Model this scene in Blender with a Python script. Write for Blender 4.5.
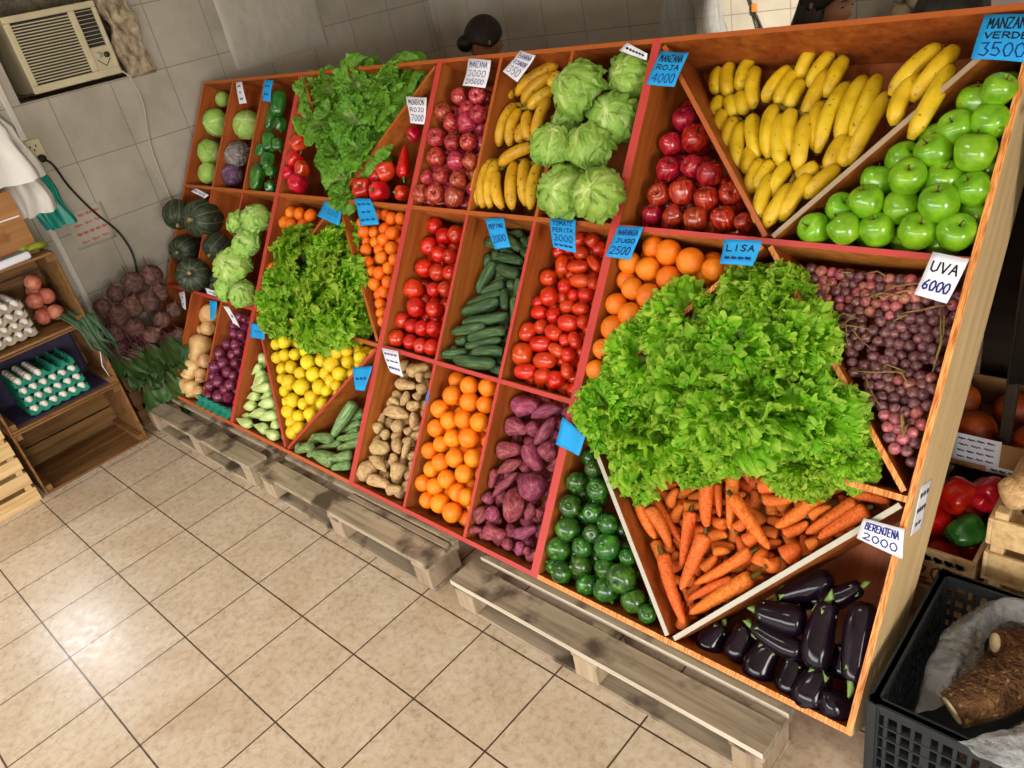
import bpy, math, random
import numpy as np
from mathutils import Vector, Matrix, Euler, noise as mnoise

# ------------------------------------------------------------------ camera, light, exposure
for _o in list(bpy.data.objects):
    bpy.data.objects.remove(_o)
T = 0.31                                   # edge of one floor tile in metres
PI = math.pi
SC = bpy.context.scene
COL = SC.collection
CAM_POS = Vector((9.06485, -1.31953, 6.17681)) * T
RIGHT = Vector((0.72561, 0.66153, -0.18939)); DOWN = Vector((0.21063, -0.47556, -0.85410)); FWD = Vector((-0.65508, 0.57985, -0.48440))
cam_data = bpy.data.cameras.new('camera')
cam_data.sensor_width = 36.0
cam_data.lens = 775.637 / 1024 * 36.0
cam_data.clip_start = 0.05
cam = bpy.data.objects.new('camera', cam_data)
COL.objects.link(cam)
_m = Matrix((RIGHT, -DOWN, -FWD)).transposed().to_4x4()
_m.translation = CAM_POS
cam.matrix_world = _m
SC.camera = cam

world = bpy.data.worlds.new('world')
SC.world = world
world.use_nodes = True
world.node_tree.nodes['Background'].inputs[0].default_value = (0.86, 0.93, 1.0, 1)
world.node_tree.nodes['Background'].inputs[1].default_value = 1.0

def area(name, loc, rot, sx, sy, power, color=(1, 1, 1)):
    l = bpy.data.lights.new(name, 'AREA'); l.shape = 'RECTANGLE'; l.size = sx; l.size_y = sy
    l.energy = power; l.color = color
    o = bpy.data.objects.new(name, l); COL.objects.link(o); o.location = loc; o.rotation_euler = rot
    return o
area('right_door_daylight', (6.95, -1.5, 1.5), (0, math.radians(90), 0), 1.9, 1.8, 230, (1.0, 0.95, 0.88))
# daylight through the open shop front behind the camera, the side window and an added overhead fill
area('shopfront_daylight', (2.0, -4.0, 2.45), (math.radians(60), 0, 0), 7.6, 2.6, 750, (1.0, 0.965, 0.91))
area('side_window_daylight', (-5.62 * T, -0.40 * T, 3.8 * T), (0, math.radians(-90), 0), 0.26, 0.34, 9, (0.92, 0.96, 1.0))
area('overhead_fill_light', (0.9, 0.0, 2.85), (0, 0, 0), 1.2, 0.12, 14, (1.0, 0.95, 0.88))
_s = bpy.data.lights.new('sunbeam', 'SPOT'); _s.energy = 1300; _s.spot_size = math.radians(9); _s.spot_blend = 0.25; _s.color = (1.0, 0.9, 0.74); _s.shadow_soft_size = 0.04
_so = bpy.data.objects.new('sunbeam', _s); COL.objects.link(_so)
_so.location = (2.9, 1.0, 2.75)
_so.rotation_euler = (Vector((2.42 * T, 11.8 * T, 4.5 * T)) - _so.location).to_track_quat('-Z', 'Y').to_euler()
SC.view_settings.view_transform = 'Standard'
SC.view_settings.look = 'None'
SC.view_settings.exposure = 0.0
SC.view_settings.gamma = 1.0
SC.view_settings.use_curve_mapping = False

# ------------------------------------------------------------------ helpers: objects
def tag(o, label=None, cat=None, group=None, kind=None):
    if label: o['label'] = label
    if cat: o['category'] = cat
    if group: o['group'] = group
    if kind: o['kind'] = kind
    return o
def obj(name, mesh, parent=None, mat=None, matrix=None):
    o = bpy.data.objects.new(name, mesh)
    COL.objects.link(o)
    if parent is not None: o.parent = parent
    if matrix is not None: o.matrix_local = matrix
    if mat is not None and mesh is not None:
        for m in (mat if isinstance(mat, (list, tuple)) else [mat]):
            if len(mesh.materials) < (len(mat) if isinstance(mat, (list, tuple)) else 1): mesh.materials.append(m)
    return o
def empty(name, loc=(0, 0, 0), rot=(0, 0, 0), matrix=None):
    o = bpy.data.objects.new(name, None); COL.objects.link(o)
    if matrix is not None: o.matrix_world = matrix
    else: o.location = loc; o.rotation_euler = rot
    o.empty_display_size = 0.05
    return o
class MB:
    """collects vertices, faces and material slots for one mesh"""
    def __init__(s): s.v = []; s.f = []; s.mi = []; s.sm = []; s.col = []
    def add(s, v, f, mi=0, smooth=True, M=None, col=None):
        n = len(s.v)
        if M is not None: v = [M @ Vector(p) for p in v]
        s.v += [tuple(p) for p in v]; s.f += [tuple(i + n for i in q) for q in f]
        s.mi += [mi] * len(f) if isinstance(mi, int) else list(mi); s.sm += [smooth] * len(f)
        s.col += list(col) if col is not None else [0.0] * len(v)
        return s
    def box(s, a, b, mi=0, M=None, bev=0.0):
        (x0, y0, z0), (x1, y1, z1) = a, b
        if bev <= 0:
            v = [(x0, y0, z0), (x1, y0, z0), (x1, y1, z0), (x0, y1, z0), (x0, y0, z1), (x1, y0, z1), (x1, y1, z1), (x0, y1, z1)]
            f = [(0, 3, 2, 1), (4, 5, 6, 7), (0, 1, 5, 4), (1, 2, 6, 5), (2, 3, 7, 6), (3, 0, 4, 7)]   # -z +z -y +x +y -x
            return s.add(v, f, mi, False, M)
        v = []; b_ = bev
        for z, i in ((z0, b_), (z0 + b_, 0), (z1 - b_, 0), (z1, b_)):
            k = b_ if i == 0 else b_
            xa, xb, ya, yb = x0 + i, x1 - i, y0 + i, y1 - i
            v += [(xa + k, ya, z), (xb - k, ya, z), (xb, ya + k, z), (xb, yb - k, z), (xb - k, yb, z), (xa + k, yb, z), (xa, yb - k, z), (xa, ya + k, z)]
        f = [tuple(range(7, -1, -1)), tuple(range(24, 32))]
        for r in range(3):
            for i in range(8):
                j = (i + 1) % 8; f.append((r * 8 + i, r * 8 + j, r * 8 + 8 + j, r * 8 + 8 + i))
        return s.add(v, f, mi, False, M)
    def tube(s, pts, rad, seg=10, mi=0, cap=True, smooth=True, flat=1.0, ridge=0.0):
        v, f = tube_geo(pts, rad, seg, cap, flat, ridge); return s.add(v, f, mi, smooth)
    def mesh(s, name, mats=()):
        me = bpy.data.meshes.new(name); me.from_pydata(s.v, [], s.f)
        for m in mats: me.materials.append(m)
        me.polygons.foreach_set('material_index', s.mi); me.polygons.foreach_set('use_smooth', s.sm)
        if any(s.col):
            at = me.attributes.new('tone', 'FLOAT', 'POINT'); at.data.foreach_set('value', s.col)
        me.update()
        return me
def tube_geo(pts, rad, seg=10, cap=True, flat=1.0, ridge=0.0):
    pts = [Vector(p) for p in pts]; n = len(pts)
    rad = rad if hasattr(rad, '__len__') else [rad] * n
    v = []; f = []; up = None
    for i in range(n):
        t = (pts[min(i + 1, n - 1)] - pts[max(i - 1, 0)]).normalized()
        if up is None:
            up = Vector((0, 0, 1)) if abs(t.z) < 0.9 else Vector((1, 0, 0))
        up = (up - t * up.dot(t)).normalized(); sd = t.cross(up)
        for k in range(seg):
            a = 2 * PI * k / seg
            v.append(pts[i] + (up * math.cos(a) * flat + sd * math.sin(a)) * rad[i] * (1 + ridge * math.cos(5 * a)))
    for i in range(n - 1):
        for k in range(seg):
            j = (k + 1) % seg; f.append((i * seg + k, i * seg + j, i * seg + seg + j, i * seg + seg + k))
    if cap:
        f.append(tuple(range(seg - 1, -1, -1))); f.append(tuple(range((n - 1) * seg, n * seg)))
    return v, f
def lathe(prof, seg=20, lobes=0, amp=0.0, sharp=1.0, warp=0.0, seed=0, bend=0.0, fade=None):
    """profile [(radius, z)] turned round z; lobes swell the radius"""
    v = []; f = []; n = len(prof); sv = Vector((seed * 3.1, seed * 1.7, seed * 0.9))
    for i, (r, z) in enumerate(prof):
        for k in range(seg):
            a = 2 * PI * k / seg
            q = 1.0
            if lobes:
                c = abs(math.cos(lobes * a / 2)) ** sharp
                q = 1 - amp * (1 - c) * (1 if fade is None else fade(z))
            x, y = r * q * math.cos(a), r * q * math.sin(a)
            if warp:
                d = mnoise.noise(Vector((x, y, z)) * 1.3 + sv) * warp
                e = mnoise.noise(Vector((x, y, z)) * 1.1 - sv) * warp
                x *= 1 + d; y *= 1 + e
            x += bend * (z * z - 0.4)
            v.append((x, y, z))
    for i in range(n - 1):
        for k in range(seg):
            j = (k + 1) % seg; f.append((i * seg + k, i * seg + j, i * seg + seg + j, i * seg + seg + k))
    f.append(tuple(range(seg - 1, -1, -1))); f.append(tuple(range((n - 1) * seg, n * seg)))
    return v, f
def smooth_prof(pts, n):
    """Catmull-Rom through (r, z)"""
    out = []; P = [pts[0]] + list(pts) + [pts[-1]]
    for i in range(1, len(P) - 2):
        for k in range(n):
            t = k / n; q = []
            for c in range(2):
                a, b, d, e = P[i - 1][c], P[i][c], P[i + 1][c], P[i + 2][c]
                q.append(0.5 * (2 * b + (d - a) * t + (2 * a - 5 * b + 4 * d - e) * t * t + (3 * b - a - 3 * d + e) * t ** 3))
            out.append((max(q[0], 0.002), q[1]))
    out.append(pts[-1])
    return out

# ------------------------------------------------------------------ helpers: materials
def lin(c):
    if isinstance(c, str): c = [int(c[i:i + 2], 16) / 255 for i in (0, 2, 4)]
    return tuple((x / 12.92 if x <= 0.04045 else ((x + 0.055) / 1.055) ** 2.4) for x in c) + (1,)
class NT:
    def __init__(s, name):
        s.m = bpy.data.materials.new(name); s.m.use_nodes = True; s.t = s.m.node_tree; s.p = s.t.nodes['Principled BSDF']
    def n(s, typ, **kw):
        d = s.t.nodes.new(typ)
        for k, v in kw.items():
            if k in d.inputs: d.inputs[k].default_value = v
            else: setattr(d, k, v)
        return d
    def l(s, a, b): s.t.links.new(a, b)
    def coord(s, scale=(1, 1, 1), loc=(0, 0, 0), kind='Object', rnd=True):
        tc = s.n('ShaderNodeTexCoord'); mp = s.n('ShaderNodeMapping'); mp.inputs['Scale'].default_value = scale; mp.inputs['Location'].default_value = loc
        s.l(tc.outputs[kind], mp.inputs['Vector'])
        if not rnd: return mp.outputs['Vector']
        oi = s.n('ShaderNodeObjectInfo'); ml = s.n('ShaderNodeMath', operation='MULTIPLY'); ml.inputs[1].default_value = 37.0
        s.l(oi.outputs['Random'], ml.inputs[0]); ad = s.n('ShaderNodeVectorMath', operation='ADD')
        s.l(mp.outputs['Vector'], ad.inputs[0]); s.l(ml.outputs[0], ad.inputs[1])
        return ad.outputs['Vector']
    def noise(s, vec, scale=5, detail=3, rough=0.5):
        d = s.n('ShaderNodeTexNoise'); d.inputs['Scale'].default_value = scale; d.inputs['Detail'].default_value = detail; d.inputs['Roughness'].default_value = rough
        s.l(vec, d.inputs['Vector']); return d.outputs['Fac']
    def ramp(s, fac, stops, interp='LINEAR'):
        d = s.n('ShaderNodeValToRGB'); d.color_ramp.interpolation = interp; e = d.color_ramp.elements
        while len(e) < len(stops): e.new(0.5)
        for i, (p, c) in enumerate(stops): e[i].position = p; e[i].color = lin(c)
        s.l(fac, d.inputs['Fac']); return d.outputs['Color']
    def mix(s, a, b, fac, mode='MIX'):
        d = s.n('ShaderNodeMix', data_type='RGBA', blend_type=mode)
        for sock, val in ((d.inputs[0], fac), (d.inputs[6], a), (d.inputs[7], b)):
            if hasattr(val, 'is_output'): s.l(val, sock)
            elif isinstance(val, (int, float)): sock.default_value = val
            else: sock.default_value = lin(val)
        return d.outputs[2]
    def math(s, op, a, b=0.0, clamp=False):
        d = s.n('ShaderNodeMath', operation=op, use_clamp=clamp)
        for sock, val in ((d.inputs[0], a), (d.inputs[1], b)):
            if hasattr(val, 'is_output'): s.l(val, sock)
            else: sock.default_value = val
        return d.outputs[0]
    def rnd_tint(s, col, amt=0.25, hue=0.01):
        oi = s.n('ShaderNodeObjectInfo'); hs = s.n('ShaderNodeHueSaturation')
        s.l(s.math('ADD', s.math('MULTIPLY', oi.outputs['Random'], amt), 1 - amt / 2), hs.inputs['Value'])
        r2 = s.math('FRACT', s.math('MULTIPLY', oi.outputs['Random'], 17.3))
        s.l(s.math('ADD', s.math('MULTIPLY', r2, hue * 2), 0.5 - hue), hs.inputs['Hue'])
        s.l(col, hs.inputs['Color']); return hs.outputs['Color']
    def out(s, col=None, rough=0.5, spec=0.5, bump=None, bs=0.3, bd=0.01, sub=0, coat=0, metal=0, trans=0, alpha=1.0):
        if col is not None:
            if hasattr(col, 'is_output'): s.l(col, s.p.inputs['Base Color'])
            else: s.p.inputs['Base Color'].default_value = lin(col)
        if hasattr(rough, 'is_output'): s.l(rough, s.p.inputs['Roughness'])
        else: s.p.inputs['Roughness'].default_value = rough
        s.p.inputs['Specular IOR Level'].default_value = spec; s.p.inputs['Metallic'].default_value = metal
        s.p.inputs['Coat Weight'].default_value = coat; s.p.inputs['Coat Roughness'].default_value = 0.12
        s.p.inputs['Transmission Weight'].default_value = trans; s.p.inputs['Alpha'].default_value = alpha
        if bump is not None:
            b = s.n('ShaderNodeBump'); b.inputs['Strength'].default_value = bs; b.inputs['Distance'].default_value = bd
            s.l(bump, b.inputs['Height']); s.l(b.outputs['Normal'], s.p.inputs['Normal'])
        return s.m
def skin(name, stops, scale=3.0, stretch=(1, 1, 1), rough=0.4, spec=0.5, bscale=0, bs=0.2, tint=0.2, hue=0.01, coat=0, detail=3, spots=None, bd=0.02):
    """produce skin: noise through a colour ramp with a tint of its own for every object"""
    t = NT(name); v = t.coord(stretch)
    c = t.ramp(t.noise(v, scale, detail), stops)
    if spots:
        sc, lo, hi, colr = spots
        c = t.mix(c, colr, t.ramp(t.noise(v, sc, 2), [(lo, (0, 0, 0)), (hi, (1, 1, 1))]))
    c = t.rnd_tint(c, tint, hue)
    b = t.noise(v, bscale, 2) if bscale else None
    return t.out(c, rough, spec, b, bs, bd, coat=coat)
def plain(name, c, rough=0.5, spec=0.4, metal=0.0, var=0.0, scale=20, tint=0.0):
    t = NT(name)
    if var:
        d = [max(0, x * (1 - var)) for x in ([int(c[i:i + 2], 16) / 255 for i in (0, 2, 4)] if isinstance(c, str) else c)]
        c = t.ramp(t.noise(t.coord(), scale, 4), [(0.3, d), (0.7, c)])
        if tint: c = t.rnd_tint(c, tint)
    return t.out(c, rough, spec, metal=metal)
def wood(name, c1, c2, c3, axis=0, scale=9, rough=0.6, tint=0.12, stains=None, spec=0.3, kind='Object'):
    t = NT(name); st = [14.0, 14.0, 14.0]; st[axis] = 0.9
    v = t.coord(tuple(st), kind=kind); g = t.noise(v, scale / 3, 5, 0.65)
    c = t.ramp(g, [(0.28, c1), (0.5, c2), (0.74, c3)])
    if stains:
        v2 = t.coord(kind=kind); c = t.mix(c, stains[0], t.ramp(t.noise(v2, stains[1], 4), [(stains[2], (0, 0, 0)), (stains[2] + 0.12, (1, 1, 1))]))
    c = t.rnd_tint(c, tint, 0.006)
    return t.out(c, rough, spec, g, 0.12, 0.004)
# ------------------------------------------------------------------ materials of the place
def floor_mat():
    t = NT('beige_floor_tile'); v = t.coord(rnd=False)
    a = t.ramp(t.noise(v, 5.5, 6, 0.62), [(0.3, 'b09a80'), (0.5, 'c8b59c'), (0.72, 'd6c8b4')])
    b = t.ramp(t.noise(v, 38, 4, 0.7), [(0.34, 'a08468'), (0.5, 'c9b79f'), (0.7, 'd9ccb8')])
    c = t.mix(a, b, 0.5)
    w = t.ramp(t.noise(v, 2.2, 5, 0.6), [(0.5, (0, 0, 0)), (0.75, (1, 1, 1))])
    c = t.mix(c, 'a9835c', t.math('MULTIPLY', w, 0.42))
    br = t.n('ShaderNodeTexBrick'); br.offset = 0.0; br.squash = 1.0
    for k, val in (('Scale', 1.0), ('Mortar Size', 0.0030), ('Mortar Smooth', 0.1), ('Brick Width', T), ('Row Height', T)): br.inputs[k].default_value = val
    br.inputs['Color1'].default_value = (1, 1, 1, 1); br.inputs['Color2'].default_value = (0.86, 0.86, 0.86, 1)
    t.l(v, br.inputs['Vector'])
    c = t.mix(c, br.outputs['Color'], 0.3, 'MULTIPLY'); c = t.mix(c, '4d3a28', br.outputs['Fac'])
    r = t.math('ADD', t.math('MULTIPLY', t.noise(v, 30, 3), 0.25), 0.17)
    bump = t.math('SUBTRACT', t.math('MULTIPLY', t.noise(v, 60, 3), 0.15), br.outputs['Fac'])
    return t.out(c, r, 0.45, bump, 0.25, 0.004)
def wall_mat(name, ax, off, dark=False):
    t = NT(name); tc = t.n('ShaderNodeTexCoord'); sp = t.n('ShaderNodeSeparateXYZ'); cb = t.n('ShaderNodeCombineXYZ')
    t.l(tc.outputs['Object'], sp.inputs[0])
    t.l(t.math('ADD', sp.outputs[ax], off[0] * T + 20 * 1.05 * T), cb.inputs[0]); t.l(t.math('ADD', sp.outputs[2], off[1] * T), cb.inputs[1])
    v = t.coord(rnd=False)
    c = t.ramp(t.noise(v, 3.0, 5, 0.6), [(0.3, 'a39c8f'), (0.5, 'b3ac9f'), (0.7, 'bfb8ab')])
    c = t.mix(c, '86806f', t.ramp(t.noise(v, 7, 5, 0.7), [(0.58, (0, 0, 0)), (0.8, (0.6, 0.6, 0.6))]))
    br = t.n('ShaderNodeTexBrick'); br.offset = 0.0; br.squash = 1.0
    for k, val in (('Scale', 1.0), ('Mortar Size', 0.0026), ('Mortar Smooth', 0.2), ('Brick Width', 1.05 * T), ('Row Height', 1.05 * T)): br.inputs[k].default_value = val
    br.inputs['Color1'].default_value = (1, 1, 1, 1); br.inputs['Color2'].default_value = (0.9, 0.9, 0.9, 1)
    t.l(cb.outputs[0], br.inputs['Vector'])
    c = t.mix(c, br.outputs['Color'], 0.4, 'MULTIPLY'); c = t.mix(c, '857e72', br.outputs['Fac'])
    return t.out(c, 0.42, 0.4, br.outputs['Fac'], -0.2, 0.003)
def plaster(name, c1, c2, bs=0.5, scale=18):
    t = NT(name); v = t.coord(rnd=False); n = t.noise(v, scale, 6, 0.65)
    return t.out(t.ramp(n, [(0.3, c1), (0.7, c2)]), 0.85, 0.2, n, bs, 0.02)
M_FLOOR = floor_mat()
M_WALL_L = wall_mat('left_wall_tile', 1, (-0.07, -0.21)); M_WALL_B = wall_mat('back_wall_tile', 0, (0.3, -0.24))
M_PLASTER = plaster('grey_plaster', 'b2aca0', 'c0baae', 0.3, 10); M_CEMENT = plaster('rough_cement', '7a6a54', 'c8b89c', 1.0, 22); M_CEIL = plaster('ceiling_paint', 'b8b4ac', 'c8c4bc', 0.1, 6)
STAIN = wood('stained_plywood', '76350f', '98501e', 'b0682e', 1, 6, 0.5, 0.1)
STAIN2 = wood('light_stained_plywood', '96501c', 'b9702e', 'cc8742', 1, 6, 0.55, 0.1)
def edge_paint(name, c, worn, blue=True):
    t = NT(name); v = t.coord(rnd=False)
    k = t.ramp(t.noise(v, 8, 5, 0.7), [(0.62, (0, 0, 0)), (0.74, (1, 1, 1))])
    col = t.mix(c, worn, t.math('MULTIPLY', k, 0.7))
    if blue: col = t.mix(col, '2f6fb5', t.ramp(t.noise(t.coord(loc=(5, 3, 1), rnd=False), 5, 1), [(0.735, (0, 0, 0)), (0.75, (1, 1, 1))]))
    return t.out(col, 0.45, 0.4, t.noise(v, 60, 3), 0.1, 0.002)
RED = edge_paint('coral_red_edge_paint', 'b93c35', 'a0524a'); ORANGE_EDGE = edge_paint('orange_edge_varnish', 'b95a2c', '98481f', False); BROWN_EDGE = edge_paint('brown_edge_varnish', 'a8551f', '8a4018', False)
GREY_EDGE = edge_paint('greyish_bare_edge', 'a38d72', '8a7458', False); WHITE_EDGE = edge_paint('whitewashed_edge', 'b4ae9e', '8a8272', False)
def ply():
    t = NT('plywood_layered_edge'); v = t.coord((260, 20, 260), rnd=False)
    c = t.ramp(t.noise(v, 1.0, 2), [(0.35, 'a85a22'), (0.5, 'd98a45'), (0.65, 'e8a763')])
    return t.out(c, 0.55, 0.3)
PLY = ply()
TAN = wood('pale_plywood_face', 'bf9f70', 'd2b486', 'dec498', 1, 6, 0.55, 0.05, ('8d6b45', 5, 0.62))
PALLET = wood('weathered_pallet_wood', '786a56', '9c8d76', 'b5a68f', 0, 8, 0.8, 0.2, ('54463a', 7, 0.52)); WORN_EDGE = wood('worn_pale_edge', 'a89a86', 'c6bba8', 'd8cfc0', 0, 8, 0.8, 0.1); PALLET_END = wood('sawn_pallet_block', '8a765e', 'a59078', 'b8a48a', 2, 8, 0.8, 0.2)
CRATE = wood('crate_wood', '553a1c', '7a552e', '936e45', 1, 8, 0.65, 0.25, ('5e3e20', 6, 0.62)); CRATE_PALE = wood('pale_crate_wood', 'b08a58', 'cfae7c', 'dfc498', 1, 8, 0.65, 0.2)
SHADED_DARKWOOD = wood('shaded_dark_shelf_wood', '1e140d', '2a1c12', '362518', 0, 6, 0.7, 0.1); CARD = plain('brown_cardboard', 'a3764a', 0.8, 0.2, 0, 0.15, 8)  # dark wood taken near black so its colour carries the corner's shade
# produce
m_apple = skin('red_apple_skin', [(0.3, '6e0a12'), (0.48, '9a1218'), (0.62, 'b02a1c'), (0.78, 'cf7a3a')], 1.5, (3.2, 3.2, 0.6), 0.22, 0.5, 0, tint=0.3, hue=0.012, coat=0.3)
m_apple2 = skin('streaked_apple_skin', [(0.3, '80101c'), (0.46, '9c1e2c'), (0.62, 'b4443a'), (0.8, 'd8a866')], 1.6, (3.0, 3.0, 0.7), 0.24, 0.5, 0, tint=0.3, hue=0.018, coat=0.3, spots=(5, 0.64, 0.8, 'c86a4a'))
m_gapple = skin('green_apple_skin', [(0.3, '5a9410'), (0.6, '7bb01a'), (0.8, '96c030')], 1.4, rough=0.2, coat=0.35, tint=0.12, hue=0.008, spots=(22, 0.7, 0.78, 'b8d860'))
m_orange = skin('orange_peel', [(0.3, 'f07800'), (0.7, 'fb9410')], 2, rough=0.38, bscale=26, bs=0.25, tint=0.1, hue=0.008)
m_orange2 = skin('deep_orange_peel', [(0.3, 'e87404'), (0.7, 'f68a18')], 2, rough=0.38, bscale=26, bs=0.25, tint=0.12, hue=0.006)
m_mandarin = skin('mandarin_peel', [(0.3, 'ec6600'), (0.7, 'f58210')], 2, rough=0.36, bscale=22, bs=0.25, tint=0.15, hue=0.008)
m_lemon = skin('lemon_peel', [(0.3, 'e2bc08'), (0.6, 'f0d020'), (0.8, 'e6d838')], 1.6, rough=0.36, bscale=20, bs=0.25, tint=0.12, hue=0.012)
m_tomato = skin('tomato_skin', [(0.3, 'b41a08'), (0.62, 'cc2c0e'), (0.82, 'd8541e')], 1.0, rough=0.18, coat=0.3, tint=0.2, hue=0.005)
m_plum = skin('plum_tomato_skin', [(0.3, 'b42408'), (0.6, 'ce380e'), (0.82, 'da6424')], 1.1, rough=0.22, coat=0.25, tint=0.22, hue=0.006)
m_cuke = skin('cucumber_skin', [(0.3, '1a3a1e'), (0.5, '30522c'), (0.72, '648548')], 1.6, (2.2, 2.2, 0.7), 0.35, 0.5, 16, 0.3, tint=0.3, hue=0.012)
m_zuke = skin('zucchini_skin', [(0.35, '44682f'), (0.5, '66894a'), (0.66, 'a8ba82')], 2.2, (4, 4, 0.4), 0.4, 0.4, 0, tint=0.25, hue=0.01)
m_rzuke = skin('round_zucchini_skin', [(0.3, '143410'), (0.55, '285614'), (0.75, '568c26')], 1.3, (1.6, 1.6, 0.7), 0.25, 0.5, 0, tint=0.45, hue=0.02, coat=0.25, spots=(16, 0.64, 0.72, '86b050'))
m_carrot = skin('carrot_skin', [(0.3, 'bc4c10'), (0.5, 'de6c20'), (0.8, 'ea8a44')], 3, (0.8, 0.8, 5.5), 0.5, 0.35, 9, 0.3, tint=0.28, hue=0.008, spots=(5, .62, .8, 'c07840'))
m_egg = skin('eggplant_skin', [(0.3, '0d0610'), (0.6, '160a18'), (0.85, '261224')], 1.2, rough=0.16, spec=0.28, coat=0.12, tint=0.3)
m_sweet = skin('tan_root_skin', [(0.3, 'a88450'), (0.5, 'c8a672'), (0.72, 'dcc092')], 3, rough=0.75, bscale=8, bs=0.4, tint=0.16, hue=0.008, spots=(6, 0.62, 0.75, '8a6438'))
m_purple = skin('purple_sweet_potato_skin', [(0.3, '6c1c3a'), (0.5, '8e3050'), (0.72, 'a8686a')], 2.2, (1.6, 1.6, 0.8), 0.55, 0.4, 8, 0.35, tint=0.35, hue=0.02, spots=(5, 0.58, 0.74, '9a7456'))
m_pale = skin('pale_green_pepper_skin', [(0.3, 'b0c86e'), (0.55, 'c4d88c'), (0.78, 'd8e4ac')], 1.6, (2, 2, 0.6), 0.3, 0.5, 0, tint=0.14, hue=0.012, coat=0.2)
m_squash = skin('butternut_skin', [(0.3, 'c8975a'), (0.6, 'dcb37a'), (0.8, 'e6c794')], 1.8, rough=0.45, tint=0.16, hue=0.01, spots=(7, 0.64, 0.76, 'a8743c'))
m_onion = skin('red_onion_skin', [(0.3, '48122a'), (0.5, '6c1e3e'), (0.68, '90405a'), (0.82, 'b0808c')], 2, (3.4, 3.4, 0.5), 0.25, 0.5, 0, tint=0.35, hue=0.012, coat=0.2)
m_rpep = skin('red_pepper_skin', [(0.3, 'a80e0c'), (0.6, 'c81812'), (0.85, 'd84a20')], 1.1, rough=0.16, coat=0.4, tint=0.2, hue=0.01)
m_gpep = skin('green_pepper_skin', [(0.3, '17451c'), (0.55, '2a6a22'), (0.8, '5c9436')], 1.1, rough=0.18, coat=0.4, tint=0.3, hue=0.014)
m_banana = skin('banana_peel', [(0.25, 'b8950c'), (0.5, 'd6b014'), (0.8, 'e2c438')], 22, rough=0.42, tint=0.1, hue=0.006, spots=(75, 0.66, 0.74, '7a5a18'))
m_banana2 = skin('ripe_banana_peel', [(0.25, 'b88a10'), (0.5, 'd0a018'), (0.8, 'dcb438')], 22, rough=0.42, tint=0.1, hue=0.006, spots=(70, 0.61, 0.72, '7a5018'))
m_btip = plain('banana_tip', '3a2c14', 0.8); m_bcrown = plain('banana_crown', '9a8420', 0.6, 0.3, 0, 0.3, 30)
m_grape = skin('red_grape_skin', [(0.3, '44262a'), (0.55, '6c4244'), (0.8, 'a06e6c')], 1.5, rough=0.3, tint=0.5, hue=0.015)
m_grape_p = skin('pink_grape_skin', [(0.3, '7e3a3e'), (0.55, 'a85c58'), (0.8, 'c89080')], 1.5, rough=0.28, tint=0.35, hue=0.02)
m_beet = skin('beet_skin', [(0.3, '4a2e2c'), (0.55, '6e4c46'), (0.8, '8e7266')], 2.4, (1, 1, 2), 0.7, 0.3, 7, 0.4, tint=0.3)
m_eggshell = skin('white_eggshell', [(0.3, 'e0dcd2'), (0.7, 'efece4')], 2, rough=0.5, tint=0.05)
m_gstem = plain('green_stem', '6a9a3c', 0.5, 0.4, 0, 0.3, 25); m_wstem = plain('woody_stem', '6e4a28', 0.7, 0.3, 0, 0.3, 40); m_calyx = plain('pale_green_calyx', '8fb45a', 0.5, 0.4, 0, 0.35, 18); m_twig = plain('grape_twig', '9a8448', 0.6, 0.3, 0, 0.3, 30); m_ccrown = plain('carrot_crown', '6a5a24', 0.8, 0.3, 0, 0.3, 20); m_cork = plain('corky_stalk', 'b09a6a', 0.7, 0.3, 0, 0.25, 20)
def pumpkin_mat():
    t = NT('dark_green_pumpkin_skin'); tc = t.n('ShaderNodeTexCoord'); sp = t.n('ShaderNodeSeparateXYZ'); t.l(tc.outputs['Object'], sp.inputs[0])
    an = t.math('ARCTAN2', sp.outputs[1], sp.outputs[0]); s = t.math('ABSOLUTE', t.math('COSINE', t.math('MULTIPLY', an, 5.0)))
    v = t.coord((1, 1, 1)); n = t.noise(v, 5, 4)
    st = t.ramp(t.math('ADD', s, t.math('MULTIPLY', n, 0.12)), [(0.08, (1, 1, 1)), (0.18, (0, 0, 0))])
    c = t.ramp(n, [(0.3, '1c231a'), (0.55, '303a28'), (0.75, '4a5438')]); c = t.mix(c, '8d9468', t.math('MULTIPLY', st, 0.75))
    return t.out(t.rnd_tint(c, 0.2), 0.5, 0.4, n, 0.15, 0.02)
m_pumpkin = pumpkin_mat()
def leaf_mat(name, stops, trans, rough=0.42, vein=0.0):
    t = NT(name); at = t.n('ShaderNodeAttribute'); at.attribute_name = 'tone'
    v = t.coord(); n = t.noise(v, 6, 4)
    f = t.math('ADD', at.outputs['Fac'], t.math('MULTIPLY', t.math('SUBTRACT', n, 0.5), 0.35))
    c = t.rnd_tint(t.ramp(f, stops), 0.2, 0.008)
    if vein:
        w = t.ramp(t.noise(v, 4.5, 6, 0.75), [(0.47, (0, 0, 0)), (0.5, (1, 1, 1)), (0.53, (0, 0, 0))]); c = t.mix(c, 'd4e0ae', t.math('MULTIPLY', w, vein))
    t.out(c, rough, 0.4, n, 0.2, 0.02)
    tr = t.n('ShaderNodeBsdfTranslucent'); t.l(c, tr.inputs['Color']); mx = t.n('ShaderNodeMixShader'); mx.inputs[0].default_value = trans
    o = t.t.nodes['Material Output']; t.l(t.p.outputs[0], mx.inputs[1]); t.l(tr.outputs[0], mx.inputs[2]); t.l(mx.outputs[0], o.inputs['Surface'])
    return t.m
m_curly = leaf_mat('curly_lettuce_leaf', [(0.1, 'd6ec90'), (0.4, '90cc26'), (0.75, '8ed01e'), (1.0, 'd2f05c')], 0.58)
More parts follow.
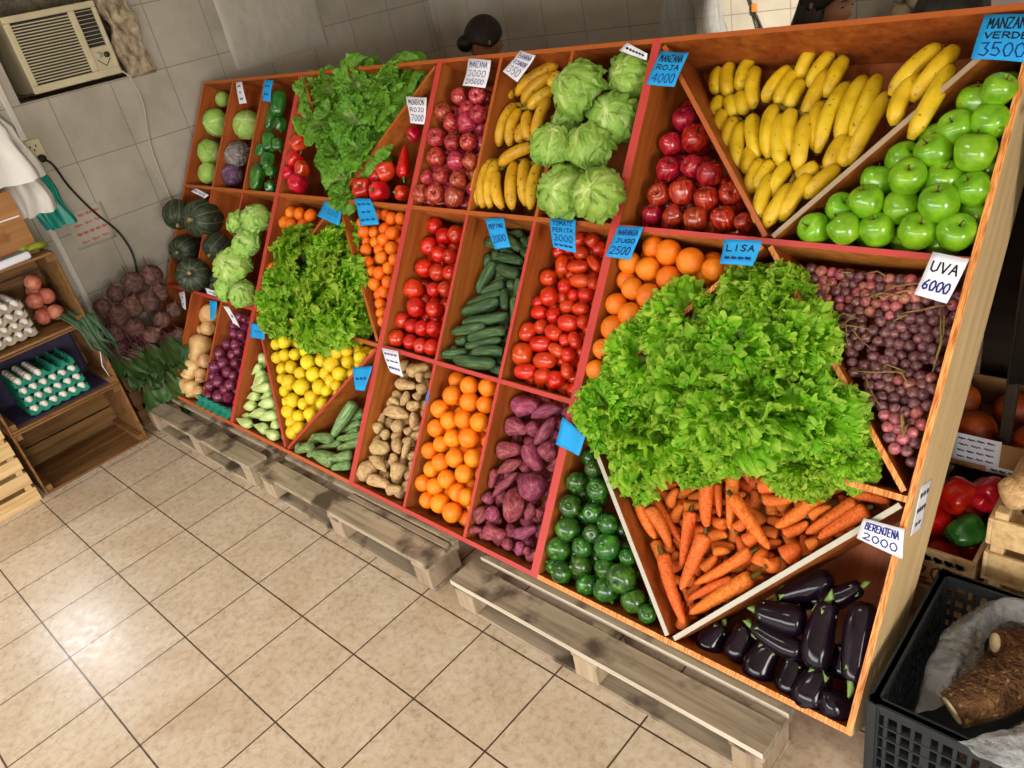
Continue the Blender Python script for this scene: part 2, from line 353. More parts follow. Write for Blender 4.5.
m_leafy = leaf_mat('butter_lettuce_leaf', [(0.1, 'd4e4a0'), (0.4, '8cb848'), (0.75, '68a02c'), (1.0, '7ab038')], 0.35)
m_ice = leaf_mat('iceberg_leaf', [(0.1, 'd0e090'), (0.5, '90b846'), (1.0, '70a02e')], 0.2, 0.4, 0.3)
m_cab = leaf_mat('cabbage_leaf', [(0.1, 'd6e8a0'), (0.5, 'a8d05e'), (1.0, '8abc44')], 0.15, 0.4, 0.35)
m_pcab = leaf_mat('purple_cabbage_leaf', [(0.1, 'a88aa8'), (0.5, '5c2a5e'), (1.0, '4a1c50')], 0.08, 0.35, 0.25)
m_wcab = leaf_mat('dusty_purple_cabbage_leaf', [(0.1, 'c8c0b8'), (0.5, '8a7c84'), (1.0, '584454')], 0.08, 0.4, 0.5)
m_beetleaf = leaf_mat('beet_leaf', [(0.1, '6a2a3c'), (0.4, '4a6a36'), (1.0, '3a5c2a')], 0.2); m_leek = leaf_mat('leek_leaf', [(0.1, 'dcdcb8'), (0.4, '4a6a4a'), (1.0, '24402e')], 0.15)
def film(name, c, tr=0.55, rough=0.25):
    t = NT(name); v = t.coord(); n = t.noise(v, 40, 4); t.out(c, rough, 0.8, n, 0.8, 0.02)
    tb = t.n('ShaderNodeBsdfTransparent'); mx = t.n('ShaderNodeMixShader'); mx.inputs[0].default_value = tr
    t.l(t.p.outputs[0], mx.inputs[1]); t.l(tb.outputs[0], mx.inputs[2]); t.l(mx.outputs[0], t.t.nodes['Material Output'].inputs['Surface']); return t.m
m_clear = film('clear_plastic_film', 'a8a8a6', 0.78); m_clear2 = film('cloudy_plastic_film', 'b8babc', 0.6)
m_whitebag = plain('white_plastic_bag', 'f2f0ec', 0.4, 0.4, 0, 0.03, 8); m_tealbag = plain('teal_plastic_bag', '18a596', 0.35, 0.5, 0, 0.15, 9)
m_blue_tag = plain('blue_card', '1e9be0', 0.6, 0.3, 0, 0.05, 20); m_white_tag = plain('white_card', 'e4e4ee', 0.6, 0.3, 0, 0.03, 20); m_ink = plain('navy_ink', '1c2a78', 0.6, 0.2); m_ink2 = plain('black_ink', '1a1a22', 0.6, 0.2); m_redink = plain('red_ink', 'c05058', 0.6, 0.2)
m_teal = plain('teal_pulp', '2a8a72', 0.85, 0.15, 0, 0.2, 30); m_grey = plain('grey_pulp', 'a69a88', 0.9, 0.1, 0, 0.15, 30)
m_blackplastic = plain('black_plastic', '262b2e', 0.45, 0.4, 0, 0.15, 20); m_cream = plain('aged_cream_plastic', 'cfc4a2', 0.5, 0.4, 0, 0.06, 12); m_darkslot = plain('dark_grille', '2c2a26', 0.6)
m_cassava = skin('cassava_bark', [(0.3, '3a2414'), (0.55, '5a3a22'), (0.8, '7a5434')], 30, (1, 1, 1), 0.85, 0.2, 90, 0.9, tint=0.2, spots=(55, 0.62, 0.7, '8d6a44')); m_flesh = plain('cassava_flesh', 'd0b890', 0.7, 0.3, 0, 0.2, 30)
m_skin = skin('person_skin', [(0.3, '9a6a4a'), (0.7, 'ad7c5a')], 3, rough=0.5, tint=0.05); m_hair = plain('dark_hair', '17110e', 0.45, 0.5, 0, 0.3, 40); m_hair2 = plain('brown_hair', '2a1a10', 0.5, 0.4, 0, 0.3, 40)
m_shirt = plain('blue_shirt', '2c6e96', 0.8, 0.2, 0, 0.1, 20); m_shirt2 = plain('grey_shirt', '4a4640', 0.8, 0.2, 0, 0.1, 20); m_trouser = plain('dark_trousers', '23252c', 0.85, 0.2)
m_whitepipe = plain('white_conduit', 'd8d4cc', 0.45, 0.4); m_blackrub = plain('black_rubber', '1c1a18', 0.5); m_cable = plain('cream_cable', 'b4ac98', 0.5)
# ------------------------------------------------------------------ measured places: (x along the rack, height up its face, depth) and radius, millimetres
PILES = {
 'red_apples': [(1419,1533,132,38),(1480,1470,121,43),(1402,1450,114,37),(1426,1363,95,39),(1512,1375,96,36),(1577,1355,94,40),(1426,1279,82,37),(1507,1291,79,41),(1594,1275,77,37),(1658,1299,93,35),(1421,1215,73,32),(1502,1215,68,35),(1581,1211,69,38),(1665,1220,78,38),(1735,1213,76,29),(1394,1199,127,-37),(1469,1200,124,-35),(1544,1200,124,-36),(1618,1200,124,-36),(1695,1198,131,-34),(1432,1263,145,-36),(1506,1263,141,-35),(1579,1264,142,-37),(1655,1261,141,-34),(1395,1329,148,-37),(1469,1329,148,-37),(1544,1329,148,-34),(1618,1329,148,-37),(1432,1394,159,-37),(1507,1394,159,-34),(1393,1460,179,-37),(1465,1457,186,-33),(1433,1522,197,-36),(1395,1588,194,-35)],
 'green_apples': [(2266,1532,43,45),(2315,1543,-5,37),(2243,1464,21,42),(2312,1476,11,41),(2298,1401,-1,46),(2207,1404,12,42),(2137,1391,32,43),(2086,1336,35,41),(2170,1336,-6,44),(2242,1344,28,44),(2312,1321,17,40),(2015,1261,24,38),(2084,1274,3,42),(2163,1271,24,42),(2253,1277,-6,45),(1965,1201,21,41),(2048,1203,4,42),(2122,1209,19,43),(2215,1213,17,45),(2300,1217,17,44),(2186,1454,59,36),(2312,1271,66,39),(2315,1382,66,37),(2010,1205,79,-39),(2089,1204,92,-42),(2177,1205,85,-41),(2261,1204,84,-42),(2051,1279,83,-40),(2133,1280,91,-39),(2221,1278,82,-41),(2293,1294,128,-39),(2181,1352,87,-42),(2259,1351,102,-41),(2232,1419,96,-40),(2304,1443,102,-42),(2257,1498,110,-39),(2310,1577,87,-40)],
 'rack_end_oranges': [(1523,1101,55,40),(1460,1113,64,35),(1464,1043,56,38),(1396,1053,50,36),(1544,1023,58,39),(1605,1081,53,42),(1684,1069,57,34),(1389,999,66,33),(1435,974,39,35),(1498,959,44,40),(1580,969,50,34),(1388,918,42,36),(1450,893,39,39),(1401,841,37,41),(1483,833,40,34),(1386,770,27,33),(1443,790,28,34),(1386,701,17,33),(1640,1051,95,34),(1393,778,86,-34),(1500,840,99,-36),(1464,901,104,-36),(1533,900,93,-32),(1427,960,102,-35),(1498,961,110,-32),(1565,960,108,-33),(1390,1025,119,-32),(1461,1018,116,-35),(1527,1022,123,-35),(1595,1016,110,-32),(1678,1019,130,-34),(1428,1083,109,-33),(1495,1081,117,-34),(1638,1098,130,-32),(1710,1084,112,-35)],
 'round_zucchini': [(1450,398,36,31),(1399,336,35,35),(1487,340,31,37),(1402,258,27,39),(1487,265,30,34),(1550,251,31,34),(1409,184,33,43),(1504,203,33,31),(1394,113,28,42),(1483,151,26,34),(1569,183,31,44),(1485,90,40,39),(1383,51,41,30),(1435,51,16,38),(1577,117,30,33),(1647,113,20,47),(1643,178,33,28),(1529,48,23,34),(1596,55,37,43),(1699,63,29,39),(1757,48,20,29),(1392,52,97,-32),(1461,50,85,-32),(1533,54,83,-32),(1743,54,79,-32),(1430,114,86,-34),(1499,120,98,-35),(1565,114,89,-33),(1635,115,96,-33),(1387,173,99,-33),(1463,175,83,-34),(1607,175,91,-35),(1428,236,85,-33),(1568,236,86,-33),(1393,297,87,-35),(1463,297,87,-32),(1428,358,89,-35),(1393,419,92,-34)],
 'carrots': [(1909,516,169,1918,530,171,21),(1982,533,167,1984,536,168,19),(1910,418,148,1915,438,151,17),(2020,431,150,2034,446,152,17),(1728,367,135,1736,372,135,18),(1853,327,129,1868,340,131,18),(1867,250,115,1896,272,117,13),(1872,218,100,1892,247,102,14),(1749,216,119,1758,171,113,15),(1804,114,78,1803,115,80,16),(1829,88,70,1831,85,71,18),(1852,64,54,1852,64,54,21),(1969,276,104,1989,296,106,12),(1704,232,78,1751,179,70,18),(1585,371,114,1687,254,100,19),(1615,346,75,1683,267,67,26),(1679,327,57,1750,262,56,22),(1668,343,91,1763,278,83,17),(1810,444,89,1837,353,78,23),(1833,451,109,1862,384,100,13),(1874,494,101,1906,369,86,19),(1788,350,74,1806,226,58,19),(1896,286,74,1917,294,75,15),(1976,351,78,1993,373,80,20),(1937,374,80,1952,409,85,17),(1983,308,63,1873,186,47,18),(1954,222,60,1858,132,46,15),(2006,245,43,1891,112,28,23),(1980,503,81,2036,519,84,22),(2002,468,72,2070,499,76,17),(2216,558,86,2276,558,86,19),(2119,508,81,2054,419,66,22),(2126,471,66,2153,499,71,13),(2074,405,89,2104,433,89,18),(2208,521,81,2131,429,70,20),(2240,513,62,2171,433,51,21),(2102,361,49,2105,365,50,27),(2030,316,53,2030,321,54,24),(2068,316,38,2070,318,41,22),(2149,401,54,2151,403,54,16),(1859,307,37,1844,174,19,22),(1764,214,25,1868,83,8,21),(1921,439,52,2033,360,42,22),(1854,69,99,1829,86,103,-17),(1840,115,97,1815,135,99,-17),(1868,102,87,1899,119,87,-17),(1774,152,95,1791,156,94,-19),(1849,142,83,1858,168,83,-17),(1883,150,93,1919,149,93,-17),(1771,191,91,1788,204,82,-18),(1826,166,102,1813,196,102,-19),(1899,178,103,1867,190,102,-17),(1944,168,97,1937,194,97,-19),(1727,232,105,1745,236,92,-19),(1841,211,92,1848,236,91,-18),(1908,206,90,1911,234,85,-17),(1975,203,99,1955,223,98,-19),(1773,252,119,1742,257,121,-18),(1875,235,72,1888,258,76,-18),(1923,252,108,1955,254,107,-17),(1993,230,101,2019,252,98,-17),(1703,283,123,1736,288,121,-17),(1802,281,111,1768,283,112,-17),(1836,268,110,1844,290,111,-19),(1881,291,101,1914,303,104,-18),(1970,266,132,1938,285,128,-17),(2000,273,119,2029,281,117,-19),(1694,312,118,1693,337,121,-17),(1781,313,124,1752,316,121,-19),(1806,312,102,1835,320,99,-18),(1867,320,101,1889,330,97,-18),(1958,303,110,1936,328,108,-18),(1990,303,132,2024,316,124,-17),(2057,297,113,2068,316,113,-18),(1661,330,122,1642,356,115,-18),(1724,331,110,1736,359,105,-18),(1763,348,119,1794,348,117,-18),(1871,357,101,1843,358,115,-18),(1909,329,129,1901,360,117,-18),(1972,337,113,1958,367,109,-19),(2004,340,116,2035,357,113,-17),(2096,342,108,2065,348,106,-18),(1600,371,146,1572,384,145,-17),(1663,372,138,1630,389,135,-18),(1700,367,111,1705,396,104,-19),(1765,374,102,1794,385,104,-18),(1810,370,138,1835,381,134,-17),(1895,367,150,1865,381,144,-18),(2014,376,132,1984,374,130,-19),(2074,373,123,2053,392,116,-17),(2114,365,120,2102,391,119,-17),(1602,400,125,1615,430,124,-17),(1654,407,119,1684,413,122,-17),(1713,398,140,1741,417,137,-19),(1767,400,126,1793,422,121,-19),(1821,410,130,1850,415,132,-17),(1973,402,117,1951,418,114,-17),(2030,408,130,2001,409,128,-17),(2134,396,127,2158,415,126,-19),(1531,432,127,1531,449,126,-18),(1578,423,126,1571,456,122,-17),(1653,436,135,1633,457,131,-19),(1707,433,135,1698,462,137,-17),(1769,438,140,1751,454,135,-18),(1821,440,140,1822,460,134,-18),(1874,434,129,1898,451,127,-17),(1943,434,138,1938,464,126,-17),(1997,440,124,1987,468,123,-17),(2125,430,123,2112,461,121,-17),(2180,441,132,2168,454,132,-19),(1553,472,144,1519,481,142,-18),(1598,458,140,1610,485,138,-18),(1670,464,127,1668,499,125,-17),(1725,469,121,1707,495,116,-18),(1789,459,123,1782,489,120,-18),(1821,483,156,1853,489,150,-17),(1913,477,144,1883,479,142,-17),(1960,463,151,1978,488,148,-17),(2023,460,126,2038,486,123,-18),(2062,477,143,2094,481,142,-17),(2136,465,141,2157,491,140,-17),(2204,469,126,2185,482,122,-19),(1541,508,134,1509,516,134,-18),(1573,506,137,1604,516,138,-17),(1642,486,142,1639,518,137,-18),(1717,495,152,1689,519,148,-18),(1777,505,149,1743,513,145,-18),(1807,504,136,1832,523,136,-19),(1902,508,136,1869,516,136,-17),(1932,498,129,1958,516,126,-18),(2012,499,140,1989,518,138,-19),(2045,512,139,2078,510,138,-17),(2121,493,128,2129,527,124,-18),(2197,501,147,2166,522,144,-18),(1481,524,144,1480,559,144,-17),(1555,534,145,1538,558,144,-18),(1619,545,145,1583,550,144,-17),(1653,544,149,1685,556,147,-18),(1720,534,142,1737,558,142,-18),(1767,540,142,1797,556,142,-18),(1858,542,148,1829,559,146,-17),(1919,537,136,1885,548,137,-17),(1946,534,150,1968,558,147,-18),(2022,533,143,2029,559,143,-17),(2097,536,143,2070,558,143,-19),(2125,531,156,2154,555,152,-17),(2207,532,142,2203,559,142,-17),(2269,544,142,2240,544,142,-19)],
 'eggplants': [(1940,45,83,1939,42,82,28),(2021,79,79,2019,60,75,29),(2267,125,117,2268,120,116,25),(2161,245,128,2164,247,129,22),(2096,55,59,2095,49,58,33),(2180,57,50,2180,52,49,27),(2239,54,43,2238,48,42,35),(2307,43,42,2306,43,41,29),(2108,239,86,2181,306,98,26),(2258,312,98,2208,264,90,23),(2088,183,51,2146,192,53,33),(2082,134,37,2171,127,36,25),(2221,239,53,2230,135,35,30),(2322,149,26,2308,277,49,29)],
 'striped_apples': [(453,1603,33,33),(552,1605,36,35),(373,1543,35,36),(516,1554,33,29),(584,1531,32,33),(439,1501,35,34),(531,1498,30,36),(380,1438,26,39),(478,1419,24,31),(567,1422,27,33),(402,1360,29,39),(529,1348,18,35),(599,1349,26,30),(382,1279,21,30),(465,1287,19,33),(565,1273,18,32),(372,1212,13,35),(462,1212,8,38),(567,1209,13,39),(376,1194,73,-35),(443,1196,68,-34),(514,1197,63,-33),(584,1195,74,-33),(411,1256,67,-34),(479,1256,67,-31),(547,1256,69,-32),(616,1256,67,-35),(377,1316,71,-33),(445,1316,71,-34),(514,1316,71,-33),(582,1316,71,-31),(411,1380,90,-33),(479,1375,75,-33),(548,1375,75,-31),(616,1375,75,-33),(374,1435,92,-35),(445,1435,79,-31),(582,1435,82,-31),(408,1494,87,-34),(479,1494,83,-34),(549,1494,88,-31),(616,1494,83,-34),(376,1555,95,-32),(445,1554,87,-33),(582,1554,87,-31),(411,1613,92,-33),(479,1613,92,-34),(547,1614,95,-32),(616,1613,92,-34)],
 'round_tomatoes': [(372,1109,118,35),(443,1072,118,36),(512,1085,113,34),(375,1022,109,38),(460,994,95,34),(522,993,98,32),(401,930,86,38),(484,922,88,35),(555,930,89,33),(380,838,73,44),(494,852,77,30),(554,863,82,33),(426,769,66,42),(537,777,63,36),(372,704,57,34),(438,692,56,32),(503,694,52,33),(567,703,54,33),(380,630,39,36),(460,629,47,32),(531,624,41,33),(596,632,41,33),(374,625,102,-34),(577,626,96,-32),(476,684,104,-33),(544,684,104,-32),(612,684,102,-33),(376,743,112,-30),(446,737,123,-34),(511,743,112,-32),(579,743,112,-32),(410,801,122,-32),(477,802,121,-31),(545,802,121,-34),(612,802,121,-32),(375,862,135,-31),(580,860,134,-32),(543,918,144,-31),(612,919,139,-33),(376,975,151,-32),(443,977,150,-32),(509,977,153,-33),(579,978,148,-30),(411,1037,159,-32),(477,1036,158,-32),(545,1036,158,-32),(612,1036,158,-30),(510,1096,172,-32),(579,1095,167,-32)],
 'cucumbers': [(735,1125,215,751,1120,214,18),(698,1021,188,698,1004,186,22),(745,1073,189,786,1070,189,20),(750,1024,141,852,1020,142,20),(732,983,129,711,890,113,25),(793,977,118,868,967,116,23),(871,925,108,874,924,108,19),(816,920,109,750,881,103,21),(858,891,91,881,843,85,17),(830,883,98,703,826,85,19),(834,852,79,698,791,67,22),(899,805,73,724,752,63,22),(825,752,47,704,712,39,20),(925,753,50,791,704,40,22),(762,687,35,741,681,33,17),(801,672,26,932,719,36,17),(964,684,20,857,660,14,21),(785,643,26,701,622,19,20),(947,632,6,785,615,1,23),(696,610,57,709,645,53,-20),(851,608,41,820,646,39,-19),(935,609,89,878,609,85,-20),(979,609,51,930,617,47,-20),(959,642,70,903,679,57,-19),(874,658,108,939,689,104,-20),(974,654,100,976,726,96,-20),(896,700,84,952,746,79,-20),(774,717,128,766,785,98,-20),(807,729,114,836,797,104,-18),(893,728,111,883,793,110,-21),(938,751,113,980,761,113,-20),(734,750,111,696,802,109,-20),(907,745,143,942,805,136,-19),(740,807,119,801,837,115,-21),(920,802,107,920,871,88,-20),(979,812,113,955,841,109,-20),(885,829,139,953,863,139,-20),(872,887,135,813,906,143,-20),(904,874,123,912,940,97,-20),(980,898,132,936,901,133,-19),(752,906,135,800,942,135,-19),(887,926,140,944,945,133,-19),(696,957,166,696,1011,131,-20),(755,938,160,770,988,147,-20),(804,922,199,851,972,191,-20),(911,939,173,892,1005,141,-19),(979,933,137,976,1002,132,-20),(732,975,174,715,1037,149,-20),(761,989,184,824,1023,177,-19),(821,988,162,887,1012,178,-19),(886,978,192,959,999,186,-21),(781,1038,173,738,1064,150,-19),(933,1025,140,867,1055,141,-20),(926,1024,175,981,1049,168,-19),(699,1067,115,761,1065,114,-20),(823,1070,150,758,1099,147,-19),(887,1062,174,826,1104,163,-18),(940,1064,155,880,1102,151,-20),(696,1083,205,696,1127,195,-20),(730,1105,180,790,1126,178,-21),(933,1095,182,879,1127,179,-20),(970,1080,177,964,1127,176,-20)],
 'plum_tomatoes': [(1130,1119,109,25),(1185,1121,110,24),(1220,1096,115,24),(1154,1072,109,25),(1042,1068,123,22),(1086,1035,101,1094,1011,98,25),(1139,1022,97,1183,1029,98,23),(1209,1054,97,1240,1031,94,18),(1046,970,91,1051,970,92,29),(1135,951,82,1138,947,81,25),(1171,974,87,1210,979,89,23),(1248,975,87,21),(1077,908,82,1080,903,81,32),(1034,880,83,22),(1180,925,83,20),(1223,932,82,1239,935,82,22),(1046,843,75,1068,847,76,24),(1125,847,69,1127,843,68,25),(1163,884,77,1177,887,78,23),(1217,882,75,1238,886,76,22),(1259,842,64,22),(1187,828,63,1215,832,64,29),(1041,779,57,1041,761,53,30),(1085,798,65,25),(1140,790,60,1164,784,60,26),(1090,737,59,1124,743,62,30),(1238,787,59,1253,770,57,21),(1205,771,61,21),(1168,737,55,1201,728,55,21),(1241,727,50,1243,723,50,24),(1050,694,43,1053,688,42,39),(1132,685,48,1167,691,49,30),(1071,632,31,1109,641,33,28),(1158,636,38,1173,641,39,26),(1222,639,37,1225,634,36,29),(1251,682,44,1261,667,42,22),(1088,615,75,-24),(1136,616,73,-25),(1186,615,74,-24),(1235,614,78,-24),(1283,616,71,-25),(1258,658,81,-22),(1308,659,78,-23),(1188,702,91,-23),(1234,701,86,-24),(1283,701,85,-22),(1259,744,91,-24),(1308,744,91,-22),(1186,786,99,-24),(1234,786,100,-24),(1283,786,98,-25),(1063,824,113,-25),(1112,828,105,-23),(1259,828,105,-25),(1308,828,105,-22),(1089,868,115,-24),(1137,871,111,-23),(1234,870,114,-23),(1283,871,111,-24),(1113,913,118,-24),(1210,913,118,-24),(1259,913,118,-22),(1308,913,118,-24),(1036,952,135,-25),(1137,956,125,-24),(1186,956,125,-24),(1235,956,125,-22),(1283,956,125,-24),(1064,998,131,-23),(1114,997,134,-23),(1161,998,131,-25),(1210,998,131,-24),(1259,998,131,-23),(1308,998,131,-24),(1088,1041,143,-22),(1235,1040,138,-25),(1283,1040,138,-25),(1068,1086,149,-23),(1113,1083,145,-22),(1162,1084,150,-23),(1207,1080,153,-24),(1259,1083,145,-24),(1308,1083,145,-25)],
 'tan_sweet_potatoes': [(461,518,83,524,542,87,29),(533,504,66,534,500,66,21),(408,450,81,482,458,82,25),(545,461,69,563,465,70,22),(470,415,75,467,385,70,21),(531,429,78,19),(520,382,70,541,393,72,23),(400,381,65,438,374,65,15),(397,331,54,506,342,56,26),(357,283,68,357,303,71,17),(369,256,46,374,258,46,25),(424,243,48,23),(481,287,48,486,288,48,28),(553,351,60,565,317,55,19),(499,232,49,521,204,45,23),(572,257,48,569,191,38,15),(526,283,75,19),(409,182,40,437,187,41,38),(525,165,29,24),(411,137,17,494,117,19,20),(375,58,23,394,96,33,38),(566,132,24,567,125,23,35),(442,54,20,522,62,22,29),(567,54,10,601,65,12,24),(582,37,51,576,51,51,-22),(474,80,60,449,84,58,-21),(521,79,66,547,83,63,-23),(610,70,55,617,93,54,-21),(424,111,76,442,123,73,-22),(587,111,70,575,133,73,-21),(402,146,82,384,158,81,-22),(538,148,67,540,171,67,-21),(618,148,66,598,163,66,-21),(361,189,74,361,209,72,-22),(570,195,73,591,200,73,-22),(462,231,77,468,254,77,-21),(525,239,80,549,239,79,-22),(613,233,79,615,255,78,-22),(376,275,99,361,282,103,-22),(515,267,107,492,276,101,-22),(567,274,85,588,284,85,-22),(469,307,96,473,328,97,-22),(549,309,93,527,319,91,-22),(621,305,87,609,325,86,-22),(370,351,97,360,365,96,-21),(587,353,99,568,366,97,-21),(399,394,101,376,401,100,-23),(547,396,112,524,396,109,-21),(602,390,100,623,403,100,-22),(582,424,108,575,445,106,-23),(401,468,118,383,481,115,-21),(545,471,111,526,482,109,-22),(606,470,114,618,491,113,-23),(361,512,122,369,531,121,-22),(515,514,131,499,532,132,-22),(573,508,119,594,524,119,-21)],
 'middle_oranges': [(755,477,44,37),(829,531,46,35),(849,475,44,37),(927,545,38,34),(927,483,47,33),(709,414,40,36),(774,385,37,34),(847,408,35,35),(927,417,35,35),(709,339,44,36),(808,325,41,34),(886,348,44,39),(757,289,41,32),(709,251,35,33),(849,261,33,36),(935,285,37,34),(783,226,31,34),(913,221,31,35),(739,187,37,32),(830,175,35,36),(711,124,39,34),(776,131,37,34),(900,146,34,34),(957,147,24,32),(757,71,33,32),(822,79,35,37),(891,67,38,38),(923,51,90,-33),(816,113,86,-31),(885,113,85,-33),(954,113,85,-35),(852,172,92,-32),(920,173,86,-32),(885,233,87,-32),(954,233,87,-33),(783,293,92,-31),(851,292,89,-32),(917,293,96,-34),(748,352,90,-32),(817,354,93,-32),(881,353,111,-35),(954,352,90,-34),(713,411,103,-34),(782,412,91,-34),(850,412,96,-33),(919,412,94,-32),(743,470,107,-34),(956,471,98,-34),(713,532,94,-34),(919,531,97,-35)],
 'purple_sweet_potatoes': [(1107,548,151,1113,548,149,30),(1051,512,99,1095,521,100,42),(1045,435,85,1083,436,88,35),(1211,539,89,1137,496,77,22),(1137,451,87,1137,448,82,31),(1207,488,86,1180,418,74,25),(1235,398,71,1236,391,69,35),(1045,347,65,1088,360,67,35),(1157,368,71,1199,341,67,36),(1120,321,59,1064,277,52,21),(1032,257,56,1036,221,50,20),(1126,279,56,1068,191,40,16),(1041,171,46,1044,167,45,23),(1210,266,56,1216,258,53,50),(1153,207,51,1163,157,40,43),(1038,118,29,1038,96,25,27),(1085,129,31,1088,124,30,28),(1232,197,48,1233,164,43,19),(1264,188,60,1264,185,60,17),(1098,67,26,1137,72,27,31),(1029,49,17,1054,58,19,16),(1227,103,25,1273,136,30,22),(1243,68,23,1244,49,20,17),(1271,62,27,1272,59,27,14),(1179,51,36,1181,47,36,21),(1048,40,57,1037,47,57,-25),(1112,40,69,1123,49,73,-25),(1217,39,69,1190,39,74,-24),(1274,39,58,1296,56,58,-24),(1061,82,68,1085,97,68,-24),(1166,76,73,1148,93,72,-26),(1242,74,65,1225,94,66,-25),(1050,125,72,1035,134,72,-23),(1216,131,87,1188,133,90,-24),(1274,121,72,1296,144,72,-23),(1067,165,82,1073,190,78,-25),(1245,163,84,1221,178,83,-24),(1036,209,96,1036,236,95,-25),(1198,208,105,1184,230,108,-26),(1276,209,87,1295,235,87,-23),(1080,249,94,1075,276,94,-26),(1131,265,98,1159,272,99,-24),(1219,260,124,1247,269,117,-26),(1131,310,101,1104,320,100,-24),(1184,305,108,1214,305,109,-23),(1276,301,100,1298,322,101,-23),(1234,343,117,1242,365,116,-25),(1045,388,124,1036,404,128,-25),(1109,395,114,1138,398,114,-26),(1297,387,115,1275,409,115,-25),(1214,442,120,1245,443,120,-26),(1037,478,150,1037,488,153,-26),(1219,486,135,1191,487,132,-26),(1275,476,130,1296,500,130,-23),(1068,520,160,1052,546,154,-24),(1176,528,143,1160,536,141,-24),(1219,531,137,1245,544,137,-24)],
 'lemons': [(-486,449,47,30),(-422,471,45,33),(-438,391,35,30),(-383,413,36,29),(-305,432,39,29),(-391,347,44,30),(-314,370,38,31),(-187,418,37,37),(-226,360,34,29),(-124,374,35,35),(-97,445,42,30),(-11,444,38,36),(9,501,39,29),(88,475,46,29),(167,510,46,30),(-47,397,41,29),(59,415,37,32),(-291,302,30,38),(-365,303,39,28),(-189,302,33,39),(-62,330,36,35),(13,372,36,29),(-321,254,37,29),(-229,230,25,34),(-156,231,36,28),(-108,272,40,33),(-2,326,32,26),(60,362,33,25),(-286,210,39,27),(-247,173,28,34),(-168,171,34,30),(-77,202,27,30),(-20,265,34,26),(-215,132,38,32),(-136,126,22,28),(-177,93,30,36),(69,519,43,27),(-230,461,43,30),(-87,499,64,28),(-153,118,81,-30),(-122,170,75,-28),(-153,220,85,-28),(-93,222,77,-30),(-63,273,79,-28),(-213,326,83,-28),(26,325,81,-29),(-419,376,83,-27),(56,376,83,-28),(85,428,85,-29),(-420,482,101,-30),(-359,480,87,-27),(-300,480,87,-28),(-243,481,91,-30),(-182,480,87,-29),(-126,478,90,-30),(-4,480,87,-28),(116,480,88,-28),(-508,531,89,-28),(-448,531,89,-30),(-389,531,89,-28),(-330,531,89,-29),(-270,531,89,-27),(-211,531,89,-27),(-152,531,89,-30),(-95,537,95,-27),(-33,531,89,-27),(26,531,89,-27),(85,531,89,-27),(145,531,89,-28),(204,531,89,-29)],
 'pale_peppers': [(-631,356,81,-631,318,83,31),(-608,314,49,-641,276,48,19),(-592,281,66,-636,231,65,25),(-552,257,55,-607,212,45,27),(-472,240,34,-561,207,25,26),(-473,198,55,-515,179,52,28),(-579,173,51,-635,152,49,27),(-412,177,32,-479,153,23,30),(-587,122,40,-634,105,37,27),(-477,113,51,-570,79,38,30),(-365,126,28,-445,90,21,28),(-610,55,46,-635,55,44,27),(-534,39,13,-624,39,7,25),(-417,45,33,-491,42,30,28),(-347,86,44,-378,70,46,26),(-309,42,22,-371,42,15,27),(-303,41,76,-275,69,76,-27),(-338,72,89,-321,124,87,-25),(-483,126,100,-437,142,98,-26),(-377,112,87,-361,169,86,-26),(-499,170,105,-507,215,99,-26),(-402,182,98,-456,192,99,-24),(-559,208,111,-542,251,109,-26),(-423,231,96,-475,248,93,-25),(-588,263,113,-634,278,117,-27),(-476,292,105,-530,295,101,-25),(-613,315,138,-635,356,134,-26),(-575,328,115,-517,343,115,-25),(-567,375,103,-612,401,99,-25),(-635,402,141,-635,457,134,-26)],
 'zucchini': [(150,265,122,109,229,119,24),(166,220,112,94,179,106,22),(182,196,97,139,170,97,20),(243,188,78,123,145,68,20),(250,159,58,159,113,53,21),(107,117,73,-7,66,65,19),(140,291,74,89,171,58,30),(70,128,43,-18,114,41,25),(-50,90,55,-87,49,56,23),(-94,39,20,-96,36,20,24),(-5,69,4,-58,42,0,24),(3,47,31,-11,36,27,21),(132,51,25,53,48,22,35),(258,104,16,175,69,9,23),(273,67,10,208,39,6,21)],
 'squash': [(-1283,482,101,56),(-1255,407,90,-1300,391,89,36),(-1282,303,80,-1282,264,75,58),(-1185,233,71,-1206,226,70,34),(-1288,160,60,-1288,157,59,50),(-1189,152,64,-1186,146,63,32),(-1296,66,53,-1296,59,52,41),(-1213,69,44,-1209,62,44,42),(-1143,66,54,33)],
 'red_onions': [(-868,437,32,28),(-910,372,32,32),(-834,382,35,30),(-800,440,35,26),(-957,314,23,36),(-837,328,28,28),(-790,356,27,26),(-895,273,20,32),(-953,241,11,36),(-842,236,25,33),(-971,190,25,31),(-788,295,24,26),(-970,139,14,32),(-904,175,19,36),(-784,182,16,29),(-783,230,25,26),(-959,84,10,30),(-858,103,16,39),(-776,117,15,28),(-820,148,15,28),(-967,49,56,-30),(-907,49,56,-29),(-847,49,56,-29),(-787,49,56,-29),(-727,49,56,-29),(-815,101,61,-30),(-757,101,59,-28),(-787,152,63,-30),(-727,153,62,-29),(-757,205,65,-30),(-787,257,68,-28),(-727,257,68,-30),(-817,310,71,-28),(-757,310,71,-28),(-787,362,76,-29),(-727,362,73,-27),(-817,414,76,-28),(-757,414,76,-30),(-967,466,79,-30),(-907,466,79,-30),(-847,466,79,-30),(-787,466,79,-28),(-727,466,79,-28),(-937,518,82,-28),(-877,518,82,-28),(-817,518,82,-30),(-757,518,82,-29)],
 'pumpkins': [(-1571,978,-49,77),(-1398,988,14,100),(-1622,799,49,78),(-1292,851,72,74),(-1351,669,0,91),(-1776,645,127,63),(-1293,664,116,62)],
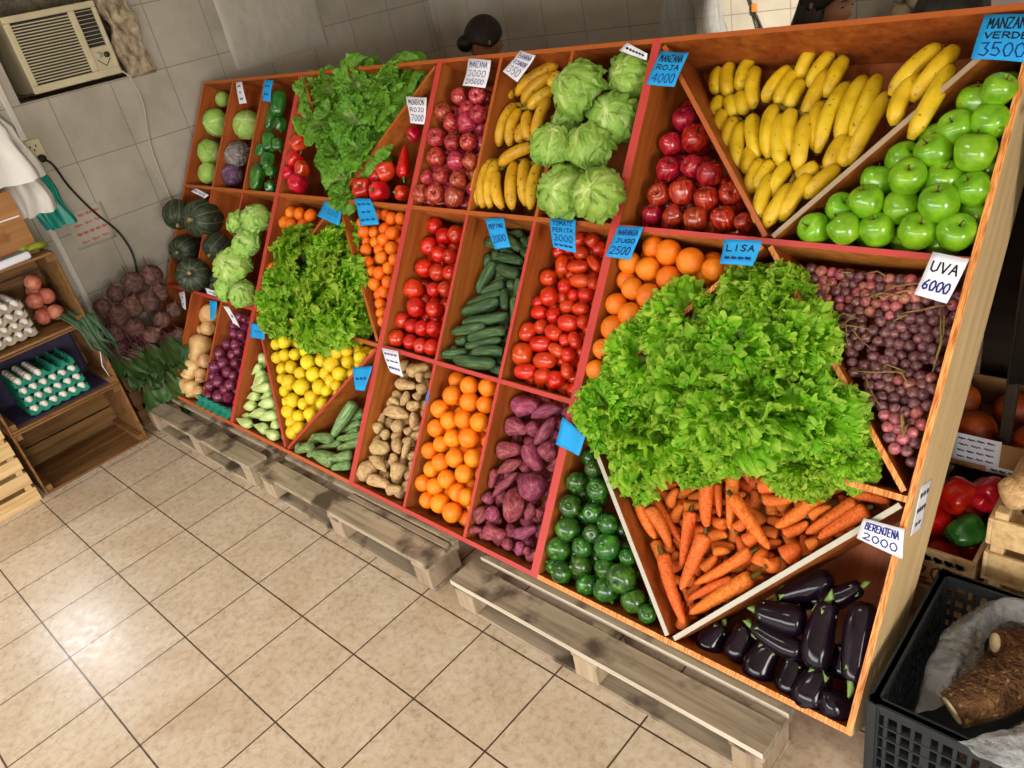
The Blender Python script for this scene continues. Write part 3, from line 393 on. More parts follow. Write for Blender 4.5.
 'cabbages': [(-1582,1671,85,40),(-1583,1536,73,69),(-1558,1360,61,67),(-1508,1243,49,55)],
 'second_cabbages': [(-1270,1525,101,72),(-1279,1356,81,61),(-1282,1248,77,57)],
 'green_peppers': [(-915,1645,50,-901,1589,46,41),(-967,1599,65,-967,1512,56,35),(-849,1512,48,34),(-913,1434,42,-898,1402,40,39),(-967,1378,42,-967,1372,41,35),(-822,1407,41,32),(-886,1335,37,-873,1305,35,36),(-970,1289,49,-970,1230,44,31),(-922,1267,19,-918,1197,19,36),(-782,1191,23,30),(-827,1270,37,29)],
 'left_red_peppers': [(-626,1567,33,-626,1534,31,36),(-623,1413,30,41),(-621,1332,30,43),(-544,1287,30,40),(-533,1214,15,45),(-625,1261,21,38)],
 'right_red_peppers': [(171,1473,77,31),(11,1285,56,37),(83,1301,42,43),(226,1216,37,33),(-36,1220,33,47),(73,1212,39,44),(189,1304,50,155,1399,58,32)],
 'left_mandarins': [(-630,1030,47,32),(-619,1081,65,32),(-531,1080,57,32),(-442,1078,61,33),(-574,1026,53,30),(-476,1033,54,30),(-633,806,39,29),(-585,811,29,28),(-636,699,25,25)],
 'mandarins': [(-12,1031,68,31),(24,1037,38,27),(72,1042,54,27),(-38,1075,63,27),(156,1109,62,28),(222,1113,57,26),(137,1062,54,26),(198,1048,51,31),(152,1016,49,28),(94,1001,54,25),(206,986,54,29),(49,961,49,29),(135,969,54,26),(170,940,42,28),(25,998,63,25),(91,912,39,28),(228,901,45,28),(184,874,40,29),(123,874,45,27),(251,845,37,27),(171,824,35,30),(241,802,35,26),(201,788,51,28),(233,749,39,26),(264,715,30,26),(290,682,22,24),(253,941,46,26),(64,1119,59,25),(110,1121,65,27),(288,694,71,-27),(263,741,77,-28),(235,786,86,-27),(288,789,77,-27),(261,836,83,-25),(233,881,91,-28),(288,883,84,-27),(98,930,88,-26),(151,930,89,-25),(261,930,91,-27),(236,977,95,-27),(288,978,91,-26),(206,1024,95,-25),(261,1025,94,-25),(-41,1072,111,-26),(16,1072,98,-28),(179,1072,98,-25),(233,1072,98,-25),(288,1072,98,-26)],
}
BANANAS_END = {'A': [(1471,1712,188,1494,1626,168,20),(1504,1728,190,1539,1615,165,20),(1566,1738,191,1573,1631,167,20),(1595,1707,183,1636,1570,152,19),(1512,1609,159,1514,1531,142,20),(1548,1608,158,1587,1543,143,19),(1579,1620,159,1618,1551,144,19)],'B': [(1553,1557,134,1570,1467,114,19),(1599,1533,127,1615,1404,98,19),(1629,1514,121,1670,1366,88,19),(1656,1540,125,1720,1401,94,18),(1689,1438,100,1707,1353,81,19)],'C': [(1716,1696,172,1671,1588,147,19),(1734,1681,166,1717,1573,142,19),(1767,1648,156,1754,1558,136,18),(1834,1678,161,1814,1522,126,18)],'D': [(1721,1564,117,1762,1402,81,18),(1754,1532,108,1808,1377,73,18),(1778,1548,109,1824,1414,79,18),(1837,1529,102,1860,1365,66,18)],'E': [(1769,1753,178,1758,1658,157,19),(1828,1732,170,1797,1627,147,18),(1871,1711,163,1854,1592,136,18)],'F': [(1853,1571,125,1884,1431,94,18),(1910,1630,137,1891,1422,90,17),(1954,1471,100,1937,1373,78,17),(1950,1646,138,1945,1448,94,17),(1976,1462,95,1976,1383,78,17),(1987,1646,135,1978,1452,92,17),(2028,1594,122,1987,1390,77,17)],'G': [(1741,1395,86,1739,1293,63,18),(1775,1391,84,1753,1302,64,18),(1826,1388,82,1806,1286,59,18),(1906,1382,79,1865,1344,71,18),(1966,1379,77,1902,1291,58,17),(1785,1352,70,1791,1208,38,18),(1896,1356,70,1860,1221,40,17),(1854,1322,61,1821,1196,33,18)],'H': [(2109,1619,68,2094,1477,36,16),(2140,1691,81,2061,1560,52,16),(2180,1683,77,2115,1542,46,16),(2183,1631,63,2145,1438,20,16)]}
BANANAS_MID = {'I': [(674,1643,100,615,1490,79,20),(613,1696,105,603,1602,93,20),(855,1700,104,744,1589,89,19),(863,1735,107,698,1623,92,20),(890,1692,99,853,1649,94,19)],'J': [(703,1587,93,689,1422,70,20),(739,1565,88,746,1423,69,19),(780,1501,78,799,1435,69,19),(787,1550,83,839,1443,68,19),(874,1633,93,787,1566,83,19),(868,1600,87,863,1450,66,19)],'K': [(647,1362,62,683,1190,39,20),(679,1367,61,711,1182,36,19),(712,1363,60,750,1184,35,19),(726,1321,53,811,1185,34,19),(852,1370,58,921,1204,35,18),(921,1355,54,948,1191,32,18),(806,1360,54,865,1185,30,19)],'L': [(880,1418,51,745,1346,41,19)]}
CURLY_END = [(1840,1030,0,98),(1949,1013,-6,89),(1679,920,-6,126),(1852,859,-37,135),(1989,886,-25,103),(1564,780,-6,131),(1754,718,-43,145),(1461,605,-12,123),(1650,571,-25,133),(1948,733,-50,131),(1879,643,-37,129),(2080,708,-25,116),(1597,450,0,95),(2194,648,0,79),(2088,605,-12,91),(1816,542,-12,94)]
CURLY_LEFT = [(-446,911,0,135),(-151,957,0,128),(-442,718,-12,154),(-134,773,-31,149),(2,804,-6,111),(-462,602,-6,141),(-136,647,-31,141),(54,680,-12,119),(66,618,0,93),(-156,572,0,98)]
LEAFY_TOP = [(-490,1672,31,121),(-270,1679,25,116),(-24,1683,19,119),(64,1717,31,109),(-358,1519,0,118),(-152,1509,-19,130),(-19,1574,0,110),(-252,1374,0,107),(-77,1394,-12,111),(-178,1250,0,106),(-612,1691,19,85),(-557,1521,0,84),(-133,1183,-9,65)]
ICEBERG = [(1227,1652,62,68),(1105,1579,-31,78),(1216,1507,31,71),(1036,1494,25,50),(1055,1387,-43,66),(1180,1397,-6,71),(1136,1242,-37,72),(1291,1237,-47,72)]
PALE_LETTUCES = [(-800,1017,-6,71),(-941,987,-19,60),(-819,891,-15,74),(-882,768,-37,90),(-912,654,-25,65),(-771,639,-15,66)]
TAG_QUADS = {'t1': [(2248,1718,-9),(2363,1709,-9),(2364,1602,-9),(2242,1617,-9)],'t2': [(1370,1697,-9),(1469,1687,-9),(1452,1583,-9),(1351,1593,-9)],'t3': [(763,1745,-9),(850,1719,-9),(797,1624,-9),(707,1669,-9)],'t4': [(503,1731,-9),(628,1716,-9),(630,1613,-9),(505,1627,-9)],'t5': [(182,1594,-9),(311,1587,-9),(321,1483,-9),(240,1487,-9)],'t6': [(1240,1731,-9),(1330,1688,-9),(1324,1672,-9),(1206,1713,-9)],'t7': [(779,1134,-9),(871,1144,-9),(930,1046,-9),(859,1030,-9)],'t8': [(1089,1155,-19),(1195,1161,-19),(1231,1053,-19),(1137,1061,-19)],'t9': [(1358,1156,-9),(1454,1158,-9),(1441,1054,-9),(1344,1055,-9)],'t10': [(1769,1131,-87),(1879,1136,-87),(1872,1068,-87),(1776,1064,-87)],'t11': [(2275,1158,-31),(2352,1150,-31),(2329,1045,-31),(2257,1056,-31)],'t12': [(1330,532,-19),(1435,493,-19),(1419,428,-19),(1319,439,-19)],'t13': [(2269,512,-9),(2362,517,-9),(2372,447,-9),(2263,459,-9)],'t14': [(358,581,-9),(455,585,-9),(522,494,-9),(446,498,-9)],'t15': [(193,467,-9),(322,498,-9),(316,392,-9),(256,383,-9)],'t16': [(-259,1145,-9),(-115,1124,-9),(-92,1040,-9),(-281,1071,-9)],'t17': [(-28,1164,-9),(80,1170,-9),(170,1069,-9),(51,1051,-9)],'t18': [(-649,518,-9),(-531,522,-9),(-516,459,-9),(-649,448,-9)],'t19': [(-1277,1719,-9),(-1202,1716,-9),(-1123,1604,-9),(-1211,1604,-9)],'t20': [(-983,1717,-9),(-903,1714,-9),(-888,1603,-9),(-962,1610,-9)],'t21': [(-1505,1143,-9),(-1348,1112,-9),(-1363,1091,-9),(-1539,1119,-9)],'t22': [(-1488,555,-9),(-1412,574,-9),(-1333,479,-9),(-1383,483,-9)],'t23': [(-1114,563,-9),(-1033,572,-9),(-1032,471,-9),(-1069,476,-9)],'t24': [(-946,558,-9),(-895,562,-9),(-761,477,-9),(-830,489,-9)],'t25': [(-1172,623,-9),(-1036,621,-9),(-1038,594,-9),(-1161,595,-9)]}
GRAPES = [(5,2292,692,7),(5,2316,694,18),(5,2275,715,10),(5,2302,719,15),(5,2326,718,24),(5,2264,738,10),(5,2287,740,17),(5,2318,739,19),(5,2248,765,18),(5,2274,762,16),(5,2331,762,28),(4,2208,788,25),(4,2236,783,26),(4,2265,785,25),(5,2287,783,31),(5,2312,787,35),(4,2195,807,37),(4,2226,806,39),(4,2253,811,37),(4,2301,807,37),(5,2328,809,42),(4,2188,829,50),(4,2211,833,48),(4,2234,830,53),(4,2261,829,54),(4,2291,832,46),(4,2312,832,47),(4,2143,854,46),(4,2173,853,53),(4,2197,856,58),(4,2224,857,59),(4,2247,856,63),(4,2276,851,57),(4,2304,855,57),(4,2326,851,52),(2,2132,877,50),(4,2160,876,55),(4,2187,876,62),(4,2211,875,69),(4,2265,878,67),(4,2291,875,68),(3,2317,876,58),(2,2121,901,53),(2,2174,901,65),(4,2200,897,71),(4,2221,900,74),(3,2252,897,74),(3,2276,899,72),(2,2081,919,51),(2,2108,922,50),(2,2135,924,57),(3,2209,921,72),(3,2234,919,77),(3,2266,921,78),(3,2288,924,75),(3,2315,919,64),(2,2071,944,58),(2,2096,948,60),(2,2119,943,62),(2,2145,946,67),(2,2175,943,69),(3,2201,945,70),(3,2225,944,72),(3,2249,945,72),(3,2279,948,76),(3,2302,944,70),(2,2056,967,66),(2,2079,964,68),(2,2109,967,68),(2,2130,968,66),(2,2157,967,67),(3,2188,967,71),(3,2208,967,72),(3,2234,968,71),(3,2266,967,73),(3,2287,970,70),(3,2317,970,73),(2,2040,990,76),(2,2091,989,78),(2,2119,989,76),(2,2170,993,72),(3,2199,989,67),(3,2223,987,65),(3,2249,989,70),(3,2275,989,71),(3,2303,988,72),(3,2329,993,74),(0,2001,1015,87),(0,2030,1012,90),(0,2055,1014,90),(2,2080,1012,90),(2,2109,1010,83),(1,2135,1015,79),(1,2160,1011,75),(1,2188,1011,69),(3,2212,1014,65),(3,2237,1012,63),(3,2263,1011,65),(3,2288,1015,71),(3,2313,1016,76),(0,1991,1037,93),(0,2014,1033,98),(0,2045,1034,98),(0,2071,1039,101),(1,2092,1035,91),(1,2117,1039,85),(1,2146,1037,81),(1,2172,1033,73),(1,2197,1035,66),(3,2247,1038,61),(3,2279,1034,68),(3,2302,1037,70),(3,2328,1033,77),(0,1980,1059,97),(0,2002,1062,102),(0,2029,1059,101),(0,2052,1059,105),(1,2084,1059,102),(1,2110,1058,93),(1,2134,1061,87),(1,2162,1056,81),(1,2188,1060,74),(1,2211,1058,66),(1,2236,1061,68),(3,2262,1061,66),(3,2292,1057,71),(3,2318,1057,76),(0,1941,1084,89),(0,1967,1082,96),(0,1989,1080,102),(0,2013,1080,101),(0,2045,1083,107),(0,2070,1082,106),(1,2096,1079,98),(1,2117,1082,95),(1,2144,1080,86),(1,2170,1081,83),(1,2195,1078,80),(1,2222,1078,72),(1,2250,1082,72),(3,2273,1080,74),(3,2304,1083,81),(3,2325,1081,84),(0,1922,1102,91),(0,1951,1107,95),(0,1977,1104,97),(0,2004,1106,105),(0,2030,1103,102),(0,2052,1106,102),(1,2080,1103,104),(1,2109,1106,100),(1,2134,1102,94),(1,2159,1104,88),(1,2186,1104,86),(1,2210,1106,81),(1,2239,1106,82),(1,2264,1103,82),(3,2290,1105,85),(5,2329,670,36),(5,2302,719,38),(5,2328,716,44),(5,2314,737,42),(5,2247,761,41),(5,2276,765,40),(5,2305,764,43),(4,2238,786,50),(4,2226,805,62),(4,2251,805,62),(4,2276,808,60),(5,2305,806,62),(5,2328,809,63),(4,2209,831,72),(4,2236,828,71),(4,2292,829,68),(4,2147,854,71),(4,2221,854,84),(4,2248,853,85),(4,2277,853,79),(4,2235,876,92),(4,2261,877,91),(4,2290,879,89),(3,2315,874,82),(2,2123,898,73),(2,2175,902,86),(4,2195,898,91),(4,2224,901,99),(3,2326,900,80),(2,2161,921,86),(3,2212,924,95),(3,2237,921,96),(3,2264,921,95),(3,2288,922,91),(3,2313,921,90),(2,2066,947,77),(2,2122,946,86),(2,2173,945,92),(3,2301,947,94),(2,2104,965,92),(2,2158,967,95),(3,2209,967,93),(3,2237,968,93),(3,2314,967,91),(2,2040,988,100),(2,2067,992,100),(2,2173,993,92),(3,2196,992,92),(3,2222,987,89),(3,2247,990,90),(0,2002,1014,106),(2,2109,1015,108),(1,2133,1013,101),(3,2212,1013,91),(3,2261,1015,86),(3,2286,1012,88),(3,2315,1014,97),(0,1988,1037,117),(0,2041,1038,120),(1,2096,1037,115),(1,2122,1039,110),(1,2149,1037,105),(3,2223,1037,89),(3,2250,1037,88),(3,2274,1032,90),(3,2299,1036,95),(0,1976,1061,115),(0,2002,1056,120),(1,2080,1056,123),(1,2212,1057,91),(1,2239,1060,89),(3,2290,1057,94),(3,2316,1057,103),(0,1988,1078,122),(0,2017,1083,128),(1,2118,1081,118),(1,2223,1081,94),(3,2300,1079,105),(0,2054,1101,129),(1,2078,1107,125),(1,2109,1104,120),(1,2159,1104,115),(1,2188,1103,110),(1,2266,1106,105),(3,2291,1103,111)]
# ------------------------------------------------------------------ the room
def grid_wall(name, u0, u1, v0, v1, holes, to3, mats, thick):
    """wall slab with rectangular openings; to3(u, v, w) gives the point, w runs into the wall"""
    us = sorted({u0, u1, *[h[0] for h in holes], *[h[1] for h in holes]}); vs = sorted({v0, v1, *[h[2] for h in holes], *[h[3] for h in holes]})
    mb = MB()
    solid = lambda i, j: 0 <= i < len(us) - 1 and 0 <= j < len(vs) - 1 and not any(h[0] <= us[i] < h[1] and h[2] <= vs[j] < h[3] for h in holes)
    for i in range(len(us) - 1):
        for j in range(len(vs) - 1):
            if not solid(i, j): continue
            a, b, c, d = us[i], us[i + 1], vs[j], vs[j + 1]
            q = [to3(u, v, w) for w in (0, thick) for u, v in ((a, c), (b, c), (b, d), (a, d))]
            f = [(0, 1, 2, 3), (7, 6, 5, 4)]
            if not solid(i, j - 1): f.append((0, 4, 5, 1))
            if not solid(i + 1, j): f.append((1, 5, 6, 2))
            if not solid(i, j + 1): f.append((2, 6, 7, 3))
            if not solid(i - 1, j): f.append((3, 7, 4, 0))
            mb.add(q, f, [0] + [1] * (len(f) - 1), False)
    return tag(obj(name, mb.mesh(name, mats)), kind='structure')
XL, YB, ZC, XR, YF = -5.7 * T, 11.8 * T, 9.7 * T, 20.5 * T, -9.5 * T
mb = MB(); mb.box((XL - 0.3, YF - 3, -0.1), (XR + 0.3, YB + 0.3, 0)); tag(obj('floor', mb.mesh('floor', [M_FLOOR])), kind='structure')
AC = (2.80 * T, 5.0 * T, 5.48 * T, 7.0 * T)
WIN = (-1.1 * T, 0.3 * T, 3.25 * T, 4.4 * T)
grid_wall('wall_left', YF, YB, 0, ZC, [AC, WIN], lambda u, v, w: (XL - w, u, v), [M_WALL_L, M_CEMENT], 0.18)
grid_wall('wall_back', XL - 0.18, XR, 0, ZC, [], lambda u, v, w: (u, YB + w, v), [M_WALL_B, M_PLASTER], 0.18)
grid_wall('wall_right', YF, YB, 0, ZC, [(-2.5, -.5, 0, 2.1)], lambda u, v, w: (XR + w, u, v), [M_PLASTER, M_PLASTER], 0.18)
grid_wall('wall_front', XL - 0.18, XR + 0.18, 0, ZC, [(-1.65, 6.0, 0, 1.88)], lambda u, v, w: (u, YF - w, v), [M_PLASTER, M_PLASTER], 0.15)
mb = MB(); mb.box((XL - 0.18, YF - 0.15, ZC), (XR + 0.18, YB + 0.18, ZC + 0.12)); tag(obj('ceiling', mb.mesh('ceiling', [M_CEIL])), kind='structure')
mb = MB()
for a, b in (((XL - .12, WIN[0], WIN[2]), (XL - .06, WIN[1], WIN[2] + .03)), ((XL - .12, WIN[0], WIN[3] - .03), (XL - .06, WIN[1], WIN[3])), ((XL - .12, WIN[0], WIN[2]), (XL - .06, WIN[0] + .03, WIN[3])), ((XL - .12, WIN[1] - .03, WIN[2]), (XL - .06, WIN[1], WIN[3]))): mb.box(a, b)
tag(obj('window_1', mb.mesh('window_1', [m_cream])), kind='structure')
# blocked-up plaster panel high on the left wall, with a ragged lip
def slab_yz(y0, y1, z0, z1, x, th, amp, seed, n=30, ragged=0.0, mats=None, name='trim_1'):
    mb = MB(); v = []; f = []
    for j in range(n + 1):
        for i in range(n + 1):
            u, w = i / n, j / n; e = min(u, 1 - u, w, 1 - w)
            y = y0 + (y1 - y0) * u; z = z0 + (z1 - z0) * w
            if ragged:
                y += ragged * mnoise.noise(Vector((0, z * 9, seed))) * (1 if u in (0, 1) else 0.6); z += ragged * mnoise.noise(Vector((y * 9, 0, seed + 4))) * (1 if w in (0, 1) else 0.6)
            h = th * min(1, e * n / 1.5) + amp * mnoise.noise(Vector((y * 22, z * 22, seed))) * min(1, e * n / 1.5)
            v.append((x + max(h, 0 if e == 0 else 0.001) - (0.004 if e == 0 else 0), y, z))
    for j in range(n):
        for i in range(n):
            a = j * (n + 1) + i; f.append((a, a + 1, a + n + 2, a + n + 1))
    mb.add(v, f, 0, True); return tag(obj(name, mb.mesh(name, mats)), kind='structure')
slab_yz(6.62 * T, 8.85 * T, 5.08 * T, 8.2 * T, XL, 0.010, 0.003, 3, 40, 0.012, [M_PLASTER], 'trim_1')
slab_yz(4.62 * T, 5.1 * T, 5.40 * T, 7.1 * T, XL - 0.02, 0.05, 0.03, 8, 34, 0.03, [M_CEMENT], 'trim_2')
mb = MB(); mb.box((XL - 0.5, AC[0] - .03, AC[2] - 0.03), (XL - 0.17, AC[1] + .03, AC[2]), 0); mb.box((XL - 0.52, AC[0] - .02, AC[2] - .02), (XL - 0.48, AC[1] + .02, AC[3] + .02), 0)
for a, b in (((XL - .5, AC[0] - .03, AC[2]), (XL - .17, AC[0], AC[3])), ((XL - .5, AC[1], AC[2]), (XL - .17, AC[1] + .03, AC[3])), ((XL - .5, AC[0] - .03, AC[3]), (XL - .17, AC[1] + .03, AC[3] + .03))): mb.box(a, b)
tag(obj('trim_3', mb.mesh('trim_3', [M_CEMENT])), kind='structure')

# ------------------------------------------------------------------ the four leaning produce racks
TH = math.radians(34.5)
UPV = Vector((0, math.sin(TH), math.cos(TH))); OUT = Vector((0, -math.cos(TH), math.sin(TH)))
RM = Matrix((Vector((1, 0, 0)), UPV, OUT)).transposed().to_4x4(); RM.translation = Vector((0, 2.58, 0.47)) * T
def dmm(p): return RM @ Vector((p[0] / 1000, p[1] / 1000, -p[2] / 1000))      # rack millimetres -> world
U = [-5.40, -2.17, 1.075, 4.33, 7.62]; SH = [1.88, 3.72, 5.62]; DEP = 0.825; W = 0.05
def board(mb, p, q, th, d0, d1, shift=0.0, ends=0.0):
    """board standing on the line p-q of the rack face (tiles), slot 1 on its front edge"""
    p = Vector((p[0], p[1], 0)); q = Vector((q[0], q[1], 0)); e = (q - p).normalized(); n = Vector((-e.y, e.x, 0)) * th / 2; e = e * ends
    v = [Vector((c.x, c.y, -d)) * T for d in (d0, d1) for c in (p - n - e, q - n + e, q + n + e, p + n - e)]
    mb.add(v, [(0, 1, 2, 3), (7, 6, 5, 4), (0, 4, 5, 1), (1, 5, 6, 2), (2, 6, 7, 3), (3, 7, 4, 0)], [1, 0, 0, 0, 0, 0], False)
def rack_part(name, root, u, mats, *boards):
    mb = MB()
    for b in boards: board(mb, *b[:5], **(b[5] if len(b) > 5 else {}))
    o = obj(name, mb.mesh(name, mats), root); o.matrix_local = Matrix.Translation((-U[u] * T, 0, 0)); return o
RACKS = ['leaning wooden produce rack at the left with pumpkins, cabbages and red onions', 'leaning wooden produce rack with lemons and mandarins round curly lettuce',
         'leaning red-edged produce rack in three columns with tomatoes and cucumbers', 'leaning wooden produce rack at the right with carrots, grapes and green apples']
for u in range(4):
    root = empty('produce_rack', matrix=RM @ Matrix.Translation((U[u] * T, 0, 0)))
    tag(root, RACKS[u], 'rack', 'produce racks')
    a0, a1 = U[u], U[u + 1]; L, R = a0 + W / 2, a1 - W / 2; w3 = (a1 - a0) / 3; mid = (a0 + a1) / 2
    e_side = [ORANGE_EDGE, RED, RED, RED][u]; e_bot = [ORANGE_EDGE, ORANGE_EDGE, RED, PLY][u]; e_mid = [RED, BROWN_EDGE, RED, PLY][u]; e_top = [BROWN_EDGE, BROWN_EDGE, BROWN_EDGE, RED][u]
    for k, x in enumerate((L, R)):
        o = rack_part('side_panel', root, u, [STAIN, PLY if (u == 3 and k) else ([ORANGE_EDGE, RED][k] if u == 0 else e_side)], ((x, 0), (x, SH[2]), W, 0, DEP))
        if u == 3 and k:
            o.data.materials.append(TAN); o.data.materials.append(STAIN2); o.data.polygons[2].material_index = 2; o.data.polygons[4].material_index = 3
            o['label'] = 'pale bare plywood end panel'
    rack_part('bottom_panel', root, u, [STAIN, e_bot], ((a0 + W, W / 2), (a1 - W, W / 2), W, 0.0, DEP))
    rack_part('top_panel', root, u, [STAIN, BROWN_EDGE], ((a0 + W, SH[2] - W / 2), (a1 - W, SH[2] - W / 2), W, 0.0, DEP))
    mb = MB(); mb.box(((a0 + W) * T, W * T, -DEP * T), ((a1 - W) * T, (SH[2] - W) * T, -(DEP - 0.03) * T)); o = obj('back_panel', mb.mesh('back_panel', [STAIN]), root); o.matrix_local = Matrix.Translation((-U[u] * T, 0, 0))
    for k in (0, 1): rack_part('shelf', root, u, [STAIN2, e_mid if k == 0 else e_top], ((a0 + W, SH[k]), (a1 - W, SH[k]), W, 0.005, DEP - 0.03))
    rows = [(W, SH[0] - W / 2), (SH[0] + W / 2, SH[1] - W / 2), (SH[1] + W / 2, SH[2] - W)]
    if u in (0, 2):
        for r, (s0, s1) in enumerate(rows):
            for k in (1, 2): rack_part('divider', root, u, [STAIN, [RED if u == 2 else ORANGE_EDGE, RED, BROWN_EDGE][r]], ((a0 + w3 * k, s0), (a0 + w3 * k, s1), 0.045, 0.01, DEP - 0.03))
    else:
        g = 0.035; E = [WHITE_EDGE if u == 3 else RED, PLY if u == 3 else BROWN_EDGE, BROWN_EDGE]
        for r, (s0, s1) in enumerate(rows):
            for sgn in (-1, 1):
                c = a0 + W + g if sgn < 0 else a1 - W - g
                lo, hi = ((mid + sgn * g, s0 + .02), (c, s1 - .03)) if r != 1 else ((c, s0 + .03), (mid + sgn * g, s1 - .02))
                mt = GREY_EDGE if (u == 3 and r == 2 and sgn > 0) else E[r]
                rack_part('divider', root, u, [STAIN, mt], (lo, hi, 0.045, 0.01, DEP - 0.03))
    for x in (a0 + 0.35, a1 - 0.35):                                   # rear props that hold the leaning rack up
        p = RM @ Vector((x * T, 4.2 * T, -(DEP + 0.06) * T)); q = RM.inverted() @ Vector((p.x, p.y, 0))
        mb = MB(); n = Vector((0.03, 0, 0)); loc = [RM.inverted() @ Vector((p.x + sx * .02, p.y + sy * .02, z)) for z in (0.0, p.z) for sx, sy in ((-1, -1), (1, -1), (1, 1), (-1, 1))]
        mb.add(loc, [(0, 3, 2, 1), (4, 5, 6, 7), (0, 1, 5, 4), (1, 2, 6, 5), (2, 3, 7, 6), (3, 0, 4, 7)], 0, False)
        o = obj('prop_leg', mb.mesh('prop_leg', [PALLET]), root); o.matrix_local = Matrix.Translation((-U[u] * T, 0, 0))
# pallets
def pallet(x0, x1, label, split=None, worn=False):
    root = empty('pallet', ((x0 + x1) / 2 * T, 2.35 * T, 0)); tag(root, label, 'pallet', 'weathered pallets under the racks'); c = (x0 + x1) / 2
    def part(name, mat, *bx, worn=False):
        mb = MB()
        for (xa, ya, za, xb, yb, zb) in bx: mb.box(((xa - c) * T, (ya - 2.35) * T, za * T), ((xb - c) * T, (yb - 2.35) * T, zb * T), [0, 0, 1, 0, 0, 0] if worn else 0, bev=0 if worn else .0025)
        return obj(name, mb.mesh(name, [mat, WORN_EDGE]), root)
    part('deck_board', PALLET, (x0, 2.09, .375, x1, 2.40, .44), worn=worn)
    if split: part('deck_board', PALLET, (split, 2.415, .375, x1 - .04, 2.50, .44))
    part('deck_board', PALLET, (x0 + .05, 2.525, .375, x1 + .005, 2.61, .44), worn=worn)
    w = 0.27
    for k, xb in enumerate((x0 + .02, c - w / 2, x1 - w - .02)):
        part('block', PALLET_END, (xb, 2.10, .052, xb + w, 2.57, .30)); part('stringer', PALLET, (xb - .02, 2.10, .302, xb + w + .02, 2.60, .372))
    part('bottom_board', PALLET, (x0 + .01, 2.12, 0, x1 - .01, 2.58, .05))
pallet(-4.45, -0.80, 'grey weathered pallet at the far left, under the squash and red onions')
pallet(-0.55, 3.13, 'grey weathered pallet with a cracked board under lemons and tan roots', 1.2)
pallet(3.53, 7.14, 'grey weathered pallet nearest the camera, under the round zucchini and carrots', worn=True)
# ------------------------------------------------------------------ air conditioner and things on the left wall
root = empty('air_conditioner', (XL - .045, 3.80 * T, 5.56 * T)); tag(root, 'old cream window air conditioner set in a hole high in the left wall', 'air conditioner')
wy, hz = 0.735 * T, 1.14 * T
mb = MB()
mb.box((-0.38, -wy + .01, 0.004), (0.035, wy - .01, hz - .01), bev=.004)
o = obj('housing', mb.mesh('housing', [m_cream]), root)
mb = MB()                                                   # front frame with openings
fx0, fx1 = 0.036, 0.058
for (y0, z0, y1, z1) in ((-wy, 0, wy, .035), (-wy, hz - .03, wy, hz), (-wy, .035, -wy + .03, hz - .03), (wy - .02, .035, wy, hz - .03), (.085, .035, .115, hz - .03)): mb.box((fx0, y0, z0), (fx1, y1, z1), bev=.003)
obj('front_frame', mb.mesh('front_frame', [m_cream]), root)
mb = MB(); mb.box((fx0, -wy + .03, .035), (fx0 + .002, .085, hz - .03))
obj('grille_backing', mb.mesh('grille_backing', [m_darkslot]), root)
mb = MB()
for k in range(20):
    z = .044 + k * (hz - .078) / 20; mb.box((fx0 + .003, -wy + .03, z), (fx0 + .016, .085, z + .0055))
obj('intake_grille', mb.mesh('intake_grille', [m_cream]), root)
mb = MB(); mb.box((fx0, .115, .145), (fx0 + .002, wy - .02, hz - .03)); o = obj('outlet_vent', mb.mesh('outlet_vent', [m_darkslot]), root)
mb = MB()
for k in range(9): mb.box((fx0 + .003, .115, .16 + k * .019), (fx0 + .015, wy - .02, .1625 + k * .019))
obj('louver', mb.mesh('louver', [m_cream]), o)
mb = MB(); mb.box((fx0, .115, .035), (fx1 - .006, wy - .02, .142)); pn = obj('control_panel', mb.mesh('control_panel', [m_cream]), root)
for y, z, r in ((.145, .105, .014), (.185, .1, .014)):
    mb = MB(); v, f = lathe([(r, 0), (r, .012), (r * .7, .016)], 14); mb.add(v, f, 0, True, Matrix.Translation((fx1 - .006, y, z)) @ Matrix.Rotation(PI / 2, 4, 'Y')); obj('knob', mb.mesh('knob', [m_darkslot if y > .15 else m_cable]), pn)
mb = MB(); mb.tube([(fx1 - .004, .13, .085), (fx1 - .004, .165, .048), (fx1 - .004, .195, .08)], .0022, 5); obj('panel_marking', mb.mesh('panel_marking', [m_darkslot]), pn)
def wire(name, pts, r, mat, label, cat, seg=7):
    P = [Vector(p) * T for p in pts]; out = []
    for i in range(len(P) - 1):
        a, b, c, d = P[max(i - 1, 0)], P[i], P[i + 1], P[min(i + 2, len(P) - 1)]
        for k in range(6):
            t = k / 6; out.append(0.5 * (2 * b + (c - a) * t + (2 * a - 5 * b + 4 * c - d) * t * t + (3 * b - a - 3 * c + d) * t ** 3))
    mb = MB(); mb.tube(out + [P[-1]], r, seg); o = obj(name, mb.mesh(name, [mat])); return tag(o, label, cat)
XW = -5.7
_c = wire('cord', [(XW + .02, 4.5, 5.62), (XW + .1, 4.6, 5.45), (XW + .04, 4.66, 5.0), (XW + .03, 4.5, 4.3), (XW + .04, 4.46, 3.4), (XW + .03, 4.5, 2.6), (XW + .05, 4.42, 1.9)], .0045, m_cable, None, None)
_c.parent = bpy.data.objects['air_conditioner']; _c.location = -_c.parent.location; _c['label'] = 'cream cable hanging down the wall'
def pipe_v(y, z0, z1, name, label, cat):
    mb = MB(); mb.box((XL, (y - .045) * T, z0 * T), (XL + .022, (y + .045) * T, z1 * T), bev=.004); return tag(obj(name, mb.mesh(name, [m_whitepipe])), label, cat)
pipe_v(2.6, 4.95, 7.2, 'wall_conduit', 'pale vertical cable conduit on the wall above the power socket', 'conduit'); pipe_v(2.36, 1.5, 4.35, 'wall_conduit', 'white vertical cable conduit running down from the socket behind the crates', 'conduit')
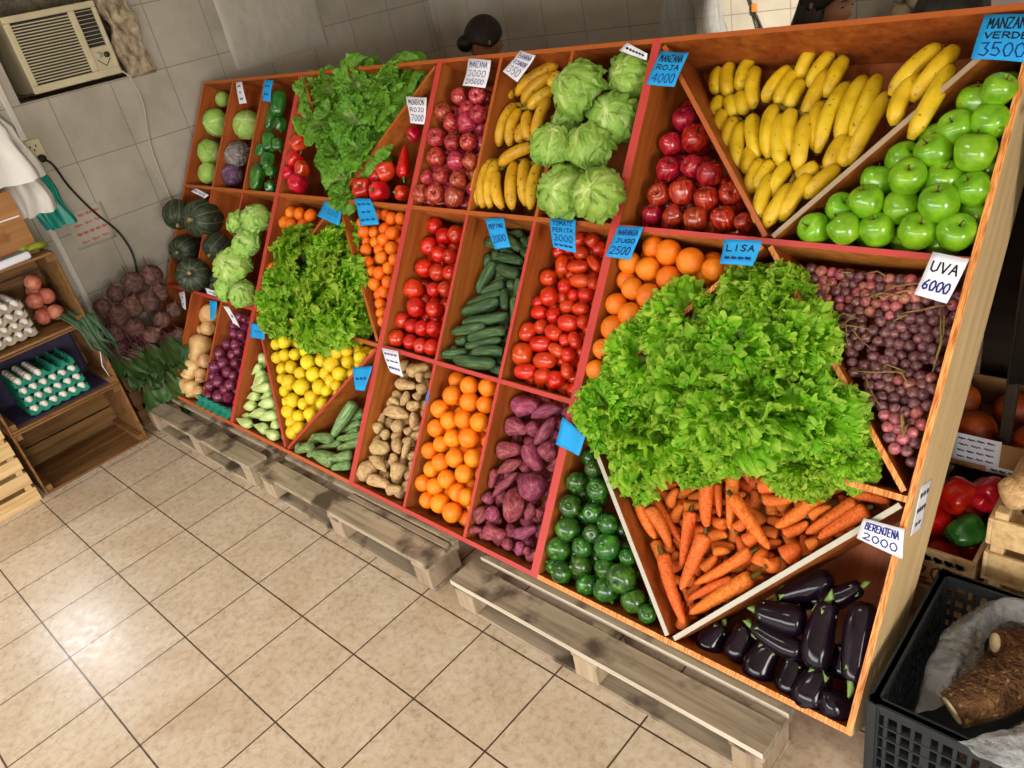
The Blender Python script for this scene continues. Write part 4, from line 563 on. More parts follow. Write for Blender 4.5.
root = empty('power_socket', (XL, 2.66 * T, 4.75 * T)); tag(root, 'cream wall power socket with a black plug above the teal bags', 'socket')
mb = MB(); mb.box((0, -.045, -.06), (.03, .045, .06), bev=.004); obj('socket_plate', mb.mesh('socket_plate', [m_cream]), root)
mb = MB()
for y, z in ((-.014, .03), (.014, .03), (0, .012)): mb.box((.0301, y - .003, z - .006), (.0308, y + .003, z + .006))
obj('socket_hole', mb.mesh('socket_hole', [m_darkslot]), root)
wire('black_cable', [(XW + .12, 2.72, 4.62), (XW + .25, 2.78, 4.5), (XW + .1, 2.9, 4.1), (XW + .05, 3.1, 3.6), (XW + .05, 3.35, 3.1), (XW + .06, 3.4, 2.6), (XW + .12, 3.2, 2.15), (XW + .3, 2.75, 2.0)], .006, m_blackrub, 'black power cord with plug curving down the wall from the socket', 'cord')
_o = bpy.data.objects['black_cable']; mb = MB(); v, f = lathe([(.017, 0), (.021, .004), (.019, .022), (.008, .034)], 14); mb.add(v, f, 0, True, Matrix.Translation((XL + .0302, 2.70 * T, 4.64 * T)) @ Matrix.Rotation(PI / 2, 4, 'Y')); obj('plug', mb.mesh('plug', [m_blackrub]), _o)
# ------------------------------------------------------------------ produce: prototypes (unit size, axis along z, -1..1)
def M1(name, geo, mat):
    mb = MB(); mb.add(*geo); return mb.mesh(name, [mat])
ball = [(math.sin(PI * k / 14) + .001, -math.cos(PI * k / 14)) for k in range(15)]
apple_p = smooth_prof([(.02, .62), (.16, .78), (.42, .9), (.78, .74), (.98, .28), (.96, -.2), (.78, -.66), (.45, -.9), (.2, -.86), (.02, -.72)][::-1], 3)
def apple_meshes(mat, n=3): return [M1('apple', lathe(apple_p, 22, 5, .035, 1.0, .10, s + 1, fade=lambda z: max(0, -z)), mat) for s in range(n)]
def round_meshes(name, mat, n=3, warp=.05, seg=20): return [M1(name, lathe(ball, seg, warp=warp, seed=s + 2), mat) for s in range(n)]
tomato_p = smooth_prof([(.02, -.88), (.4, -.86), (.82, -.55), (1.0, 0), (.86, .52), (.5, .82), (.18, .84), (.02, .76)], 3)
def tomato_meshes(mat): return [M1('tomato', lathe(tomato_p, 24, 5, .05, .8, .08, s, fade=lambda z: max(0, z)), mat) for s in range(3)]
lemon_p = smooth_prof([(.04, -1.16), (.16, -1.08), (.3, -.98), (.66, -.78), (.94, -.3), (.96, .2), (.72, .7), (.34, .96), (.14, 1.04), (.04, 1.08)], 3)
long_p = lambda a, b: smooth_prof([(.03, -1), (.45 * a, -.97), (.78 * a, -.86), (.95 * a, -.6), (1, -.1), (.97 * b, .45), (.86 * b, .75), (.5 * b, .94), (.03, 1)], 3)
cuke_p = long_p(1.0, 1.0); plum_p = smooth_prof([(.03, -1), (.5, -.95), (.88, -.62), (1, -.1), (.96, .4), (.72, .8), (.38, .96), (.03, 1)], 3)
zuke_p = smooth_prof([(.03, -1), (.55, -.98), (.9, -.85), (1, -.55), (.92, 0), (.74, .5), (.6, .82), (.52, .96), (.03, 1)], 3)
carrot_p = smooth_prof([(.03, -1), (.5, -1), (.86, -.95), (1, -.82), (.93, -.4), (.8, .1), (.66, .5), (.48, .82), (.22, .96), (.03, 1)], 4)
eggp_p = smooth_prof([(.03, -1), (.5, -.97), (.72, -.82), (.86, -.4), (.98, .1), (1.0, .45), (.84, .8), (.48, .96), (.03, 1)], 4)
pale_p = smooth_prof([(.03, -1), (.5, -.97), (.92, -.72), (1, -.35), (.8, .1), (.5, .5), (.22, .82), (.03, 1)], 4)
squash_p = smooth_prof([(.03, -1), (.55, -.96), (.95, -.62), (.98, -.25), (.8, .15), (.7, .5), (.72, .75), (.5, .95), (.03, 1)], 4)
bell_p = smooth_prof([(.03, -.72), (.25, -.84), (.62, -.92), (.95, -.62), (1, -.1), (.9, .45), (.7, .85), (.4, .98), (.1, .9), (.03, .86)], 3)
point_p = smooth_prof([(.03, -.86), (.3, -.95), (.8, -.86), (1, -.5), (.85, 0), (.55, .5), (.25, .85), (.03, 1)], 4)
onion_p = smooth_prof([(.03, -.9), (.3, -.86), (.8, -.55), (1, -.05), (.85, .45), (.48, .78), (.2, .98), (.12, 1.2), (.04, 1.26)], 3)
pump_p = smooth_prof([(.03, -.78), (.35, -.88), (.8, -.7), (1, -.05), (.86, .6), (.45, .86), (.2, .8), (.03, .72)], 4)
beet_p = smooth_prof([(.015, -2.6), (.03, -1.9), (.08, -1.35), (.35, -1.0), (.82, -.6), (1, 0), (.82, .55), (.45, .82), (.25, .98), (.03, 1.02)], 3)
root_p = [smooth_prof([(.03, -1), (.3, -.94), (.72, -.66), (1, -.15), (.92, .3), (.6, .72), (.25, .93), (.03, 1)], 3), smooth_prof([(.03, -1), (.5, -.93), (.95, -.6), (.85, -.1), (.7, .3), (.62, .7), (.3, .95), (.03, 1)], 3)]
def long_meshes(name, prof, mat, n=3, warp=.06, bends=(.12, -.1, .2), lobes=0, amp=0, seg=16): return [M1(name, lathe(prof if not isinstance(prof[0], list) else prof[k % len(prof)], seg, lobes, amp, 1, warp, k + 3, bends[k % len(bends)]), mat) for k in range(n)]
def stem_mesh(name, pts, rad, mat, seg=7, star=0, sr=.5):
    mb = MB(); mb.tube(pts, rad, seg)
    z0 = pts[0][2]
    for k in range(star):
        a = 2 * PI * k / star; c, s = math.cos(a), math.sin(a); w = .11
        v = [(0, 0, z0 + .1), (c * sr * .5 - s * w, s * sr * .5 + c * w, z0 + .06), (c * sr, s * sr, z0 - .06), (c * sr * .5 + s * w, s * sr * .5 - c * w, z0 + .06)]
        mb.add(v + [(x, y, z - .04) for x, y, z in v], [(0, 1, 2, 3), (7, 6, 5, 4), (0, 4, 5, 1), (1, 5, 6, 2), (2, 6, 7, 3), (3, 7, 4, 0)], 0, False)
    return mb.mesh(name, [mat])
KIND = {}
def kind(key, name, cat, meshes, stems=(), flip=False): KIND[key] = (name, cat, meshes, stems)
ap_stem = stem_mesh('stem', [(0, 0, .6), (.03, 0, .85), (.1, 0, 1.1)], [.05, .04, .05], m_wstem, 6)
tom_stem = stem_mesh('calyx', [(0, 0, .78), (.02, 0, .95)], [.06, .05], m_gstem, 6, 5, .42)
kind('apple', 'apple', 'apple', apple_meshes(m_apple), [('stem', ap_stem)]); kind('apple2', 'apple', 'apple', apple_meshes(m_apple2), [('stem', ap_stem)]); kind('gapple', 'green_apple', 'apple', apple_meshes(m_gapple), [('stem', ap_stem)])
orange_btn = stem_mesh('stem_button', [(0, 0, .96), (0, 0, 1.0)], [.09, .06], m_gstem, 8)
kind('orange', 'orange', 'orange', round_meshes('orange', m_orange), [('stem_button', orange_btn)]); kind('orange2', 'orange', 'orange', round_meshes('orange', m_orange2), [('stem_button', orange_btn)])
kind('mandarin', 'mandarin', 'mandarin', [M1('mandarin', lathe([(r, z * .9) for r, z in ball], 18, warp=.05, seed=s), m_mandarin) for s in range(3)])
kind('lemon', 'lemon', 'lemon', [M1('lemon', lathe(lemon_p, 18, warp=.06, seed=s), m_lemon) for s in range(3)])
kind('tomato', 'tomato', 'tomato', tomato_meshes(m_tomato)); kind('plum', 'plum_tomato', 'tomato', [M1('plum_tomato', lathe(plum_p, 18, warp=.06, seed=s), m_plum) for s in range(3)])
kind('cuke', 'cucumber', 'cucumber', long_meshes('cucumber', cuke_p, m_cuke, 4, .05, (.25, -.2, .45, 0)))
kind('zuke', 'zucchini', 'zucchini', long_meshes('zucchini', zuke_p, m_zuke, 3, .04, (.2, -.15, .05), 10, .03, 20), [('stem', stem_mesh('stem', [(0, 0, .96), (.03, 0, 1.12)], [.42, .36], m_gstem, 6))])
kind('rzuke', 'round_zucchini', 'zucchini', [M1('round_zucchini', lathe(tomato_p, 24, 10, .04, 1, .06, s), m_rzuke) for s in range(3)], [('stem', stem_mesh('stem', [(0, 0, .74), (.02, 0, .92), (.06, 0, 1.04)], [.15, .11, .13], m_gstem, 6))])
kind('carrot', 'carrot', 'carrot', long_meshes('carrot', carrot_p, m_carrot, 4, .07, (.25, -.3, .5, 0), seg=14), [('crown', stem_mesh('crown', [(0, 0, -.98), (.05, 0, -1.02), (-.05, 0, -1.05)], [.42, .36, .2], m_ccrown, 7))])
kind('eggplant', 'eggplant', 'eggplant', long_meshes('eggplant', eggp_p, m_egg, 3, .04, (.14, -.1, .2), seg=20))
kind('sweet', 'sweet_potato', 'sweet potato', long_meshes('sweet_potato', root_p, m_sweet, 5, .28, (.2, -.3, .4, 0, .3), 5, .06, 18)); kind('purple', 'sweet_potato', 'sweet potato', long_meshes('sweet_potato', root_p, m_purple, 5, .26, (.2, -.3, .4, 0, .3), 5, .05, 18))
kind('pale', 'pale_green_pepper', 'pepper', long_meshes('pale_green_pepper', pale_p, m_pale, 4, .12, (.25, -.2, .1, .3), 4, .12, 18), [('stem', stem_mesh('stem', [(0, 0, -.95), (.05, 0, -1.1), (.1, 0, -1.2)], [.14, .1, .12], m_gstem, 6))])
kind('squash', 'butternut_squash', 'squash', long_meshes('butternut_squash', squash_p, m_squash, 3, .06, (.1, -.1, 0), seg=22))
kind('onion', 'red_onion', 'onion', [M1('red_onion', lathe(onion_p, 18, warp=.06, seed=s), m_onion) for s in range(3)])
bell = lambda m: [M1('bell_pepper', lathe(bell_p, 28, 4, .2, .7, .16, s + 1), m) for s in range(3)]
pep_stem = stem_mesh('stem', [(0, 0, -.76), (.03, 0, -1.0), (.14, 0, -1.2)], [.16, .1, .13], m_gstem, 7)
kind('rpep', 'red_pepper', 'pepper', bell(m_rpep), [('stem', pep_stem)]); kind('gpep', 'green_pepper', 'pepper', bell(m_gpep), [('stem', pep_stem)])
kind('ppep', 'red_pepper', 'pepper', [M1('pointed_pepper', lathe(point_p, 22, 3, .14, .8, .08, 1), m_rpep)], [('stem', stem_mesh('stem', [(0, 0, -.9), (.05, 0, -1.08), (.18, 0, -1.2)], [.16, .1, .13], m_gstem, 7))])
kind('pumpkin', 'pumpkin', 'pumpkin', [M1('pumpkin', lathe(pump_p, 60, 10, .07, .6, .05, s), m_pumpkin) for s in range(2)], [('stem', stem_mesh('stem', [(0, 0, .7), (.02, 0, .86), (.05, 0, .96)], [.14, .1, .12], m_cork, 8))])
def calyx_mesh():
    mb = MB(); mb.tube([(0, 0, -.94), (.05, 0, -1.12), (.22, 0, -1.26)], [.26, .17, .2], 8)
    for k in range(5):
        a = 2 * PI * k / 5; c, s = math.cos(a), math.sin(a); v = []
        for (r, z, w) in ((.1, -1.0, .2), (.5, -.93, .24), (.7, -.8, .16), (.84, -.62, .02)):
            for sg in (-1, 1): v.append((c * r - s * w * sg, s * r + c * w * sg, z))
        n = len(v); v += [(x * .9, y * .9, z + .03) for x, y, z in v]; f = []
        for i in range(3): f += [(2 * i, 2 * i + 1, 2 * i + 3, 2 * i + 2), (n + 2 * i + 2, n + 2 * i + 3, n + 2 * i + 1, n + 2 * i), (2 * i, 2 * i + 2, n + 2 * i + 2, n + 2 * i), (2 * i + 1, n + 2 * i + 1, n + 2 * i + 3, 2 * i + 3)]
        mb.add(v, f, 0, True)
    return mb.mesh('calyx', [m_calyx])
KIND['eggplant'] = ('eggplant', 'eggplant', KIND['eggplant'][2], [('calyx', calyx_mesh())])

ORD = ['leftmost', 'second', 'third', 'fourth', 'fifth', 'sixth', 'seventh', 'eighth', 'ninth', 'tenth', 'eleventh', 'twelfth', 'thirteenth', 'fourteenth', 'fifteenth', 'sixteenth', 'seventeenth', 'eighteenth', 'nineteenth', 'twentieth']
def row_names(items, r):
    """which row up and which place from the left, read off the rack face"""
    idx = sorted(range(len(items)), key=lambda i: items[i][1]); rows = []; base = None
    for i in idx:
        if not rows or items[i][1] - base > 1.15 * r: rows.append([]); base = items[i][1]
        rows[-1].append(i)
    out = {}
    for k, row in enumerate(rows):
        rn = 'bottom row' if k == 0 else ('top row' if k == len(rows) - 1 else ORD[k] + ' row up')
        row.sort(key=lambda i: items[i][0])
        for j, i in enumerate(row):
            pos = 'only one' if len(row) == 1 else ('leftmost' if j == 0 else ('rightmost' if j == len(row) - 1 else ORD[j] + ' from left'))
            out[i] = (pos, rn)
    return out
NORD = {}
def pile(key, kd, desc, where, group, facing=None, spin=1.0, scale=1.0, stems=True, seed=0, over=None, half=None):
    rnd = random.Random(seed + len(key)); name, cat, meshes, parts = KIND[kd]
    items = PILES[key]; mids = [((i[0] + i[3]) / 2, (i[1] + i[4]) / 2) if len(i) == 7 else (i[0], i[1]) for i in items]
    top = [k for k, i in enumerate(items) if i[-1] > 0]; rm = sorted(abs(items[k][-1]) for k in top)[len(top) // 2]
    names = row_names([mids[k] for k in top], rm); names = {top[k]: v for k, v in names.items()}
    for k, it in enumerate(items):
        r = abs(it[-1]) / 1000 * scale; under = it[-1] < 0
        kk = over.get(k) if over else None
        nm, ct, ms, ps = KIND[kk] if kk else (name, cat, meshes, parts)
        if len(it) == 7:
            P, Q = dmm(it[:3]), dmm(it[3:6]); ax = (Q - P); h = ax.length / 2 + .85 * r; ax = ax.normalized(); c = (P + Q) / 2
            h = max(h, r * (1.35 if kd == 'eggplant' else 1.0))
            rot = ax.to_track_quat('Z', 'Y').to_matrix().to_4x4() @ Matrix.Rotation(rnd.uniform(0, 2 * PI), 4, 'Z'); S = Matrix.Diagonal((r, r, h, 1))
        else:
            c = dmm(it[:3]); h = r
            if facing is not None:
                ax = (Vector(facing) + Vector((rnd.uniform(-1, 1), rnd.uniform(-1, 1), rnd.uniform(-1, 1))) * spin).normalized()
            else: ax = Vector((rnd.gauss(0, 1), rnd.gauss(0, 1), rnd.gauss(0, 1))).normalized()
            rot = ax.to_track_quat('Z', 'Y').to_matrix().to_4x4() @ Matrix.Rotation(rnd.uniform(0, 2 * PI), 4, 'Z'); S = Matrix.Diagonal((r, r, r, 1))
        o = obj(nm, ms[rnd.randrange(len(ms))]); o.matrix_world = Matrix.Translation(c) @ rot @ S
        if under: tag(o, f'{desc} showing only between those lying on it, {where}', ct, group + ', lower layer')
        else:
            lean = ''
            if len(it) == 7 and (Q - P).length > 1.2 * r:
                da, ds = it[3] - it[0], it[4] - it[1]; an = math.degrees(math.atan2(da, ds)) if ds >= 0 else math.degrees(math.atan2(-da, -ds))
                lean = 'upright ' if abs(an) < 22 else ('crosswise ' if abs(an) > 68 else ('right-leaning ' if an > 0 else 'left-leaning '))
            pos, rn = names[k]; tag(o, f'{lean}{desc}, {pos} in {rn}, {where}', ct, group)
            if stems:
                for pn, pm in ps: obj(pn, pm, o)
VIEW = -FWD
exec_piles = [
 ('red_apples', 'apple', 'glossy dark red apple', 'in the right rack', 'red apples on the right rack', (0, -.3, 1), .7),
 ('green_apples', 'gapple', 'shiny green apple', 'in the top right corner bin', 'green apples', (0, -.2, 1), .8, 1.0),
 ('rack_end_oranges', 'orange2', 'large orange', 'left of the big curly lettuce heap', 'oranges on the right rack', None, 1),
 ('round_zucchini', 'rzuke', 'round dark green zucchini', 'left of the carrots', 'round zucchini', (0, -.6, .6), .9),
 ('carrots', 'carrot', 'orange carrot', 'below the big lettuce heap', 'carrots', None, 1), ('eggplants', 'eggplant', 'glossy eggplant', 'in the bottom right corner bin', 'eggplants', None, 1, 1.3),
 ('striped_apples', 'apple2', 'streaky red apple', 'in the middle rack beside bananas', 'streaky apples in the middle rack', (0, -.4, 1), .9),
 ('round_tomatoes', 'tomato', 'round red tomato', 'left of the cucumbers', 'round tomatoes', (0, -.4, -.4), .8), ('cucumbers', 'cuke', 'dark green cucumber', 'between the two tomato bins', 'cucumbers', None, 1),
 ('plum_tomatoes', 'plum', 'red plum tomato', 'right of the cucumbers', 'plum tomatoes', None, 1), ('tan_sweet_potatoes', 'sweet', 'tan knobbly root', 'below the round tomatoes', 'tan roots', None, 1),
 ('middle_oranges', 'orange', 'bright orange', 'in the bottom middle bin', 'oranges in the middle rack', None, 1), ('purple_sweet_potatoes', 'purple', 'purple sweet potato', 'below the plum tomatoes', 'purple sweet potatoes', None, 1),
 ('lemons', 'lemon', 'yellow lemon', 'under the left curly lettuce', 'lemons', None, 1), ('pale_peppers', 'pale', 'pale green pepper', 'left of the lemons', 'pale green peppers', None, 1), ('zucchini', 'zuke', 'striped green zucchini', 'right of the lemons', 'zucchini', None, 1),
 ('squash', 'squash', 'tan butternut squash', 'left of the red onions', 'butternut squashes', (.4, -.6, .4), .5, 1.15), ('red_onions', 'onion', 'shiny red onion', 'right of the squash', 'red onions', None, 1),
 ('pumpkins', 'pumpkin', 'ribbed dark green pumpkin', 'on the left rack', 'pumpkins', (.5, -.7, .1), .5, 1.06),
 ('green_peppers', 'gpep', 'glossy green pepper', 'in the top left rack', 'green peppers', (0, .3, .9), .5), ('left_red_peppers', 'rpep', 'wrinkled red pepper', 'left of the leafy lettuces', 'red peppers left of the lettuces', (0, -.7, .5), .9),
 ('right_red_peppers', 'rpep', 'red pepper', 'right of the leafy lettuces', 'red peppers right of the lettuces', (0, .8, -.4), .8),
 ('left_mandarins', 'mandarin', 'orange mandarin', 'left of the small curly lettuce heap', 'mandarins left of the lettuce', None, 1), ('mandarins', 'mandarin', 'orange mandarin', 'right of the small curly lettuce heap', 'mandarins right of the lettuce', None, 1)]
for a in exec_piles: pile(a[0], a[1], a[2], a[3], a[4], a[5], a[6], scale=a[7] if len(a) > 7 else 1.0, over={6: 'ppep'} if a[0] == 'right_red_peppers' else None)
# ------------------------------------------------------------------ bananas: each hand is one thing, its bananas are parts
def banana_geo(P, Q, r, bulge, side):
    L = (Q - P).length; pts = []; rad = []; n = 12
    for i in range(n + 1):
        t = i / n; b = 4 * t * (1 - t)
        pts.append(P.lerp(Q, t) + (OUT * bulge + side) * b * L)
        rad.append(r * min(1, (.42 + .9 * min(t / .16, 1)) if t < .16 else 1.0) * (1 if t < .8 else (1 - .55 * ((t - .8) / .2) ** 1.6)) * (.96 + .08 * b))
    return pts, rad
def hands(data, mat, labels, group, rs):
    for key, L in data.items():
        B = [(dmm(b[:3]), dmm(b[3:6]), rs) for b in L]
        cr = sum((b[0] for b in B), Vector()) / len(B) - OUT * .015 + UPV * .012
        root = empty('banana_hand', cr); tag(root, labels[key], 'bananas', group); ivm = Matrix.Translation(-cr)
        for k, (P, Q, r) in enumerate(B):
            rnd = random.Random(k * 7 + ord(key)); side = Vector((1, 0, 0)) * ((k - (len(B) - 1) / 2) / max(len(B), 2) * .09 + rnd.uniform(-.02, .02))
            pts, rad = banana_geo(P, Q, r, .13, side)
            mb = MB(); mb.tube([ivm @ p for p in pts], rad, 15, ridge=.05); mb.tube([ivm @ pts[-1], ivm @ (pts[-1] + (pts[-1] - pts[-2]).normalized() * .008)], [r * .4, r * .25], 7, 1)
            # five soft ridges
            obj('banana', mb.mesh('banana', [mat, m_btip]), root)
        mb = MB(); n = len(B)
        for (P, Q, r) in B: mb.tube([ivm @ P, ivm @ P.lerp(cr + (P - cr) * .35, .6), ivm @ (cr + (P - cr) * .3)], [r * .45, r * .36, r * .4], 7)
        obj('crown', mb.mesh('crown', [m_bcrown]), root)
hands(BANANAS_END, m_banana, dict(A='yellow banana hand in the top left corner of the right rack', B='spotted banana hand hanging below the corner one, beside red apples', C='short banana hand behind the middle of the banana bin', D='banana hand of four in the centre of the banana bin',
      E='three upright bananas at the top edge of the banana bin', F='largest yellow banana hand, right of centre along the sloping divider', G='lowest banana hand, at the point of the banana bin', H='hand of four bananas lying over the divider above green apples'), 'banana hands on the right rack', .0215)
hands(BANANAS_MID, m_banana2, dict(I='big banana hand at the top of the narrow middle rack bin', J='banana bunch tucked below the top hand in the narrow bin', K='row of upright spotted bananas at the bottom of the narrow bin', L='single brownish banana lying across the upright row'), 'banana hands in the middle rack', .021)
# ------------------------------------------------------------------ leafy heads
def leaf(mb, M, L, wid, nu, nv, lift, curl, frill, waves, rnd, cup=.25, tipround=1.0, t0=0.0):
    v = []; col = []; ph = [rnd.uniform(0, 6.28) for _ in range(4)]; p = Vector((0, 0, 0)); sd = rnd.uniform(0, 50)
    cen = []
    for i in range(nu + 1):
        u = i / nu; e = lift - curl * u * u; cen.append((p.copy(), e)); p = p + Vector((math.cos(e), 0, math.sin(e))) * L / nu
    for i in range(nu + 1):
        u = i / nu; c, e = cen[i]; nrm = Vector((-math.sin(e), 0, math.cos(e)))
        w = wid * (0.16 + 0.84 * min(1, (u / .55)) ** 1.1) * (math.sqrt(max(0.0, 1 - ((u - .62) / .42) ** 2)) if u > .62 else 1)
        w = max(w, .12 * wid)
        for j in range(nv + 1):
            s = 2 * j / nv - 1; edge = max(abs(s) ** 2.2 * min(1, u * 1.8), max(0, (u - .55) / .45) ** 1.3)
            q = c + Vector((0, 1, 0)) * s * w + nrm * cup * s * s * w
            arc = s * 1.6 + (u * 2.2 if abs(s) > .3 else 0) * (1 if s > 0 else -1)
            fr = math.sin(arc * waves + ph[0]) * .55 + math.sin(arc * waves * 2.3 + ph[1] + u * 5) * .35 + .35 * mnoise.noise(Vector((q.x * 5, q.y * 5, sd)))
            q = q + nrm * frill * edge * fr + Vector((math.cos(e), 0, math.sin(e))) * frill * .7 * edge * math.cos(arc * waves * 1.3 + ph[2])
            q = q + nrm * .05 * L * mnoise.noise(Vector((u * 4, s * 3, sd)))
            v.append(q); col.append(min(1.0, .12 + t0 + .62 * u + .35 * edge + .1 * abs(s)))
    f = [(i * (nv + 1) + j, i * (nv + 1) + j + 1, (i + 1) * (nv + 1) + j + 1, (i + 1) * (nv + 1) + j) for i in range(nu) for j in range(nv)]
    mb.add([M @ q for q in v], f, 0, True, None, col)
def fan_leaf(mb, M, L, spread, nr, na, lift, curl, frill, rnd):
    """gathered leaf: a fan whose rim is crumpled ever more strongly towards the edge"""
    v = []; col = []; sd = Vector((rnd.uniform(0, 60), rnd.uniform(0, 60), rnd.uniform(0, 60))); p4 = rnd.uniform(0, 6)
    for i in range(nr + 1):
        u = (i / nr) ** .75; k = u ** 1.8
        for j in range(na + 1):
            s = 2 * j / na - 1; th = s * spread * (.35 + .65 * u); e = lift - curl * u * u - .35 * s * s * u
            kk = max(k, abs(s) ** 3 * u); rl = L * u * (1 - .16 * s * s + .06 * math.sin(3 * s + p4))
            rad = Vector((math.cos(th) * math.cos(e), math.sin(th) * math.cos(e), math.sin(e))); nrm = Vector((-math.cos(th) * math.sin(e), -math.sin(th) * math.sin(e), math.cos(e))); tan = Vector((-math.sin(th), math.cos(th), 0))
            q = rad * rl; n1 = mnoise.noise_vector(q * 3.2 + sd); n2 = mnoise.noise_vector(q * 9.5 + sd); n3 = mnoise.noise_vector(q * 21 - sd)
            q = q + nrm * kk * (frill * 1.5 * n1.x + frill * 1.25 * n2.x + frill * .7 * n3.x) + tan * kk * frill * (.9 * n2.y + .6 * n3.y) + rad * kk * frill * (.9 * n2.z + .6 * n3.z)
            v.append(q); col.append(min(1.0, max(0, .08 + .55 * u + .3 * kk ** 2)))
    f = [(i * (na + 1) + j, i * (na + 1) + j + 1, (i + 1) * (na + 1) + j + 1, (i + 1) * (na + 1) + j) for i in range(nr) for j in range(na)]
    mb.add([M @ q for q in v], f, 0, True, None, col)
def frilly_head(seed, mat, n=24, frill=.15, nr=16, na=76, name='lettuce_leaves'):
    rnd = random.Random(seed); mb = MB()
    for k in range(n):
        t = k / (n - 1); M = Matrix.Rotation(k * 2.39996 + rnd.uniform(-.25, .25), 4, 'Z') @ Matrix.Translation((.03, 0, -.5 + .15 * t)) @ Matrix.Rotation(rnd.uniform(-.4, .4), 4, 'X')
        fan_leaf(mb, M, 1.12 - .2 * t + rnd.uniform(-.12, .06), .95 - .15 * t, nr, na, .3 + 1.15 * t + rnd.uniform(-.15, .15), .75 - .5 * t, frill * rnd.uniform(.85, 1.15), rnd)
    mb.tube([(0, 0, -.75), (0, 0, -.5), (0, 0, -.3)], [.1, .12, .08], 8)
    return mb.mesh(name, [mat])
def curly_head(seed, mat, n=24, frill=.15, waves=7, nu=9, nv=30, wid=.42, name='lettuce_leaves'):
    rnd = random.Random(seed); mb = MB()
    for k in range(n):
        t = k / (n - 1); az = k * 2.39996 + rnd.uniform(-.2, .2)
        M = Matrix.Rotation(az, 4, 'Z') @ Matrix.Translation((.05, 0, -.45))
        leaf(mb, M, 1.12 - .22 * t + rnd.uniform(-.08, .08), wid * (1 - .25 * t), nu, nv, .25 + 1.15 * t, .9 - .35 * t, frill, waves, rnd, .25)
    mb.tube([(0, 0, -.75), (0, 0, -.5), (0, 0, -.3)], [.12, .14, .1], 8)
    return mb.mesh(name, [mat])
CURLY = [frilly_head(s, m_curly) for s in (1, 2, 3)]
LEAFY = [frilly_head(s, m_leafy, 18, .085, 14, 44) for s in (11, 12)]
def heads(spots, meshes, name, cat, labels, group, size, tilt, seed, up=.35, nrm=None):
    rnd = random.Random(seed)
    for k, (a, s, d, r) in enumerate(spots):
        ax = (OUT * 1.0 + Vector((0, 0, 1)) * up + Vector((rnd.uniform(-1, 1), rnd.uniform(-1, 1), rnd.uniform(-1, 1))) * tilt).normalized()
        o = obj(name, meshes[k % len(meshes)]); q = r / 1000 * size
        o.matrix_world = Matrix.Translation(dmm((a, s, d))) @ ax.to_track_quat('Z', 'Y').to_matrix().to_4x4() @ Matrix.Rotation(rnd.uniform(0, 6.28), 4, 'Z') @ Matrix.Diagonal((q, q, q * .9, 1))
        tag(o, labels[k], cat, group)
H = 'bright green curly lettuce in the big heap, '
heads(CURLY_END, CURLY, 'curly_lettuce', 'lettuce', [H + x for x in ('topmost, behind the blue card', 'top right beside the grapes', 'upper left near the oranges', 'upper middle', 'right edge against the grapes', 'left, just right of the oranges', 'left of centre', 'far left over the red rack edge', 'lower left of centre', 'right of centre', 'lower middle', 'lower right by the grape divider', 'bottom left over the carrots', 'lowest at the right end', 'bottom right over the carrots', 'bottom middle over the carrots')], 'curly lettuces in the big heap', 1.08, .8, 5)
H = 'curly lettuce in the small left heap, '
heads(CURLY_LEFT, CURLY, 'curly_lettuce', 'lettuce', [H + x for x in ('top left under the mandarins', 'top right by the blue cards', 'left side', 'centre', 'right side by the divider', 'lower left beside the blue card', 'lower centre', 'lower right', 'bottom right corner above lemons', 'bottom middle above the lemons')], 'curly lettuces in the small heap', 1.08, .75, 8)
H = 'leafy green butter lettuce, '
heads(LEAFY_TOP, LEAFY, 'butter_lettuce', 'lettuce', [H + x for x in ('top left of the heap beside green peppers', 'top of the heap left of centre', 'top of the heap right of centre', 'topmost right, sticking above the rack', 'left side of the heap', 'middle of the heap', 'right side of the heap beside a white card', 'lower left above the red peppers', 'lower right of the heap', 'lowest, hanging down over the shelf edge', 'small one at the top left corner', 'small one at the left edge', 'small one beside the lowest')], 'leafy lettuces at the top', 1.14, .5, 3)
def ball_head(seed, mat, shells=7, amp=.06, frill=.1, open_=.3, name='cabbage_leaves'):
    rnd = random.Random(seed); mb = MB(); v, f = lathe([(r * .93, z * .9) for r, z in ball], 24, warp=.06, seed=seed); mb.add(v, f, 0, True, None, [.3 + .15 * mnoise.noise(Vector(p) * 3) for p in v])
    for k in range(shells):
        az = k * 2.4 + rnd.uniform(-.3, .3); R0 = Matrix.Rotation(az, 4, 'Z') @ Matrix.Rotation(rnd.uniform(.5, 1.15), 4, 'Y'); nu, nv = 14, 22; vv = []; col = []; sd = rnd.uniform(0, 40)
        for i in range(nu + 1):
            u = i / nu
            for j in range(nv + 1):
                s = 2 * j / nv - 1; th = -.9 + 2.1 * u; ph = s * (1.05 * math.sin(PI * (.12 + .8 * u)) )
                edge = max(abs(s) ** 3, max(0, (u - .7) / .3) ** 2)
                rr = .96 + .015 * k + amp * mnoise.noise(Vector((u * 5, s * 4, sd))) + frill * edge * (open_ + math.sin(s * 9 + u * 14 + sd)) + .035 * math.exp(-(s * 9) ** 2) * (1 - u)
                vv.append(R0 @ Vector((rr * math.sin(th), rr * math.cos(th) * math.sin(ph), rr * math.cos(th) * math.cos(ph))))
                col.append(min(1, .35 + .5 * u + .3 * edge - .3 * math.exp(-(s * 8) ** 2) + .15 * mnoise.noise(Vector((u * 6, s * 6, sd)))))
        mb.add(vv, [(i * (nv + 1) + j, i * (nv + 1) + j + 1, (i + 1) * (nv + 1) + j + 1, (i + 1) * (nv + 1) + j) for i in range(nu) for j in range(nv)], 0, True, None, col)
    return mb.mesh(name, [mat])
